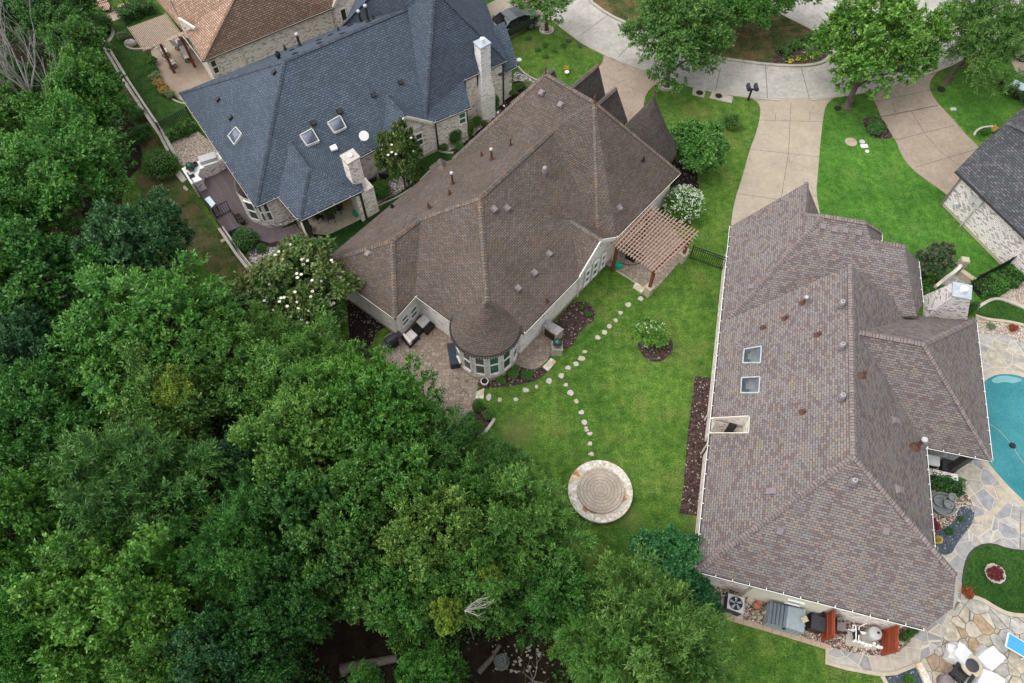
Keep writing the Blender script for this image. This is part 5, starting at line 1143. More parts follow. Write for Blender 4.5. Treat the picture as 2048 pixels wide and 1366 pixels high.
# deck of the blue-grey house
def deck():
    r = root('wooden_deck', P(440, 400), 'dark mauve-brown wooden deck wrapping round the bay of the blue-grey roofed house', 'deck'); z = .45
    up = lambda pts: [Vector((p.x, p.y, 0)) for p in (P(x, y, z) for x, y in pts)]
    def boards(pts, d0, nm):
        pts = up(pts); m = MB(); d = Vector(d0).normalized(); s = Vector((-d.y, d.x, 0)); q = [Vector((p.x, p.y, z)) for p in pts]
        k = len(m.v); m.tris(q); m.uv = [[((m.v[i]).dot(d), (m.v[i]).dot(s)) for i in f] for f in m.f]; m.prism(pts, 0, z - .004, top=False); return m.build(nm, M['deck'], r)
    e = P(511, 413, z) - P(359, 186, z)
    boards([(372, 350), (392, 330), (430, 315), (446, 305), (528, 418), (520, 428), (505, 432), (478, 454), (449, 466), (386, 368)], (e.x, e.y, 0), 'boards')
    boards([(505, 432), (515, 446), (535, 455), (552, 483), (540, 486), (515, 479), (492, 456), (478, 454)], (.35, 1, 0), 'lower_boards')
    boards([(552, 483), (535, 455), (567, 456), (590, 448), (603, 462), (612, 474)], (-.5, 1, 0), 'side_boards')
    m = MB(); A, B = P(386, 366, z), P(449, 467, z)
    for a, b in ((A, B), (P(434, 437, z), P(462, 422, z)), (P(462, 422, z), P(476, 446, z))):
        for h in (.1, .95): m.bar(a + Vector((0, 0, h)), b + Vector((0, 0, h)), .05, .05)
        n = int((b - a).length / .16)
        for i in range(n + 1): p = a.lerp(b, i / max(n, 1)); w_ = .07 if i % 9 == 0 else .02; m.bar(p, p + Vector((0, 0, .95)), w_, w_)
    m.build('railing', M['black'], r)
deck()
def counter():
    r = root('outdoor_kitchen', P(400, 340), 'white L-shaped outdoor kitchen counter with stone sides on the corner of the deck', 'kitchen counter')
    z = 1.35; q = [P(x, y, z) for x, y in [(364, 337), (384, 327), (408, 318), (437, 305), (444, 317), (420, 330), (400, 338), (396, 350), (404, 358), (383, 367)]]
    MB().prism(q, 0, z - .08).build('stone_base', M['brick_bw'], r); c = sum(q, Vector()) / len(q)
    MB().prism([c + (p - c) * 1.03 for p in q], z - .08, z).build('worktop', M['white'], r)
    p = P(417, 320, z); m = MB(); m.box((p.x, p.y, z + .14), 1.1, .6, .28, .45); m.build('grill_hood', M['grey_l'], r, bevel=.05)
    m = MB(); m.box((p.x + .3, p.y - .42, z + .04), 1.0, .04, .05, .45); m.build('grill_handle', M['zinc'], r)
    p = P(384, 353, z); MB().box((p.x, p.y, z + .03), .35, .3, .05, .5).build('burner', M['black'], r)
counter()
def egg(loc, label, s=1.0, g='green egg-shaped cookers'):
    r = root('egg_cooker', loc, label, 'cooker', g); x, y, z = loc
    MB().lathe(loc, [(.16 * s, 0), (.27 * s, .12), (.31 * s, .26)], 20).build('bowl', M['green_egg'], r, smooth=True)
    l = MB().lathe(loc, [(.32 * s, .26), (.33 * s, .33), (.28 * s, .47), (.17 * s, .58), (.07 * s, .61), (.07 * s, .66), (0, .68)], 20).build('lid', M['green_egg'], r, smooth=True)
    MB().lathe(loc, [(.325 * s, .265), (.335 * s, .29), (.325 * s, .31)], 20).build('band', M['black'], r); MB().bar((x - .2, y - .33 * s, z + .36), (x + .2, y - .33 * s, z + .36), .04, .04).build('handle', M['wood_red'], l)
egg(P(384, 340, 1.35), 'dark green egg-shaped cooker on the white counter of the deck', .88)
MB().lathe(P(392, 331, 1.35), [(.12, 0), (.17, .08), (.17, .2), (.12, .24), (.12, .12), (0, .12)], 14).build('pot', M['pot'], label='round black pot on the white deck counter', cat='pot')
def glass_table():
    q = [P(x, y, 1.2) for x, y in [(409, 398), (419, 392), (431, 407), (423, 415)]]; c = sum(q, Vector()) / 4; r = root('glass_table', (c.x, c.y, .45), 'small frosted glass table by the deck railing', 'table')
    MB().prism(q, 1.17, 1.2).build('table_top', M['glasstop'], r)
    for p in q: w_ = c + (p - c) * .85; MB().bar((w_.x, w_.y, .45), (w_.x, w_.y, 1.17), .05, .05).build('leg', M['black'], r)
glass_table()
def potfn(mat='pot', r_=.22, h=.4):
    def f():
        r = root('plant_pot', (0, 0, 0), '', 'plant pot'); MB().lathe((0, 0, 0), [(r_ * .7, 0), (r_ * .9, h * .6), (r_, h), (r_ * .88, h), (r_ * .85, h * .86)], 18).build('pot_body', M[mat], r, smooth=True)
        MB().lathe((0, 0, 0), [(r_ * .87, h * .85), (0, h * .9)], 18).build('potting_soil', M['soil'], r); return r
    return f
for (x, y), z, lb in (((480, 440), .45, 'upper of two dark pots beside the deck gate'), ((486, 447), .45, 'lower of two dark pots beside the deck gate'), ((620, 462), 0, 'dark pot at the foot of the porch column of the blue-grey house')): place('pot_dark', potfn(), P(x, y, z), 0, 1, lb, 'dark plant pots')
def barrel(px, py, lb):
    c = P(px, py); r = root('planter', c, lb, 'planter', 'large grey planters by the brick chimney'); MB().lathe(c, [(.32, 0), (.4, .3), (.44, .6), (.38, .6), (.36, .4), (0, .4)], 20).build('pot_body', M['charcoal'], r, smooth=True)
barrel(743, 363, 'grey tub planter at the foot of the brick chimney, left one'); barrel(767, 351, 'grey tub planter half under the tall magnolia, right one')
sheet('porch_slab', [(603, 466), (655, 471), (732, 434), (747, 418), (715, 330), (620, 360), (575, 400)], M['cream_stone'], .02)
sheet('rock_bed', smooth([(500, 425), (508, 442), (540, 460), (568, 462), (600, 450), (620, 420), (560, 390), (520, 400)], 1), M['stone_w'], .5, )
sheet('rock_bed', smooth([(505, 490), (560, 490), (620, 480), (640, 470), (650, 500), (560, 560), (515, 560), (490, 500)], 1), M['stone_w'], .012)
sheet('gravel_bed', smooth([(352, 325), (335, 300), (330, 290), (395, 262), (440, 300), (430, 312), (372, 335)], 0), M['gravel_p'], .012)
sheet('mulch_bed', smooth([(866, 300), (886, 306), (906, 308), (960, 268), (1020, 215), (1075, 168), (1040, 148), (1005, 195), (950, 230), (890, 250)], 0), M['mulch_d'], .010)
sheet('rock_bed', smooth([(1028, 142), (1050, 150), (1075, 166), (1065, 172), (1040, 160), (1026, 165)], 1), M['stone_w'], .014)
sheet('rock_bed', smooth([(880, 300), (906, 304), (955, 262), (1010, 218), (985, 222), (940, 245), (905, 280)], 1), M['stone_w'], .014)
sheet('rock_bed', smooth([(730, 420), (770, 400), (800, 385), (845, 350), (800, 350), (750, 380)], 1), M['stone_w'], .014)
strip('garden_edging', smooth([(868, 294), (876, 302), (890, 306), (907, 307)], 2, False), .14, .1, M['white_stone']); strip('garden_edging', smooth([(1036, 134), (1048, 148), (1062, 156), (1074, 162)], 2, False), .16, .1, M['white_stone'])
strip('garden_edging', smooth([(746, 416), (770, 406), (800, 393), (830, 372), (862, 340)], 2, False), .12, .08, M['white_stone'])
MB().tube([P(x, y, .03) for x, y in smooth([(718, 424), (722, 432), (732, 434), (742, 424), (745, 412), (755, 410)], 2, False)], .03, 6).build('garden_hose', M['yellow'], label='yellow garden hose curling off the porch of the blue-grey roofed house', cat='hose')
def patio_chair():
    r = root('swivel_chair', (0, 0, 0), '', 'chair'); m = MB(); n = 18
    m.tube([(math.cos(math.tau * k / n) * .3, math.sin(math.tau * k / n) * .3, .03) for k in range(n + 1)], .025, 6)
    for k in range(4): a = k * math.pi / 2 + .4; m.bar((0, 0, .05), (math.cos(a) * .3, math.sin(a) * .3, .03), .04, .03)
    m.bar((0, 0, .03), (0, 0, .38), .06, .06); m.build('swivel_base', M['black'], r)
    MB().box((0, 0, .42), .56, .54, .05, rx=-.06).build('seat', M['cloth'], r, bevel=.015)
    MB().box((0, .33, .75), .54, .05, .66, rx=-.28).build('backrest', M['cloth'], r, bevel=.015)
    for s in (-1, 1): MB().tube([(s * .3, -.25, .42), (s * .31, -.24, .64), (s * .31, .2, .66), (s * .28, .3, .5)], .022, 6).build('armrest', M['black'], r)
    return r
for (x, y), rz, lb in (((332, 111), 2.2, 'swivel patio chair nearest the left pergola post, upper one'), ((347, 134), 2.4, 'swivel patio chair lowest on the left, beside the foot of the post'), ((378, 121), .5, 'swivel patio chair below the dark table by the tan house'), ((358, 96), 2.9, 'swivel patio chair farthest up, left of the dark table')):
    place('swivel', patio_chair, P(x, y, .02), rz, .95, lb, 'sling swivel chairs on the tan house patio')
def ptable(loc, label, rz=.4, mat='charcoal', w_=.85, l_=1.05):
    r = root('patio_table', loc, label, 'table', rz=0); x, y, z = loc; MB().box((x, y, .72), l_, w_, .05, rz).build('table_top', M[mat], r, bevel=.01)
    for sx in (-1, 1):
        for sy in (-1, 1):
            p = Matrix.Rotation(rz, 3, 'Z') @ Vector((sx * l_ * .42, sy * w_ * .42, 0)); MB().bar((x + p.x, y + p.y, 0), (x + p.x, y + p.y, .7), .05, .05).build('leg', M['black'], r)
ptable(P(377, 101), 'square dark patio table beside the tan roofed house')
p_ = P(377, 97, .75); m = MB().lathe(p_, [(.06, 0), (.07, .2), (.03, .26), (.03, .32), (0, .33)], 10).build('bottle', M['grey_l'], label='pale bottle standing on the square dark patio table', cat='bottle')
sheet('patio', smooth([(308, 96), (300, 102), (318, 150), (340, 185), (368, 205), (420, 200), (470, 130), (400, 60), (365, 60)], 1), M['patio_tan'], .012)
sheet('deck_path', smooth([(180, -20), (190, 5), (206, 30), (228, 24), (212, -5), (205, -40)], 1), M['slat'], .3); sheet('deck_path', [(206, 30), (222, 44), (290, 18), (300, 0), (240, 8)], M['slat_b'], .012)
strip('garden_edging', smooth([(251, 86), (254, 96), (268, 101), (290, 99), (306, 99)], 2, False), .2, .14, M['cream_stone']); strip('garden_edging', smooth([(222, 58), (228, 66), (222, 78), (214, 88)], 2, False), .35, .08, M['white_stone'])
strip('garden_edging', smooth([(332, 185), (345, 200), (362, 207), (372, 208)], 2, False), .16, .08, M['cream_stone'])
MB().blob(P(262, 86, .2), (.45, .35, .3), 3, .15).build('boulder', M['white_stone'], label='grey garden boulder beside the curved edging at the tan house', cat='boulder')
# ---- porch furniture of the blue house
def mesh_chair():
    r = root('patio_chair', (0, 0, 0), '', 'chair')
    MB().box((0, 0, .43), .5, .5, .04).build('seat', M['charcoal'], r); MB().box((0, .26, .72), .5, .04, .6, rx=-.15).build('backrest', M['charcoal'], r)
    for x in (-.23, .23):
        for y in (-.22, .22): MB().bar((x, y, 0), (x, y, .43), .035, .035).build('leg', M['black'], r)
    return r
for (x, y), rz, lb in (((637, 441), 2.5, 'dark patio chair left of the planted table under the blue porch roof'), ((664, 441), 3.4, 'dark patio chair in front of the planted table under the blue porch roof'), ((679, 424), 4.6, 'dark patio chair right of the planted table under the blue porch roof')):
    place('mesh_chair', mesh_chair, P(x, y, .02), rz, .92, lb, 'dark chairs under the blue porch roof')
ptable(P(656, 425), 'round-cornered table with a leafy plant under the blue porch roof', .5)
bush(657, 418, 15, 'mid', 'bushy green plant sitting on the porch table', .5, name='potted_plant', cat='plant', kind='loose', z0=.72)
MB().box(P(716, 425, .22), .55, .4, .4, .5).build('hose_reel', M['teal'], label='green hose box at the right end of the porch', cat='hose reel')
bush(690, 405, 7, 'gold', 'yellow flowers in the pot deep under the blue porch roof', .6, name='potted_flowers', cat='plant', kind='loose')
# ---- cars
def car(paint):
    def f():
        r = root('parked_car', (0, 0, 0), '', 'car'); L = 4.7; W_ = 1.8
        xs = [-2.35, -2.28, -1.95, -1.3, -.75, 0, .7, 1.35, 1.95, 2.28, 2.35]
        zt = [.55, .68, .80, .90, .97, .98, 1.0, 1.03, 1.02, .9, .6]; hw = [.62, .78, .87, .9, .9, .9, .9, .9, .87, .8, .66]; zb = [.38, .28, .22, .2, .2, .2, .2, .2, .24, .32, .42]
        m = MB(); rings = []
        for x, t, h, b in zip(xs, zt, hw, zb): rings.append([Vector((x, y * h, z)) for y, z in ((-.75, b), (-.97, b + .12), (-1, (b + t) / 2), (-.95, t - .07), (-.78, t), (0, t + .03), (.78, t), (.95, t - .07), (1, (b + t) / 2), (.97, b + .12), (.75, b))])
        for A, B in zip(rings, rings[1:]):
            n = len(A)
            for i in range(n): m.poly([A[(i + 1) % n], A[i], B[i], B[(i + 1) % n]][::-1])
        m.poly(rings[0][::-1]); m.poly(rings[-1]); body = m.build('body', M[paint], r, smooth=True)
        m = MB(); cab = [(-1.15, .97, .80), (-.45, 1.36, .64), (.25, 1.42, .64), (.95, 1.34, .62), (1.75, 1.03, .72)]; rg = [[Vector((x, -w_ * 1.08, .95)), Vector((x, -w_, z)), Vector((x, 0, z + .03)), Vector((x, w_, z)), Vector((x, w_ * 1.08, .95))] for x, z, w_ in cab]
        rg = [[Vector((x, -.83, .96)), Vector((x, -w_, z)), Vector((x, 0, z + .02)), Vector((x, w_, z)), Vector((x, .83, .96))] for x, z, w_ in cab]
        for A, B in zip(rg, rg[1:]):
            for i in range(4): m.poly([A[i], B[i], B[i + 1], A[i + 1]])
        m.build('cabin_glass', M['car_glass'], r, smooth=True)
        m = MB(); A = [(-.42, .66, 1.375), (.25, .665, 1.435), (.92, .64, 1.36)]
        for (x0, w0, z0), (x1, w1, z1) in zip(A, A[1:]): m.poly([(x0, -w0, z0), (x1, -w1, z1), (x1, 0, z1 + .03), (x0, 0, z0 + .03)]); m.poly([(x0, 0, z0 + .03), (x1, 0, z1 + .03), (x1, w1, z1), (x0, w0, z0)])
        m.build('roof_panel', M[paint], r, smooth=True)
        m = MB()
        for s in (-1, 1): m.bar((-1.15, s * .82, .97), (-.42, s * .66, 1.39), .06, .05); m.bar((.92, s * .64, 1.37), (1.75, s * .76, 1.05), .09, .05); m.bar((.2, s * .82, .97), (.22, s * .665, 1.42), .05, .04)
        m.build('pillar', M[paint], r)
        for sx in (-1.42, 1.42):
            for sy in (-1, 1):
                w1 = MB(); w1.lathe((0, 0, 0), [(.2, -.1), (.31, -.11), (.33, -.06), (.33, .06), (.31, .11), (.2, .1)], 24)
                for i, v in enumerate(w1.v): w1.v[i] = Vector((v.x + sx, v.z + sy * .80, v.y + .33))
                t = w1.build('wheel', M['tyre'], r, smooth=True); w2 = MB()
                for k in range(5): a = k * math.tau / 5; w2.bar((sx, sy * .9, .33), (sx + math.cos(a) * .2, sy * .9, .33 + math.sin(a) * .2), .05, .05)
                w2.tube([(sx + math.cos(math.tau * k / 16) * .2, sy * .9, .33 + math.sin(math.tau * k / 16) * .2) for k in range(17)], .02, 6); w2.build('rim', M['rim'], t)
        for s in (-1, 1):
            MB().box((2.3, s * .6, .82), .1, .34, .13, s * -.25).build('tail_lamp', M['tail'], r, bevel=.02); MB().box((-2.25, s * .6, .66), .14, .3, .12, s * .3).build('headlight', M['grey_l'], r, bevel=.02)
            MB().box((-.85, s * .98, 1.0), .18, .16, .11).build('wing_mirror', M[paint], r, bevel=.03)
        return r
    return f
d_ = P(1075, 51) - P(1018, 76); rzc = math.atan2(d_.y, d_.x)
o = car('paint_dark')(); o.location = P(1020, 61); o.rotation_euler = (0, 0, rzc); o['label'] = 'dark slate green saloon car parked on the driveway of the blue-grey house'
o = car('paint_white')(); o.location = P(2082, 118); o.rotation_euler = (0, 0, math.radians(160)); o['label'] = 'white car cut off by the right edge of the picture'
# ---- street furniture
def lamp():
    t = P(1677, 19, 3.1); b = Vector((t.x, t.y, 0)); r = root('street_lamp', b, 'black street lamp post with a milky acorn globe by the island hedge', 'street lamp')
    MB().lathe(b, [(.16, 0), (.14, .25), (.07, .35), (.05, 1.5), (.045, 2.6), (.09, 2.7), (.13, 2.78), (.13, 2.84)], 14).build('post', M['black'], r, smooth=True)
    MB().lathe(b, [(.13, 2.84), (.2, 2.95), (.25, 3.15), (.2, 3.38), (.1, 3.5), (.04, 3.6), (0, 3.62)], 20).build('globe', M['lampglobe'], r, smooth=True)
lamp()
def mailbox():
    b = P(1496, 200); r = root('mailbox', b, 'pair of black mailboxes on one post beside the kerb', 'mailbox'); MB().bar(b, b + Vector((0, 0, 1.0)), .11, .11).build('post', M['black'], r); MB().bar(b + Vector((-.3, 0, .95)), b + Vector((.3, 0, .95)), .1, .08).build('crossbar', M['black'], r)
    for s in (-1, 1):
        c = b + Vector((s * .27, 0, 1.15)); m = MB(); n = 8
        pr = [(.13, -.12), (.13, .04)] + [(math.cos(a) * .13, .04 + math.sin(a) * .12) for a in [math.pi * k / n for k in range(1, n)]] + [(-.13, .04), (-.13, -.12)]
        A = [c + Vector((x, -.28, z)) for x, z in pr]; B = [c + Vector((x, .28, z)) for x, z in pr]; m.poly(A); m.poly(B[::-1])
        for i in range(len(pr)): m.poly([A[(i + 1) % len(pr)], A[i], B[i], B[(i + 1) % len(pr)]])
        bx = m.build('letter_box', M['navy'], r); MB().box(c + Vector((0, -.29, -.02)), .22, .02, .2).build('door', M['charcoal'], bx)
mailbox()
def drain(q, cov, lb):
    q = PL(q); r = root('drain_inlet', sum(q, Vector()) / 4, lb, 'drain cover', 'concrete drain slabs by the kerb'); MB().prism(q, -.02, .06).build('slab', M['kerb'], r)
    c = P(*cov); k = mpp(*cov); MB().lathe((c.x, c.y, 0), [(7 * k, .055), (7 * k, .075), (0, .08)], 22).build('manhole_cover', M['soil'], r)
drain([(1386, 176), (1411, 182), (1408, 196), (1384, 190)], (1399, 187), 'smaller left concrete slab with a round dark cover by the kerb')
drain([(1424, 184), (1466, 194), (1463, 207), (1418, 197)], (1437, 193), 'wider right concrete slab with a round dark cover by the kerb')
def ring(px, py, rpx, lb, mat='white_stone', fill='mulch_d', h=.22, wd=.18):
    c = P(px, py); k = mpp(px, py) * rpx; r = root('tree_ring', c, lb, 'edging ring', 'stone rings round the street trees'); m = MB(); n = 20
    for i in range(n):
        a = math.tau * (i + .5) / n; rr = random.uniform(.9, 1.08); m.box(c + Vector((math.cos(a) * k, math.sin(a) * k, h / 2)), wd * rr, k * math.tau / n * .93, h * rr, a)
    m.build('stones', M[mat], r, bevel=.02); MB().lathe(c, [(k, .03), (0, .09)], 24).build('bedding', M[fill], r)
ring(1332, 172, 14, 'raised pale stone ring round the foot of the big middle street tree'); ring(1093, 61, 13, 'low white ring filled with pale rock at the foot of the left street tree', fill='stone_w', h=.1, wd=.12)
def lids(items):
    for x, y, r_, mt, lb, sq in items:
        c = P(x, y); m = MB()
        if sq: m.box(c + Vector((0, 0, .03)), r_ * 1.8, r_ * 1.2, .07, .1)
        else: m.lathe(c, [(r_, 0), (r_, .05), (0, .055)], 18)
        m.build('utility_cover', M[mt], label=lb, cat='utility cover', group='utility covers in the front lawns')
lids([(1728, 293, .26, 'white', 'white rectangular utility lid on the bright lawn', 1), (1724, 284, .2, 'grey_l', 'pale round utility lid just above the white rectangular one', 0), (1734, 303, .13, 'white', 'tiny white utility cap below the white rectangular lid', 0), (1906, 219, .22, 'grey_l', 'pale rectangular utility lid on the upper right lawn', 1), (1675, 217, .25, 'soil', 'dark round lid beside the foot of the leaning street tree', 0), (1882, 179, .3, 'soil', 'dark round lid at the corner of the upper right lawn', 0), (1137, 81, .25, 'gutter_dark', 'dark square lid near the kerb on the left front lawn', 1), (1161, 94, .14, 'gutter_dark', 'small dark round lid near the kerb on the left front lawn', 0), (1038, 120, .2, 'white', 'white oval lid by the rock bed of the left front lawn', 0)])
c = P(1702, 284); MB().lathe(c, [(.42, -.02), (.42, .02), (.2, .05), (0, .06)], 16).build('bare_patch', M['patio_tan'], kind='structure')
def transformer():
    q = [P(x, y, .75) for x, y in [(2022, 168), (2032, 160), (2056, 172), (2046, 181)]]; r = root('transformer_box', P(2040, 175), 'pale teal utility cabinet behind the clipped hedge at the right edge', 'utility cabinet'); m = MB(); m.prism(q, 0, .68); m.build('cabinet', M['grey_l'], r); c = sum(q, Vector()) / 4; MB().prism([c + (p - c) * 1.08 for p in q], .68, .76).build('lid', M['glasstop'], r)
transformer()
def pathlight(px, py, lb, h=.35, s=.09):
    c = P(px, py, h); b = Vector((c.x, c.y, 0)); r = root('garden_light', b, lb, 'garden light', 'white-capped garden lights'); MB().bar(b, b + Vector((0, 0, h - .08)), .03, .03).build('stake', M['black'], r); MB().lathe(b, [(s * .5, h - .1), (s, h - .04), (s * .9, h), (0, h + .02)], 12).build('lamp_cap', M['white'], r)
for x, y, lb in ((1008, 211, 'white-capped garden light right of the clipped round shrub, upper of two'), (996, 224, 'white-capped garden light right of the clipped round shrub, lower of two'), (1361, 322, 'white garden light in the dark bed under the small tree'), (1312, 0, 'white garden light at the top edge on the island')): pathlight(x, y, lb)
pathlight(1466, 234, 'white globe garden light on the clipped ball shrub of the front lawn', .8, .14); pathlight(1134, 143, 'white globe light beside the small golden shrub on the left front lawn', .35, .18)
m = MB(); c = P(1755, 250, .5); m.box((c.x, c.y, .35), .13, .7, .5, -.35); m.build('utility_marker', M['grey_l'], label='white slab-shaped utility marker standing in the dark shrub of the front bed', cat='marker')
m = MB(); c = P(1757, 258, .4); m.tube([(c.x, c.y, 0), (c.x, c.y, .55)], .05, 8); m.lathe((c.x - .3, c.y - .1, .2), [(.2, 0), (.22, .2), (0, .24)], 14); m.build('utility_post', M['white'], label='short white pipe and round cap at the foot of the utility marker', cat='utility post')
# ---- furniture of the middle house
def deckbox():
    q = [P(x, y, .62) for x, y in [(893, 687), (913, 685), (919, 727), (900, 730)]]; r = root('storage_box', sum(q, Vector()) / 4 * 1, 'long dark navy ribbed storage box beside the tower', 'storage box'); ORIG[r.name] = Vector(r.location)
    c = sum(q, Vector()) / 4; MB().prism([c + (p - c) * .94 for p in q], 0, .55).build('box_body', M['navy'], r); m = MB(); m.prism(q, .55, .62)
    for i in range(1, 6): m.bar(q[0].lerp(q[1], i / 6) + Vector((0, 0, .01)), q[3].lerp(q[2], i / 6) + Vector((0, 0, .01)), .02, .03)
    m.build('lid', M['navy'], r)
deckbox()
def sofa():
    r = root('corner_sofa', P(850, 650), 'dark framed corner sofa with pale grey cushions in the angle of the tower house', 'sofa'); z = .45
    base = MB(); seg = [[(803, 672), (822, 655), (838, 670), (818, 690)], [(838, 646), (866, 620), (882, 634), (852, 664)], [(876, 632), (886, 622), (912, 645), (904, 656)]]
    for s in seg: base.prism([P(x, y, z) for x, y in s], 0, z - .12)
    base.build('frame', M['black'], r)
    cu = [[(807, 672), (822, 658), (835, 670), (818, 686)], [(832, 643), (848, 628), (860, 640), (845, 656)], [(849, 627), (863, 614), (876, 627), (861, 639)], [(877, 632), (888, 624), (899, 634), (890, 643)], [(891, 643), (901, 635), (911, 645), (903, 654)]]
    for s in cu:
        q = [P(x, y, z) for x, y in s]; MB().prism(q, z - .13, z).build('cushion', M['cloth'], r, bevel=.04)
    q = [P(x, y, z + .3) for x, y in [(805, 668), (808, 666), (823, 682), (819, 686)]]; MB().prism(q, z, z + .3).build('back_cushion', M['cloth'], r, bevel=.03)
    MB().prism([P(x, y, .4) for x, y in [(822, 655), (835, 643), (847, 656), (835, 668)]], .0, .4).build('corner_table', M['black'], r)
sofa()
def bbq(px, py, rz, lb):
    r = root('barbecue_grill', P(px, py), lb, 'grill', 'black barbecue grills'); T = Matrix.Translation(P(px, py)) @ Matrix.Rotation(rz, 4, 'Z') @ Matrix.Scale(.85, 4)
    def bx(nm, c, s, mt, par=r, bv=.0):
        m = MB(); m.box(c, *s); m.v = [T @ v for v in m.v]; return m.build(nm, M[mt], par, bevel=bv)
    bx('cabinet', (0, 0, .42), (.75, .5, .75), 'black'); m = MB()
    A = [(-.36, -.27 + 0), ]; pr = [(-.28, .82), (-.3, .95), (-.2, 1.12), (0, 1.2), (.2, 1.12), (.28, .95), (.28, .82)]
    L_a = [T @ Vector((-.4, y, z)) for y, z in pr]; R_a = [T @ Vector((.4, y, z)) for y, z in pr]; m.poly(L_a[::-1]); m.poly(R_a)
    for i in range(len(pr) - 1): m.poly([L_a[i], R_a[i], R_a[i + 1], L_a[i + 1]][::-1])
    m.poly([L_a[0], R_a[0], R_a[-1], L_a[-1]]); h = m.build('hood', M['charcoal'], r); bx('handle', (0, -.36, 1.0), (.6, .03, .03), 'rim', h)
    for s in (-1, 1): bx('side_shelf', (s * .62, 0, .84), (.4, .48, .04), 'charcoal')
    bx('control_panel', (0, -.3, .78), (.78, .1, .12), 'rim', bv=.01)
    for s in (-.35, .35):
        for t in (-.2, .2): bx('wheel', (s, t, .06), (.05, .12, .12), 'tyre')
bbq(786, 692, .75 + math.pi, 'black gas barbecue with side shelves at the corner of the cobble patio'); bbq(1262, 517, -.7, 'small black barbecue under the open timber pergola')
def cabinet():
    q = [P(x, y, .95) for x, y in [(1085, 651), (1099, 641), (1128, 658), (1114, 671)]]; r = root('stone_cabinet', P(1105, 665), 'pale stone outdoor cabinet with a mottled granite top between round patio and mulch bed', 'outdoor cabinet'); c = sum(q, Vector()) / 4
    MB().prism([c + (p - c) * .93 for p in q], 0, .88).build('stone_base', M['cream_stone'], r); MB().prism(q, .88, .95).build('worktop', M['granite'], r)
    a, b = c + (q[0] - c) * .93, c + (q[3] - c) * .93; n = (b - a).cross(Vector((0, 0, 1))).normalized(); n = n if n.x < 0 else -n; m = MB(); p = a.lerp(b, .5); m.box((p.x + n.x * .02, p.y + n.y * .02, .45), (b - a).length * .7, .05, .6, math.atan2((b - a).y, (b - a).x)); m.build('door', M['pot'], r)
cabinet()
def eggstand():
    q = [P(x, y, .7) for x, y in [(1103, 682), (1125, 682), (1126, 701), (1103, 701)]]; r = root('stone_plinth', P(1113, 705), 'square block plinth of cream stone carrying a green egg cooker', 'plinth'); c = sum(q, Vector()) / 4
    MB().prism([c + (p - c) * .95 for p in q], 0, .64).build('stone_base', M['cream_stone'], r); MB().prism(q, .64, .7).build('worktop', M['granite'], r); egg((c.x, c.y, .7), 'dark green egg-shaped cooker on the stone plinth by the round patio', .82)
eggstand()
m = MB(); c = P(969, 762, .3); m.lathe((c.x, c.y, 0), [(.17, 0), (.23, .3), (.2, .32), (.17, .28), (0, .2)], 20); m.build('garden_pot', M['white'], label='small white-rimmed pot in the mulch below the tower', cat='plant pot'); MB().lathe((c.x, c.y, 0), [(.19, .29), (0, .3)], 16).build('potting_soil', M['soil'], [o for o in bpy.data.objects if o.name == 'garden_pot'][0])
m = MB(); c = P(1233, 535); m.lathe(c, [(.22, 0), (.24, .4), (.16, .5), (0, .52)], 8); m.blob(c + Vector((.12, -.12, .35)), (.22, .18, .2), 4, .2); m.build('watering_bag', M['teal'], label='bright emerald plastic bag at the left foot of the pergola', cat='bag')
MB().tube([P(x, y, .04) for x, y in smooth([(1238, 525), (1255, 530), (1270, 530), (1283, 524), (1290, 515)], 2, False)], .025, 6).build('garden_hose', M['black'], label='dark garden hose curving over the brick patio under the pergola', cat='hose')
strip('patio_edge', [(1232, 541), (1288, 576)], .12, .03, M['cream_stone'])
strip('garden_edging', smooth([(954, 879), (968, 868), (980, 855), (989, 839)], 2, False), .2, .2, M['white_stone'])
# ---- equipment strip below the right-hand house
sheet('gravel_bed', [(1400, 1130), (1850, 1240), (1850, 1285), (1830, 1290), (1795, 1308), (1740, 1312), (1660, 1296), (1480, 1242), (1427, 1228)], M['gravel'], .012)
ed = [(1428, 1228), (1478, 1242), (1530, 1257), (1590, 1275), (1660, 1296)]
strip('paver_edging', ed, .3, .06, mottle('tan_edging_pavers', (.36, .27, .20), .15, 4))
for i in range(1, 12):
    t = i / 12; x = 1428 + 232 * t; y = 1228 + 68 * t; jline([(x - .8, y - 4.5), (x + .8, y + 4.5)], .02, .064)
sheet('walkway', smooth([(1655, 1293), (1692, 1303), (1745, 1311), (1790, 1308), (1815, 1290), (1835, 1262), (1850, 1230), (1880, 1180), (1870, 1120), (1880, 1080), (1960, 1060), (1918, 1188), (1897, 1250), (1876, 1292), (1842, 1326), (1830, 1332), (1790, 1346), (1758, 1348), (1692, 1336), (1652, 1324)], 0), M['flag_grey'], .014)
sheet('pool_deck', [(1846, 885), (1856, 1110), (1905, 1215), (1930, 1200), (1960, 1120), (2200, 1150), (2200, 560), (2060, 640), (1950, 640), (1930, 900)], M['flag'], .010)
sheet('stone_patio', smooth([(1920, 1180), (1897, 1250), (1876, 1292), (1842, 1321), (1828, 1330), (1850, 1366), (1870, 1420), (2200, 1420), (2200, 1100), (2000, 1180)], 0), M['flag_warm'], .016)
strip('paver_edging', [(1654, 1297), (1652, 1326), (1692, 1337), (1758, 1349), (1790, 1347), (1830, 1330)], .2, .07, M['cream_stone']); strip('paver_edging', [(1763, 1352), (1772, 1368), (1780, 1390)], .22, .09, M['cream_stone'])
strip('paver_edging', [(1834, 1327), (1846, 1350), (1862, 1385)], .42, .16, M['rubble'])
sheet('slate_bed', [(1769, 1347), (1800, 1343), (1832, 1331), (1850, 1372), (1860, 1400), (1790, 1400)], M['slatechip'], .02)
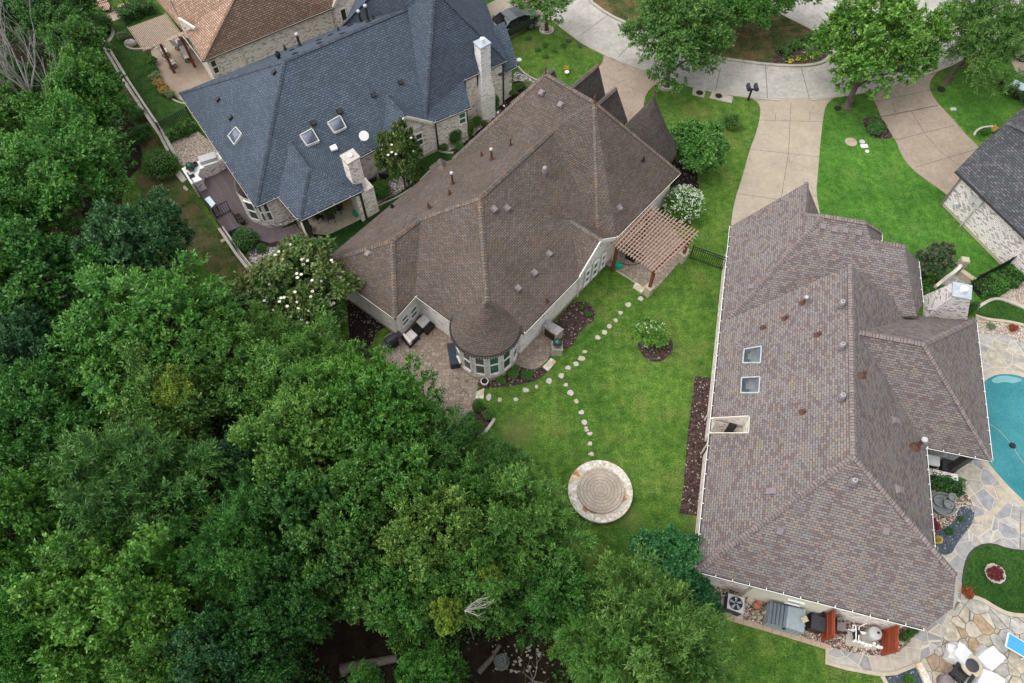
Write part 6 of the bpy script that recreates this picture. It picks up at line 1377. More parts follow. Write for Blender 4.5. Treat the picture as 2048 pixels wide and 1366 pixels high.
def ac():
    b = P(1470, 1218); r = root('air_conditioner', b, 'pale grey square air conditioner unit with a round fan grille, beside the equipment strip', 'air conditioner'); z = .95
    q = [P(x, y, z) for x, y in [(1457, 1186), (1490, 1196), (1486, 1228), (1454, 1216)]]; c = sum(q, Vector()) / 4; k = (q[0] - q[1]).length
    MB().prism([c + (p - c) * .94 for p in q], .08, z - .06).build('casing', M['charcoal'], r, bevel=.03); MB().prism(q, z - .06, z - .01).build('top_plate', M['grey_l'], r, bevel=.04)
    g = MB(); g.lathe((c.x, c.y, 0), [(k * .40, z), (k * .40, z + .012), (0, z + .014)], 32); g = g.build('fan_well', M['black'], r); m = MB()
    for i in range(5):
        a = i * math.tau / 5; d = Vector((math.cos(a), math.sin(a), 0)); s = Vector((-d.y, d.x, 0)); o = Vector((c.x, c.y, z + .02)); m.poly([o + d * .06 * k, o + d * k * .34 - s * k * .05, o + d * k * .34 + s * k * .12, o + d * .08 * k + s * k * .06])
    m.build('fan_blade', M['zinc'], r); m = MB()
    for rr in (.14, .22, .3, .38): m.tube([(c.x + math.cos(math.tau * i / 28) * k * rr, c.y + math.sin(math.tau * i / 28) * k * rr, z + .05) for i in range(29)], .008, 4)
    m.build('fan_grille', M['black'], r)
    MB().prism(PL([(1443, 1195), (1492, 1208), (1484, 1240), (1438, 1226)]), 0, .07).build('pad', M['kerb'], r)
ac()
def shed():
    z = 1.15; r = root('garden_shed', P(1570, 1245), 'low grey-green storage shed with a two-tone slate ribbed lid', 'shed'); e = [P(x, y, z - .12) for x, y in [(1540, 1203), (1612, 1220), (1608, 1266), (1535, 1244)]]; rt, rb = P(1577, 1212, z), P(1572, 1255, z)
    c = sum(e, Vector()) / 4; MB().prism([c + (p - c) * .95 for p in e], 0, z - .16).build('shed_body', M['shed'], r)
    m = MB(); m.loft([e[0], rt, rb, e[3]], [p - Vector((0, 0, .06)) for p in (e[0], rt, rb, e[3])]); lid = m.build('lid', M['shed_roof_d'], r)
    m = MB(); m.loft([rt, e[1], e[2], rb], [p - Vector((0, 0, .06)) for p in (rt, e[1], e[2], rb)]); lid2 = m.build('lid', M['shed_roof_l'], r)
    for (a, b, c_, d, par, mt) in ((e[0], rt, rb, e[3], lid, 'shed_roof_d'), (rt, e[1], e[2], rb, lid2, 'shed_roof_l')):
        m = MB()
        for i in range(1, 5): m.bar(a.lerp(b, i / 5) + Vector((0, 0, .01)), d.lerp(c_, i / 5) + Vector((0, 0, .01)), .03, .035)
        m.build('rib', M['charcoal'] if mt == 'shed_roof_d' else M['shed'], par)
    a, b = c + (e[3] - c) * .955, c + (e[2] - c) * .955; m = MB()
    for i in range(0, 9): p = a.lerp(b, i / 8); m.bar((p.x, p.y, .05), (p.x, p.y, z - .2), .025, .03)
    m.build('door_ribs', M['shed_roof_l'], r); p = a.lerp(b, .5); MB().box((p.x, p.y - .03, .75), .12, .06, .14, -.2).build('latch', M['black'], r)
shed()
def boxthing(q, z, name, label, cat, mt, lid=None, lz=.06):
    q = [P(x, y, z) for x, y in q]; c = sum(q, Vector()) / len(q); r = root(name, (c.x, c.y, 0), label, cat); MB().prism([c + (p - c) * .93 for p in q], 0, z - lz).build('casing', M[mt], r, bevel=.02); MB().prism(q, z - lz, z).build('lid', M[lid or mt], r, bevel=.03); return r
boxthing([(1624, 1229), (1653, 1236), (1650, 1264), (1622, 1256)], .85, 'pool_heater', 'square dark charcoal heater left of the first rust-red screen', 'pool heater', 'black', 'charcoal')
r_ = boxthing([(1675, 1235), (1693, 1240), (1691, 1264), (1674, 1260)], .8, 'generator_cabinet', 'grey cabinet with two small vents between the two rust-red screens', 'equipment cabinet', 'black', 'vent_brown')
c = P(1683, 1245, .81); m = MB()
for s in (-1, 1): m.box((c.x + s * .09, c.y + .05, .81), .12, .07, .03)
m.box((c.x + .06, c.y - .45, .81), .2, .12, .04); m.build('vents', M['black'], r_)
MB().lathe(P(1628, 1229), [(.32, 0), (.32, .5), (.24, .6), (.1, .65), (0, .65)], 22).build('water_tank', M['charcoal'], label='round dark domed tank behind the charcoal heater', cat='tank')
def screen(px, y0, y1, h, lb, planks):
    a, b = P(px, y0, h), P(px, y1, h); a.z = b.z = 0; r = root('wooden_screen', (a + b) / 2, lb, 'screen', 'rust-red wooden screens'); m = MB(); m.bar(a + Vector((0, 0, h / 2)), b + Vector((0, 0, h / 2)), .06, h); m.build('panel', M['rust'], r); m = MB()
    for z in (.15, h * .5, h - .12): m.bar(a + Vector((-.05, 0, z)), b + Vector((-.05, 0, z)), .06, .12)
    for q in (a, b): m.bar(q, q + Vector((0, 0, h + .05)), .12, .12)
    m.build('battens', M['rust'], r)
screen(1669, 1222, 1271, 1.5, 'upper-left rust-red wooden screen beside the charcoal heater', 0); screen(1796, 1253, 1300, 1.6, 'right rust-red wooden screen at the end of the pool equipment', 1)
def poolpipes():
    r = root('pool_equipment', P(1725, 1285), 'white plastic pool pipework with dark pump on a concrete pad', 'pool equipment'); MB().prism(PL([(1692, 1262), (1755, 1275), (1752, 1300), (1690, 1290)]), 0, .05).build('pad', M['kerb'], r)
    Q = lambda x, y, z: P(1692 + x / 5.74, 1128 + y / 5.74, z); m = MB()
    for pth in ([(60, 750, .5), (110, 755, .5), (110, 700, .5), (80, 705, .5), (80, 740, .5)], [(115, 705, .45), (115, 880, .45)], [(145, 880, .35), (150, 720, .35), (240, 680, .35)], [(20, 750, .3), (100, 775, .3), (160, 775, .3), (260, 795, .3)], [(70, 885, .25), (130, 890, .25), (300, 930, .25), (380, 965, .2)], [(160, 775, .3), (190, 800, .3), (250, 800, .3)]):
        m.tube([Q(*p) for p in pth], .03, 8)
    for x, y in ((80, 890), (130, 900), (175, 915), (210, 940), (255, 945), (300, 920), (345, 950), (380, 965)): m.lathe(Q(x, y, 0), [(.05, 0), (.055, .2), (.07, .2), (.07, .26), (0, .27)], 10)
    m.build('white_pipes', M['white'], r); c = Q(110, 820, .3); m = MB(); m.tube([Q(110, 780, .25), Q(118, 870, .25)], .12, 12); m.lathe(Q(95, 800, 0), [(.12, 0), (.12, .4), (.1, .45), (0, .45)], 12); m.build('pump', M['black'], r)
poolpipes()
c = P(1752, 1266, .75); m = MB(); r_ = root('pool_filter', (c.x, c.y, 0), 'round grey pool filter tank left of the right rust-red screen', 'pool filter'); MB().lathe((c.x, c.y, 0), [(.27, 0), (.29, .3), (.29, .62), (.30, .66)], 24).build('tank_body', M['grey_l'], r_, smooth=True); MB().lathe((c.x, c.y, 0), [(.31, .66), (.27, .76), (.15, .8), (0, .81)], 24).build('lid', M['grey_l'], r_, smooth=True); MB().box((c.x + .08, c.y, .83), .1, .08, .08).build('valve', M['black'], r_)
for x, y, r0, h, mt, lb in ((1497, 1203, .2, .3, 'cream_stone', 'square-looking gold planter right of the air conditioner'), (1517, 1206, .13, .26, 'terracotta', 'orange clay pot, upper right of the two clay pots'), (1511, 1214, .15, .26, 'terracotta', 'red clay pot, lower left of the two clay pots')):
    c = P(x, y); r_ = root('clay_pot', c, lb, 'plant pot', 'pots by the air conditioner'); MB().lathe(c, [(r0 * .7, 0), (r0 * .95, h * .8), (r0 * 1.05, h * .82), (r0 * 1.05, h), (r0 * .9, h), (r0 * .85, h * .85), (0, h * .85)], 18 if mt != 'cream_stone' else 4).build('pot_body', M[mt], r_)
for i, (x, y, a, b, lb) in enumerate([(1527, 1226, 5.5, .38, 'roundest white boulder touching the shed'), (1514, 1224, 4.5, .3, 'upper cream boulder of the pile'), (1520, 1235, 6, .25, 'lowest cream boulder of the pile beside the edging'), (1508, 1234, 5, .22, 'left cream boulder of the pile'), (1515, 1229, 4, .35, 'middle cream boulder of the pile'), (1605, 1238, 6, 1.2, '')]):
    if lb: k = mpp(x, y); MB().blob(P(x, y, b * .4), (a * k, a * k * .8, b), i, .12).build('boulder', M['white_stone'] if i == 0 else M['cream_stone'], label=lb, cat='boulder', group='boulders by the shed')
MB().box(P(1609, 1239, 1.2), .3, .24, .08, .3).build('stone_block', M['cream_stone'], label='cream stone block lying on the pale end of the shed lid', cat='stone')
# ---- pool and its garden
wt = smooth([(1940, 800), (1962, 768), (1982, 753), (2003, 748), (2032, 750), (2060, 760), (2110, 820), (2130, 1000), (2110, 1060), (2075, 1030), (2048, 1003), (2020, 976), (1996, 950), (1975, 925), (1950, 880)], 1)
sheet('pool_coping', smooth([(1925, 800), (1955, 758), (1980, 744), (2003, 740), (2036, 742), (2068, 753), (2122, 815), (2145, 1000), (2120, 1078), (2072, 1043), (2040, 1010), (2012, 986), (1988, 956), (1963, 926), (1935, 880)], 1), M['cream_stone'], .03)
sheet('water', wt, M['water'], .036)
sheet('pool_bench', smooth([(1980, 760), (2003, 750), (2040, 757), (2044, 762), (2026, 768), (2010, 764), (1988, 768)], 1), mottle('pool_bench_water', (.15, .33, .35), .08, 2, .1), .040)
MB().tube([P(x, y, .06) for x, y in smooth([(1978, 847), (2000, 862), (2024, 890), (2040, 918), (2060, 940)], 2, False)], .012, 5).build('pool_hose', M['grey_l'], label='thin pale cleaner hose floating on the pool', cat='hose')
m = MB(); c = P(2025, 891, .08); m.box(c, .3, .2, .08, .4); m.box(c, .12, .34, .06, .4); m.build('pool_cleaner', M['black'], label='small black float on the pool hose', cat='pool cleaner')
strip('paving_band', smooth([(2018, 992), (2005, 1006), (1990, 1022), (1970, 1035), (1950, 1041)], 2, False), .38, .02, M['cream_stone'], .014)
for q in ([(2041, 1022), (2040, 1105)],): jline(q, .03, .0185)
sheet('artificial_lawn', smooth([(1923, 1190), (1925, 1150), (1934, 1112), (1955, 1092), (1985, 1088), (2015, 1100), (2060, 1104), (2120, 1120), (2120, 1240), (2048, 1229), (2015, 1226), (1990, 1214), (1965, 1198), (1944, 1192)], 1), M['turf'], .05)
strip('turf_edging', smooth([(1920, 1192), (1944, 1194), (1966, 1201), (1990, 1217), (2015, 1229), (2048, 1232), (2120, 1240)], 2, False), .24, .1, M['cream_stone']); strip('turf_edging', smooth([(1924, 1188), (1925, 1150), (1934, 1112), (1955, 1091), (1985, 1087), (2015, 1099), (2060, 1103)], 1, False), .08, .06, M['gutter_dark'])
sheet('gravel_bed', smooth([(1990, 600), (2020, 580), (2060, 550), (2120, 590), (2110, 640), (2048, 622), (2020, 610)], 1), M['gravel_p'], .014); sheet('gravel_bed', [(1950, 632), (1975, 640), (2020, 644), (2060, 652), (2110, 690), (2048, 688), (2020, 672), (1960, 668)], M['gravel_p'], .016)
sheet('artificial_lawn', smooth([(1950, 622), (1968, 610), (1985, 601), (2005, 602), (2048, 620), (2110, 645), (2110, 665), (2048, 648), (2010, 640), (1975, 637), (1955, 632)], 1), M['turf'], .05)
strip('turf_edging', smooth([(1946, 622), (1966, 608), (1985, 598), (2008, 599), (2050, 617), (2110, 642)], 1, False), .22, .09, M['white_stone']); strip('turf_edging', smooth([(1950, 632), (1975, 640), (2010, 643), (2048, 651), (2110, 668)], 1, False), .22, .09, M['cream_stone'])
sheet('gravel_bed', smooth([(1855, 972), (1895, 988), (1928, 982), (1942, 1000), (1949, 1026), (1944, 1050), (1900, 1060), (1880, 1075), (1855, 1070)], 0), M['gravel'], .014)
sheet('slate_bed', smooth([(1924, 1011), (1939, 1015), (1948, 1026), (1945, 1048), (1917, 1081), (1900, 1113), (1870, 1105), (1866, 1066), (1895, 1054), (1912, 1037), (1914, 1023)], 1), M['slatechip'], .018)
def fountain():
    b = P(1879, 1012); r = root('fountain', b, 'dark tiered urn fountain in a white ring of stone beside the pool garden', 'fountain'); MB().lathe(b, [(.45, 0), (.55, .12), (.62, .4), (.56, .42), (.5, .3), (0, .3)], 24).build('basin', M['tstone'], r, smooth=True)
    for i, (dx, dy, z, s) in enumerate(((-.15, .12, .45, .3), (.2, .05, .6, .26), (.05, -.15, .75, .22), (.3, .2, .85, .2))): MB().lathe(b + Vector((dx, dy, 0)), [(s * .4, z - .35), (s, z - .1), (s * 1.05, z), (s * .8, z), (s * .6, z - .1), (0, z - .1)], 18).build('urn', M['tstone'], r, smooth=True)
    m = MB(); n = 18; k = mpp(1880, 1010) * 17
    for i in range(n): a = -2.4 + i * 4.6 / n; m.box(b + Vector((math.cos(a) * k, math.sin(a) * k, .04)), .2, k * 4.6 / n, .1, a)
    m.build('stone_ring', M['white_stone'], r)
fountain()
def daybed():
    q = [P(x, y, .5) for x, y in [(1850, 907), (1880, 914), (1880, 932), (1851, 926)]]; r = root('daybed', (q[0] + q[2]) / 2 * 1, 'white cushioned daybed under the pool-side porch', 'daybed'); MB().prism(q, .05, .34).build('frame', M['black'], r); MB().prism(q, .34, .5).build('cushion', M['cover'], r, bevel=.05)
daybed()
boxthing([(1885, 916), (1917, 923), (1913, 944), (1885, 939)], .45, 'storage_bench', 'flat slate grey bench between daybed and porch column', 'bench', 'black', 'charcoal')
m = MB(); m.bar(P(1856, 945, .2), P(1912, 958, .2), .35, .4); m.build('planter_wall', M['brick_bw'], label='low brick planter wall below the daybed porch', cat='low wall')
def covered(px, py, rz, lb, s=1.0):
    b = P(px, py); r = root('covered_chair', b, lb, 'covered chair', 'white covered chairs round the fire table'); T = Matrix.Translation(b) @ Matrix.Rotation(rz, 4, 'Z') @ Matrix.Scale(s, 4)
    m = MB(); rings = [[(-.5, -.52, 0), (.5, -.52, 0), (.52, .5, 0), (-.52, .5, 0)], [(-.46, -.46, .35), (.46, -.46, .35), (.47, .46, .4), (-.47, .46, .4)], [(-.42, -.40, .52), (.42, -.40, .52), (.42, .2, .6), (-.42, .2, .6)], [(-.38, .12, .86), (.38, .12, .86), (.36, .44, .92), (-.36, .44, .92)]]
    R_ = []
    for q in rings:
        o = []
        for i in range(4):
            a, c = Vector(q[i]), Vector(q[(i + 1) % 4])
            for t in (0, .25, .5, .75): p = a.lerp(c, t); w_ = .03 * math.sin(9 * t + i + p.z * 5); o.append(T @ (p + Vector((w_, w_ * .7, 0))))
        R_.append(o)
    for A, B in zip(R_, R_[1:]):
        for i in range(16): m.poly([A[i], A[(i + 1) % 16], B[(i + 1) % 16], B[i]])
    m.poly(R_[-1]); m.build('cover', M['cover'], r, smooth=True)
covered(1912, 1312, .9, 'white covered chair left of the fire table', .92); covered(1967, 1320, -.9, 'white covered chair right of the fire table', .92); covered(1966, 1364, -2.2, 'white covered chair below the fire table at the bottom edge', .92)
m = MB(); c = P(1903, 1298); m.blob(c + Vector((0, 0, .25)), (.4, .3, .28), 8, .2); m.build('covered_stool', M['cover'], label='small white covered stool beside the left covered chair', cat='covered stool')
def firetable():
    c = P(1944, 1331, .55); b = Vector((c.x, c.y, 0)); k = mpp(1944, 1331, .55) * 21; r = root('fire_table', b, 'round fire table with cream rim and dark bowl cover on the warm flagstones', 'fire table')
    MB().lathe(b, [(k * .75, 0), (k * .9, .1), (k * .92, .48)], 32).build('table_base', M['pot'], r, smooth=True); MB().lathe(b, [(k * .9, .47), (k, .48), (k, .55), (k * .58, .56)], 36).build('table_top', M['cream_stone'], r); MB().lathe(b, [(k * .62, .555), (k * .6, .6), (k * .4, .64), (0, .65)], 32).build('bowl_cover', M['charcoal'], r, smooth=True)
firetable()
def adirondack(px, py, rz, lb, mt='black'):
    b = P(px, py); r = root('slatted_chair', b, lb, 'garden chair'); T = Matrix.Translation(b) @ Matrix.Rotation(rz, 4, 'Z')
    def put(nm, boxes, par=r):
        m = MB()
        for c, s, rx in boxes: m.box(c, *s, rx=rx)
        m.v = [T @ v for v in m.v]; return m.build(nm, M[mt], par)
    put('seat', [((0, -.25 + i * .13, .36 - i * .02), (.56, .1, .03), -.12) for i in range(5)]); put('backrest', [((-.24 + i * .12, .42, .68), (.1, .03, .8 - abs(i - 2) * .06), -.35) for i in range(5)])
    for s in (-1, 1): put('armrest', [((s * .36, .02, .56), (.14, .72, .03), 0)]); put('leg', [((s * .3, -.3, .28), (.05, .09, .56), 0)]); put('leg', [((s * .3, .3, .2), (.05, .4, .1), .35)])
adirondack(1912, 1352, 2.35, 'black slatted garden chair lower left of the fire table')
def lounger():
    r = root('sun_lounger', P(2035, 1290), 'bright blue sling sun lounger with white frame at the right edge', 'sun lounger'); z = .35; q = [P(x, y, z) for x, y in [(2018, 1268), (2030, 1290), (2064, 1325), (2068, 1290)]]
    q = [P(2017, 1266, .75), P(2011, 1292, .75), P(2052, 1316, z), P(2056, 1290, z), P(2100, 1340, z), P(2104, 1315, z)]; m = MB()
    for a, b in ((0, 1), (1, 2), (0, 3), (2, 4), (3, 5), (4, 5), (2, 3)): m.bar(q[a], q[b], .06, .05)
    for i in (2, 3, 4, 5): m.bar(q[i], Vector((q[i].x, q[i].y, 0)), .05, .05)
    m.build('frame', M['white'], r); m = MB(); u = Vector((0, 0, .03)); m.poly([q[1] + u, q[2] + u, q[3] + u, q[0] + u]); m.poly([q[2] + u, q[4] + u, q[5] + u, q[3] + u]); m.build('sling', M['blue_sling'], r)
lounger()
m = MB(); m.lathe(P(1885, 1364), [(.3, 0), (.32, .4), (.25, .5), (0, .52)], 16); m.build('side_stool', M['vent_brown'], label='mauve-grey round stool at the bottom edge beside the slatted chair', cat='stool')
c = P(1990, 1147, .05); k = mpp(1990, 1147) * 16; m = MB(); n = 22
for i in range(n): a = math.tau * i / n; m.blob((c.x + math.cos(a) * k, c.y + math.sin(a) * k, .08), (.11, .11, .07), i, .2, 6)
m.build('white_stone_ring', M['white_stone'], label='ring of white pebbles round the red dwarf tree on the dark turf', cat='edging ring')
# low curved wall by the side gate
rw_ = root('garden_wall', P(1900, 560), 'low cream curved wall and pillar by the chimney of the right-hand house', 'wall'); m = MB(); pts = [P(x, y) for x, y in smooth([(1862, 584), (1880, 568), (1898, 556), (1908, 548), (1911, 538)], 2, False)]
for a, b in zip(pts, pts[1:]): m.bar(a + Vector((0, 0, .35)), b + Vector((0, 0, .35)), .18, .7)
m.build('curved_part', M['trim'], rw_); m = MB(); c = P(1914, 538); m.box(c + Vector((0, 0, .5)), .45, .4, 1.0, -.2); m.build('pillar', M['cream_stone'], rw_); m = MB(); m.bar(P(1919, 545, .25), P(1958, 573, .25), .3, .5); m.build('coping', M['cream_stone'], rw_)
sheet('side_path', [(1912, 541), (1955, 572), (1900, 600), (1862, 592), (1890, 562)], M['flag_grey'], .02)
# woodland objects
def tiers():
    c = P(1003, 1321, 1.0); b = Vector((c.x, c.y, 0)); k = mpp(1003, 1321, 1.0) * 16.5; r = root('stone_fountain', b, 'grey octagonal tiered stone fountain standing alone in the woodland clearing', 'fountain')
    MB().lathe(b, [(k * .95, 0), (k, .5), (k * .98, .58), (k * .86, .58), (k * .84, .45), (0, .45)], 8).build('basin', M['tstone'], r); MB().lathe(b, [(k * .25, .4), (k * .2, .75), (k * .55, .9), (k * .58, .98), (k * .48, .98), (k * .4, .9), (k * .15, .88)], 16).build('bowl', M['tstone'], r, smooth=True)
    MB().lathe(b, [(k * .14, .85), (k * .1, 1.1), (k * .2, 1.2), (k * .12, 1.35), (0, 1.38)], 12).build('finial', M['tstone'], r, smooth=True)
tiers()
def log(path, r0, r1, lb):
    MB().tube([P(*p) for p in path], r0, 10, r1).build('fallen_log', M['logwood'], smooth=True, label=lb, cat='log')
log([(682, 1340, .3), (705, 1333, .35), (735, 1328, .4), (765, 1322, .5), (795, 1316, .6)], .26, .17, 'fallen grey log on the dark woodland floor near the bottom edge'); log([(957, 1345, .2), (985, 1315, .3), (1000, 1290, .6)], .14, .08, 'thin fallen trunk left of the stone fountain')
def deadtree(px, py, h, spread, lb, n=5, lean=(0, 0), seed=1, r0=.12, z0=0):
    rnd = random.Random(seed); b = P(px, py, z0); m = MB(); b0 = Vector((b.x, b.y, 0))
    def grow(p, d, L, r, lvl):
        if lvl > 4 or r < .006: return
        pts = [p]; q = p; dd = d.copy()
        for i in range(4): dd = (dd + Vector((rnd.uniform(-.16, .16), rnd.uniform(-.16, .16), rnd.uniform(-.03, .1)))).normalized(); q = q + dd * L / 4; pts.append(q)
        m.tube(pts, r, 5, r * .45)
        for i in range(rnd.choice((2, 3, 3))): k = rnd.choice((2, 3, 4)); grow(pts[k], (dd + Vector((rnd.uniform(-.6, .6), rnd.uniform(-.6, .6), rnd.uniform(0, .3)))).normalized(), L * rnd.uniform(.5, .72), r * .5, lvl + 1)
    m.tube([b0, b], r0, 6)
    for i in range(n): a = math.tau * i / n + rnd.uniform(-.4, .4); grow(b, (Vector((math.cos(a) * spread + lean[0], math.sin(a) * spread + lean[1], 1))).normalized(), h * rnd.uniform(.5, .75), r0 * .6, 1)
    m.build('dead_tree', M['deadwood'], loc=b0, label=lb, cat='dead tree')
deadtree(62, 190, 5.4, .35, 'tall bare grey dead tree at the upper left among the green crowns', 7, (.05, .25), 4, .13, 5)
deadtree(30, 180, 4.2, .4, 'smaller bare grey tree at the left edge', 5, (-.3, .2), 9, .10, 5); deadtree(100, 185, 3.5, .8, 'low tangle of bare twigs right of the tall dead tree', 6, (.5, 0), 12, .06, 5.5)
deadtree(930, 1222, 1.3, .5, 'fan of bare grey twigs among yellowing leaves in the lower woods', 9, (1.1, .2), 21, .028, 7.4); deadtree(1065, 1362, 2.4, .8, 'bare twiggy shrub at the bottom edge beside the clearing', 7, (.2, .1), 18, .035, .5)
for i in range(70):
    pass
rng_ = np.random.default_rng(5); m = MB()
for i in range(70):
    x, y = rng_.uniform(985, 1095), rng_.uniform(1290, 1345); k = .03 + rng_.random() * .06; m.blob(P(x, y, .02), (k, k * .8, k * .4), i, .25, 6)
m.build('scattered_stones', M['kerb'], loc=(0, 0, 0), kind='stuff', label='small pale stones scattered over the woodland clearing', cat='stones')
slab([(352, 352), (362, 344), (375, 362), (366, 368)], M['white_stone'], 'pale rough step stone below the white deck counter, upper one', .15); slab([(369, 372), (378, 380), (374, 384), (367, 378)], M['cream_stone'], 'small cream step stone below the deck counter, lower one', .1); slab([(441, 482), (450, 478), (453, 483), (445, 487)], M['cream_stone'], 'cream step stone at the foot of the deck corner', .1)
# ---------------- planting ----------------
T_ = tree
FR = 'street trees along the kerb'
T_(1362, 68, 106, 'olive', 'dense round street tree in the raised stone ring, largest in the middle of the street', 8.4, 4.0, 'b', 'street_tree', group=FR, base=(1331, 170), fy=.95)
T_(1755, 96, 112, 'bright', 'leaning bright green street tree between the two driveways on the right', 8.6, 4.2, 'd', 'street_tree', group=FR, base=(1694, 213), fy=.9)
T_(1972, 72, 97, 'olive', 'feathery darker street tree in the upper right corner lawn', 8.0, 3.7, 'c', 'street_tree', group=FR, base=(1893, 166), fy=.95)
T_(1090, -10, 62, 'mid', 'small street tree in a white ring at the top, left of the street', 6.2, 1.7, 'b', 'street_tree', group=FR, base=(1093, 61))
T_(1502, 0, 66, 'bright', 'bright tree on the traffic island beside the top edge', 6, 2.2, 'd', 'island_tree', base=(1482, 62)); T_(1590, -28, 50, 'bright', 'tree at the top edge overhanging the upper road', 6, 1.8, 'd', 'island_tree', base=(1575, 10)); T_(1428, -5, 60, 'bright', 'island tree just behind the big middle street tree', 6, 2.1, 'b', 'island_tree', base=(1430, 60))
T_(1398, 294, 60, 'mid', 'small dark leafy tree beside the round turret of the middle house', 3.8, 1.7, 's', 'small_tree')
T_(1870, 520, 34, 'crape', 'dark crape myrtle with reddish tips beside the right-hand house', 3.4, 1.4, 's', 'small_tree', trunk='t3')
mg = T_(606, 575, 104, 'magnolia', 'wide glossy magnolia dotted with white flowers in front of the middle house', 6.5, 2.6, 'f', 'magnolia_tree', 'tree', 'white-flowering magnolia trees'); mg2 = T_(800, 318, 44, 'magnolia', 'tall narrow glossy magnolia between the blue-grey and brown roofs', 6.2, 2.8, 'f', 'magnolia_tree', 'tree', 'white-flowering magnolia trees')
for g, (R, zr, zc, k) in ((mg, (3.7, 2.6, 3.9, 75)), (mg2, (1.9, 2.8, 3.4, 18))):
    cr = [c for c in kids(g) if c.name.startswith('crown')][0]; R = cr.scale[0]; zr = cr.scale[2] * .8; rng = np.random.default_rng(k); m = MB(); o = Vector(g.location)
    for i in range(k):
        d = Vector(rng.normal(size=3)) + Vector((0, -.5, 1.0)); d.normalize(); p = o + Vector((d.x * R * .95, d.y * R * .95, cr.location.z + d.z * zr * .95))
        for j in range(6): a = j * math.tau / 6; e = Vector((math.cos(a), math.sin(a), .45)) * .10; s = Vector((-math.sin(a), math.cos(a), 0)) * .045; m.poly([p, p + e * .6 - s, p + e, p + e * .6 + s])
    m.build('blossoms', M['petal'], g)
# island planting
hedge(PL([(1562, 112), (1585, 99), (1615, 84), (1655, 70)]), .8, .55, 'dark', 'low curved hedge on the traffic island by the lamp post')
fb = hedge(PL([(1572, 123), (1600, 121), (1636, 108)]), .7, .18, 'box', 'low flower bed with yellow and white pansies on the island tip', 'flower_bed', 'flower bed')
rng = np.random.default_rng(77); o = Vector(fb.location); C = []
for i in range(26): t = rng.random(); p = P(1575 + 62 * t, 124 - 12 * t + rng.uniform(-3, 3), .2) - o; C += [list(p + Vector(rng.normal(size=3) * .03)) for _ in range(4)]
C = np.array(C); meshobj('blossoms', leafmesh('blossoms', C, np.tile([0, 0, 1.], (len(C), 1)), rng.uniform(0, 1, len(C)), .12, .1, rng), L_['gold'], fb, (0, 0, 0), (1, 1, 1))
hedge(PL([(1998, 168), (2024, 190), (2070, 216)]), 1.0, .8, 'dark', 'clipped dark hedge in front of the pale utility cabinet')
hedge(PL([(1950, 585), (1990, 570), (2070, 532)]), 1.5, .8, 'box', 'thick leafy hedge between the black fence and the gravel bed')
hedge(PL([(1852, 560), (1862, 600)]), 1.6, .5, 'box', 'low bright ground hedge between crape myrtle and the right-hand house')
hedge(PL([(1858, 962), (1885, 970), (1918, 978)]), .95, .45, 'dark', 'dark clipped bed edging the gravel below the daybed porch')
hedge(PL([(340, 278), (368, 268), (388, 256)]), 1.0, .7, 'mid', 'ragged green hedge behind the short black fence'); hedge(PL([(246, 42), (275, 30), (310, 20)]), 1.5, 1.0, 'dark', 'thick dark hedge above the slatted pergola, top left')
B_ = bush
for a in [(320, 328, 36, 'box', 'large clipped ball shrub at the edge of the woods beside the deck', 2.0), (490, 478, 27, 'dark', 'clipped dark ball shrub below the deck steps', 1.6), (523, 496, 11, 'box', 'small low green shrub beside the big magnolia', .7), (760, 380, 22, 'box', 'squarish green shrub below the tall magnolia', 1.2),
          (982, 205, 19, 'dark', 'clipped ball shrub at the foot of the white stone chimney', 1.7), (907, 268, 18, 'dark', 'clipped ball shrub below the green-tinted window', 1.6), (968, 246, 7, 'dark', 'tiny ball shrub in the rock bed', .5), (886, 294, 10, 'dark', 'low dark shrub at the end of the white edging', .6), (918, 292, 10, 'mid', 'low shrub against the brown roof edge', .6),
          (1463, 241, 20, 'box', 'clipped ball shrub with a white light on the front lawn', 1.3), (956, 811, 13, 'box', 'upper clipped ball shrub beside the cobble patio', .9), (955, 853, 14, 'box', 'lower clipped ball shrub inside the curved white edging', .9), (977, 829, 12, 'mid', 'soft green shrub right of the two clipped balls', .7),
          (1808, 1274, 10, 'dark', 'left clipped ball right of the rust-red screen', .7), (1820, 1266, 9, 'dark', 'middle clipped ball right of the rust-red screen', .6), (1830, 1261, 8, 'dark', 'right clipped ball under the roof edge', .6), (1945, 616, 11, 'dark', 'upright dark shrub touching the big chimney', 1.5), (1817, 1360, 12, 'box', 'ball shrub in the slate chippings at the bottom edge', .7),
          (1922, 1037, 7, 'dark', 'upper ball plant in the slate chippings by the pool', .4), (1900, 1062, 9, 'dark', 'lower ball plant in the slate chippings by the pool', .5), (1876, 1079, 9, 'gold', 'bright yellow low shrub under the roof edge by the slate bed', .45), (205, 45, 20, 'box', 'bright clipped shrub at the top end of the long wall', 1.8)]:
    B_(*a[:5], h=a[5])
B_(940, 258, 9, 'olive', 'yellow-green tiered topiary in the bed of the blue-grey house', h=1.5, name='topiary', cat='topiary'); B_(941, 249, 7, 'olive', 'upper ball of the yellow-green topiary', h=.8, name='topiary', cat='topiary', z0=.9)
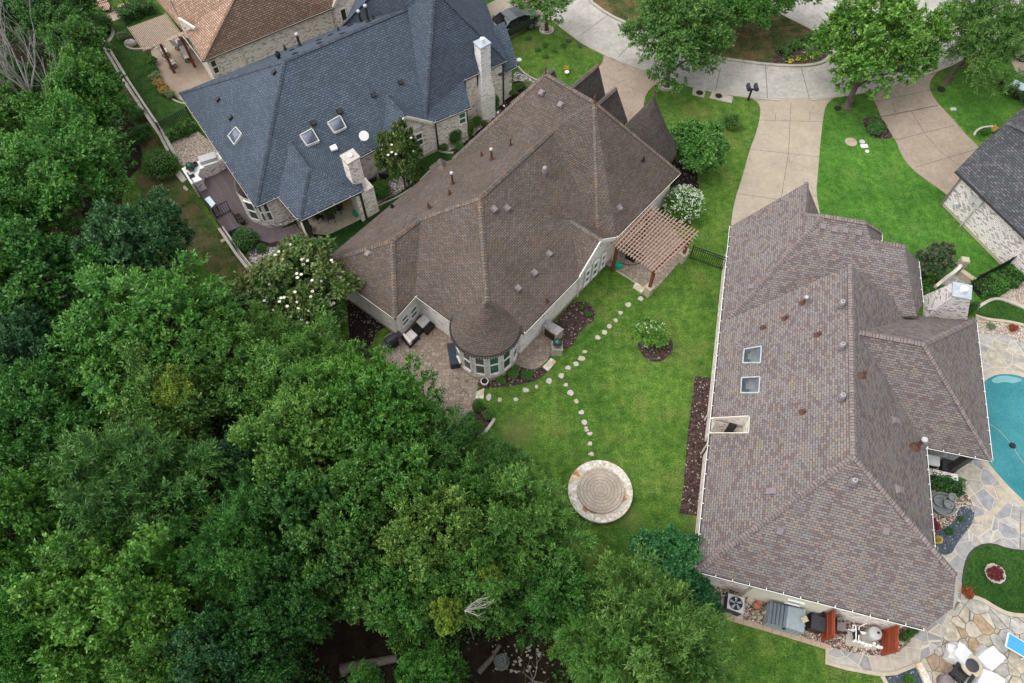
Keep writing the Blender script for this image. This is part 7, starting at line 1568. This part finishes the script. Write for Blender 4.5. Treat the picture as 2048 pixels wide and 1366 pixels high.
for a in [(952, 243, 11, 'mid', 'loose leafy shrub right of the topiary', .9), (1023, 180, 13, 'mid', 'loose leafy shrub beside the tall brown drainpipe', .9), (1039, 172, 9, 'mid', 'small loose shrub below the rock bed', .6), (1057, 168, 10, 'varieg', 'pinkish variegated plant beside the brown roof edge', .6), (1752, 255, 19, 'dark', 'dark spreading shrub in the front bed beside the driveway', .9),
          (1003, 760, 9, 'mid', 'left small green plant in the mulch below the tower', .5), (1026, 745, 13, 'mid', 'middle leafy plant in the mulch below the tower', .7), (1055, 750, 11, 'mid', 'right leafy plant in the mulch below the tower', .6), (1163, 614, 6, 'box', 'upper tiny plant in the large mulch bed', .3), (1177, 628, 7, 'box', 'lower tiny plant in the large mulch bed', .35),
          (1991, 259, 8, 'gold', 'golden shrub in the small bed by the grey roof corner', .6), (1970, 263, 9, 'dark', 'dark purple-green shrub left of the golden one by the grey roof', .5), (1133, 137, 7, 'gold', 'small golden shrub on the left front lawn', .5), (243, 72, 9, 'varieg', 'pale variegated shrub left of the slatted pergola', .9), (258, 72, 11, 'mid', 'green shrub tucked under the slatted pergola edge', .8), (310, 152, 11, 'varieg', 'pale flowering shrub at the top of the patio border', .7), (318, 166, 11, 'peach', 'peach flowering shrub in the patio border, upper one', .7), (328, 180, 11, 'peach', 'peach flowering shrub in the patio border, lower one', .7), (340, 188, 10, 'varieg', 'cream variegated shrub lowest in the patio border', .7), (305, 122, 10, 'mid', 'dark green shrub beside the pergola post', .8), (308, 138, 9, 'mid', 'low green shrub below the one by the pergola post', .6),
          (1868, 1050, 11, 'red', 'dark red leafed plant between gravel and slate bed', .8), (1990, 1147, 15, 'red', 'red dwarf tree in the ring of white pebbles on the turf', .8), (1936, 1185, 12, 'rusty', 'spiky reddish plant at the corner of the turf', .5), (2026, 656, 9, 'rusty', 'rust-red plant in the pale gravel bed', .5), (1983, 652, 8, 'varieg', 'small pale green plant in the gravel bed', .4),
          (1302, 668, 31, 'olive', '', 1.6), (940, 835, 12, 'mid', 'loose shrub between the two clipped balls', .6), (925, 868, 22, 'mid', 'dark loose shrub under the woodland edge beside the patio', .9), (280, 268, 22, 'dark', 'dark round shrub between woods and long wall, lower one', 1.5), (270, 230, 18, 'dark', 'dark round shrub between woods and long wall, upper one', 1.3), (540, 530, 22, 'varieg', 'speckled green shrub left of the big magnolia', 1.0)]:
    if a[4]: B_(*a[:5], h=a[5], kind='loose')
B_(1302, 668, 33, 'bright', 'rose of Sharon bush with pale pink flowers in the mulch ring on the lawn', h=2.0, kind='loose', name='flowering_bush', cat='flowering bush', blossoms=('white', 26, .09))
B_(1367, 408, 41, 'bright', 'round shrub covered in white blossom next to the pergola', h=2.4, kind='fine', name='flowering_shrub', cat='flowering shrub', blossoms=('white', 300, .085))
strip('garden_edging', smooth([(1947, 272), (1950, 264), (1962, 257), (1985, 254)], 1, False), .18, .12, M['white_stone'])
for i, (x, y) in enumerate(((1056, 76), (1090, 90), (1075, 99), (1109, 100), (1091, 112), (1128, 90))): B_(x, y, 6, 'mid', 'tuft of longer dark grass on the left front lawn, ' + ('nearest the parked car', 'second from the car', 'left of the middle', 'right of the middle', 'lowest', 'nearest the kerb')[i], h=.2, kind='loose', name='grass_tuft', cat='grass tuft', group='dark grass tufts on the left front lawn')
# ---------------- the woods ----------------
WG = 'woodland trees'
W_ = [(118, 362, 136, 'bright', 10.5, 'a', 'broad bright green crown left of the clipped ball shrub'), (30, 440, 90, 'mid', 9, 'b', 'mid green crown at the left edge, level with the deck'), (70, 575, 135, 'mid', 9.5, 'd', 'deep green crown left of the bluish one'), (120, 25, 85, 'dark', 8, 'b', 'dark crown in the top left corner beside the dead tree'), (5, 20, 60, 'dark', 7, 'b', 'dark crown touching the top left corner'), (150, 95, 58, 'mid', 8, 'd', 'mid green crown at the top above the long wall'),
      (165, 205, 88, 'bright', 9, 'd', 'bright large-leafed crown right of the dead tree'), (280, 502, 98, 'blue', 8.5, 'd', 'bluish dark crown beside the sloping shady lawn'), (300, 678, 158, 'bright', 10.5, 'a', 'widest bright crown, middle left'), (55, 740, 100, 'blue', 9, 'd', 'blue-green crown at the left edge below the deep green one'), (95, 845, 130, 'mid', 10.5, 'b', 'rounded mid green crown at the left edge'),
      (350, 822, 118, 'olive', 9, 'e', 'thin olive crown with bare twigs showing'), (455, 720, 90, 'mid', 9, 'b', 'mid crown right of the widest bright one'), (545, 672, 58, 'mid', 6.5, 'e', 'crown touching the big magnolia from below'), (605, 775, 112, 'mid', 9.5, 'a', 'crown with yellowish tips left of the cobble patio'), (290, 1005, 165, 'olive', 11, 'c', 'pale drooping crown, lower left of the middle'),
      (485, 925, 60, 'blue', 8, 'd', 'small bluish crown between larger ones'), (45, 1065, 105, 'bright', 11, 'd', 'yellowish bright crown at the left edge, lower part'), (255, 1215, 175, 'bright', 11.5, 'b', 'big bright crown, lower left corner area'), (45, 1290, 110, 'bright', 11, 'e', 'open twiggy crown in the bottom left corner'), (480, 1110, 115, 'mid', 10.5, 'c', 'mid drooping crown right of the pale one'),
      (620, 900, 130, 'mid', 10.5, 'a', 'mid crown in the centre of the woods'), (765, 848, 118, 'bright', 10, 'a', 'bright crown overhanging the cobble patio'), (690, 810, 100, 'bright', 10, 'a', 'bright crown left of the patio grill'), (880, 905, 85, 'dark', 7.5, 'e', 'dark low crown beside the small ball shrubs'), (770, 985, 125, 'mid', 10, 'b', 'mid crown below the patio'), (590, 1035, 110, 'dark', 10, 'd', 'dark crown left of the yellowing one'),
      (860, 1080, 115, 'olive', 10.5, 'b', 'yellow-olive crown left of the feathery one'), (1045, 1065, 128, 'mid', 8.5, 'c', 'feathery crown below left of the fire pit'), (690, 1115, 108, 'dark', 9.5, 'd', 'dark crown above the gap with the log'), (940, 1178, 88, 'mid', 9.5, 'e', 'crown above the stone fountain'), (520, 1280, 105, 'dark', 10, 'b', 'dark crown left of the log gap'), (420, 1340, 95, 'blue', 10.5, 'd', 'bluish crown at the bottom edge'),
      (858, 1362, 66, 'bright', 8, 'a', 'brightest small crown at the bottom edge below the log'), (730, 1372, 40, 'bright', 7, 'a', 'small bright crown at the bottom edge under the log'), (1110, 1190, 85, 'mid', 8, 'e', 'crown hanging over the lawn corner below the fire pit'), (1290, 1265, 140, 'olive', 10.5, 'c', 'willow-leafed crown left of the air conditioner'), (1195, 1310, 82, 'mid', 10, 'c', 'willow-leafed crown right of the stone fountain clearing'),
      (1330, 1130, 75, 'fig', 4.5, 'f', 'large-leafed blue-green shrub tree at the house corner, upper part'), (1395, 1200, 42, 'fig', 4, 'f', 'large-leafed blue-green shrub tree touching the house corner'), (1010, 960, 70, 'dark', 6.5, 'e', 'dark edge crown beside the back lawn'), (180, 700, 70, 'dark', 7, 'b', 'low dark crown under the widest bright one'), (430, 650, 62, 'mid', 6.5, 'e', 'low crown at the edge of the brown litter'),
      (165, 1130, 70, 'dark', 8, 'd', 'dark crown between the pale and the bright one'), (600, 1205, 92, 'dark', 9, 'b', 'dark crown beside the deep gap'), (1330, 1360, 110, 'olive', 9, 'c', 'willow-leafed crown at the bottom edge'), (700, 745, 50, 'dark', 5.5, 'e', 'low dark crown under the big magnolia'), (240, 800, 90, 'dark', 7, 'd', 'dark crown left of the thin olive one'), (810, 1195, 95, 'mid', 9, 'b', 'crown beside the yellowing twigs'),
      (350, 1360, 110, 'mid', 11, 'a', 'mid crown in the bottom left'), (930, 1000, 75, 'mid', 8.5, 'b', 'mid crown above the feathery one'), (-60, 250, 110, 'mid', 9, 'a', 'crown cut by the left edge, upper'), (-60, 900, 90, 'mid', 9, 'a', 'crown cut by the left edge, lower'), (150, 250, 60, 'dark', 7, 'd', 'dark crown under the bright large-leafed one'), (30, 180, 60, 'dark', 6, 'b', 'dark crown under the dead trees')]
for i, (x, y) in enumerate([(60, 1540), (270, 1560), (480, 1530), (690, 1560), (900, 1560), (1110, 1570), (-220, 1100), (-230, 600), (-240, 1450), (-220, 100)]): W_.append((x, y, 125, ('mid', 'bright', 'dark')[i % 3], 9.5, 'abd'[i % 3], 'woodland crown beyond the edge of the picture'))
for i, (x, y, r, m_, zt, v, lb) in enumerate(W_): T_(x, y, r * .96, m_, lb, zt, min(zt * .42, r * .036), v, 'woodland_tree', 'tree', WG, trunk=('t1', 't2')[i % 2])
T_(980, 1165, 28, 'yellow', 'yellowing bough above the bare twig fan', 9.6, 1.1, 's', 'woodland_tree', 'tree', WG); T_(895, 1232, 34, 'yellow', 'yellowing bough left of the bare twig fan', 9.4, 1.2, 's', 'woodland_tree', 'tree', WG); T_(350, 780, 40, 'yellow', 'yellow-tipped bough on the thin olive crown', 9.3, 1.2, 's', 'woodland_tree', 'tree', WG)
# undergrowth
rng = np.random.default_rng(11); C = []
poly_w = [(-150, 0), (160, 0), (185, 60), (260, 230), (240, 330), (330, 520), (430, 600), (560, 680), (740, 740), (860, 850), (920, 900), (950, 1000), (1080, 1110), (1180, 1180), (1260, 1300), (1300, 1400), (-200, 1400)]
def inside(x, y):
    c = False; n = len(poly_w)
    for i in range(n):
        (ax, ay), (bx, by) = poly_w[i], poly_w[(i + 1) % n]
        if (ay > y) != (by > y) and x < (bx - ax) * (y - ay) / (by - ay) + ax: c = not c
    return c
while len(C) < 2600:
    x, y = rng.uniform(-150, 1300), rng.uniform(-50, 1400)
    if not inside(x, y) or (640 < x < 800 and 1180 < y < 1345) or (930 < x < 1110 and 1255 < y < 1400): continue
    C.append(list(P(x, y, 0)) + [rng.uniform(.3, 1.0)])
C = np.array(C); n = 26; d = unit(rng.normal(size=(len(C) * n, 3)) + np.array([0, 0, .6])); d[:, 2] = np.abs(d[:, 2])
Q = np.repeat(C[:, :3], n, 0) + d * np.repeat(C[:, 3], n)[:, None] * rng.uniform(.5, 1, (len(d), 1))
o = meshobj('undergrowth', leafmesh('undergrowth', Q, d, rng.uniform(0, 1, len(Q)), .2, .1, rng), L_['dark'], None, (0, 0, 0), (1, 1, 1)); tag(o, 'dark leafy undergrowth covering the floor of the woods', 'undergrowth', kind='stuff')
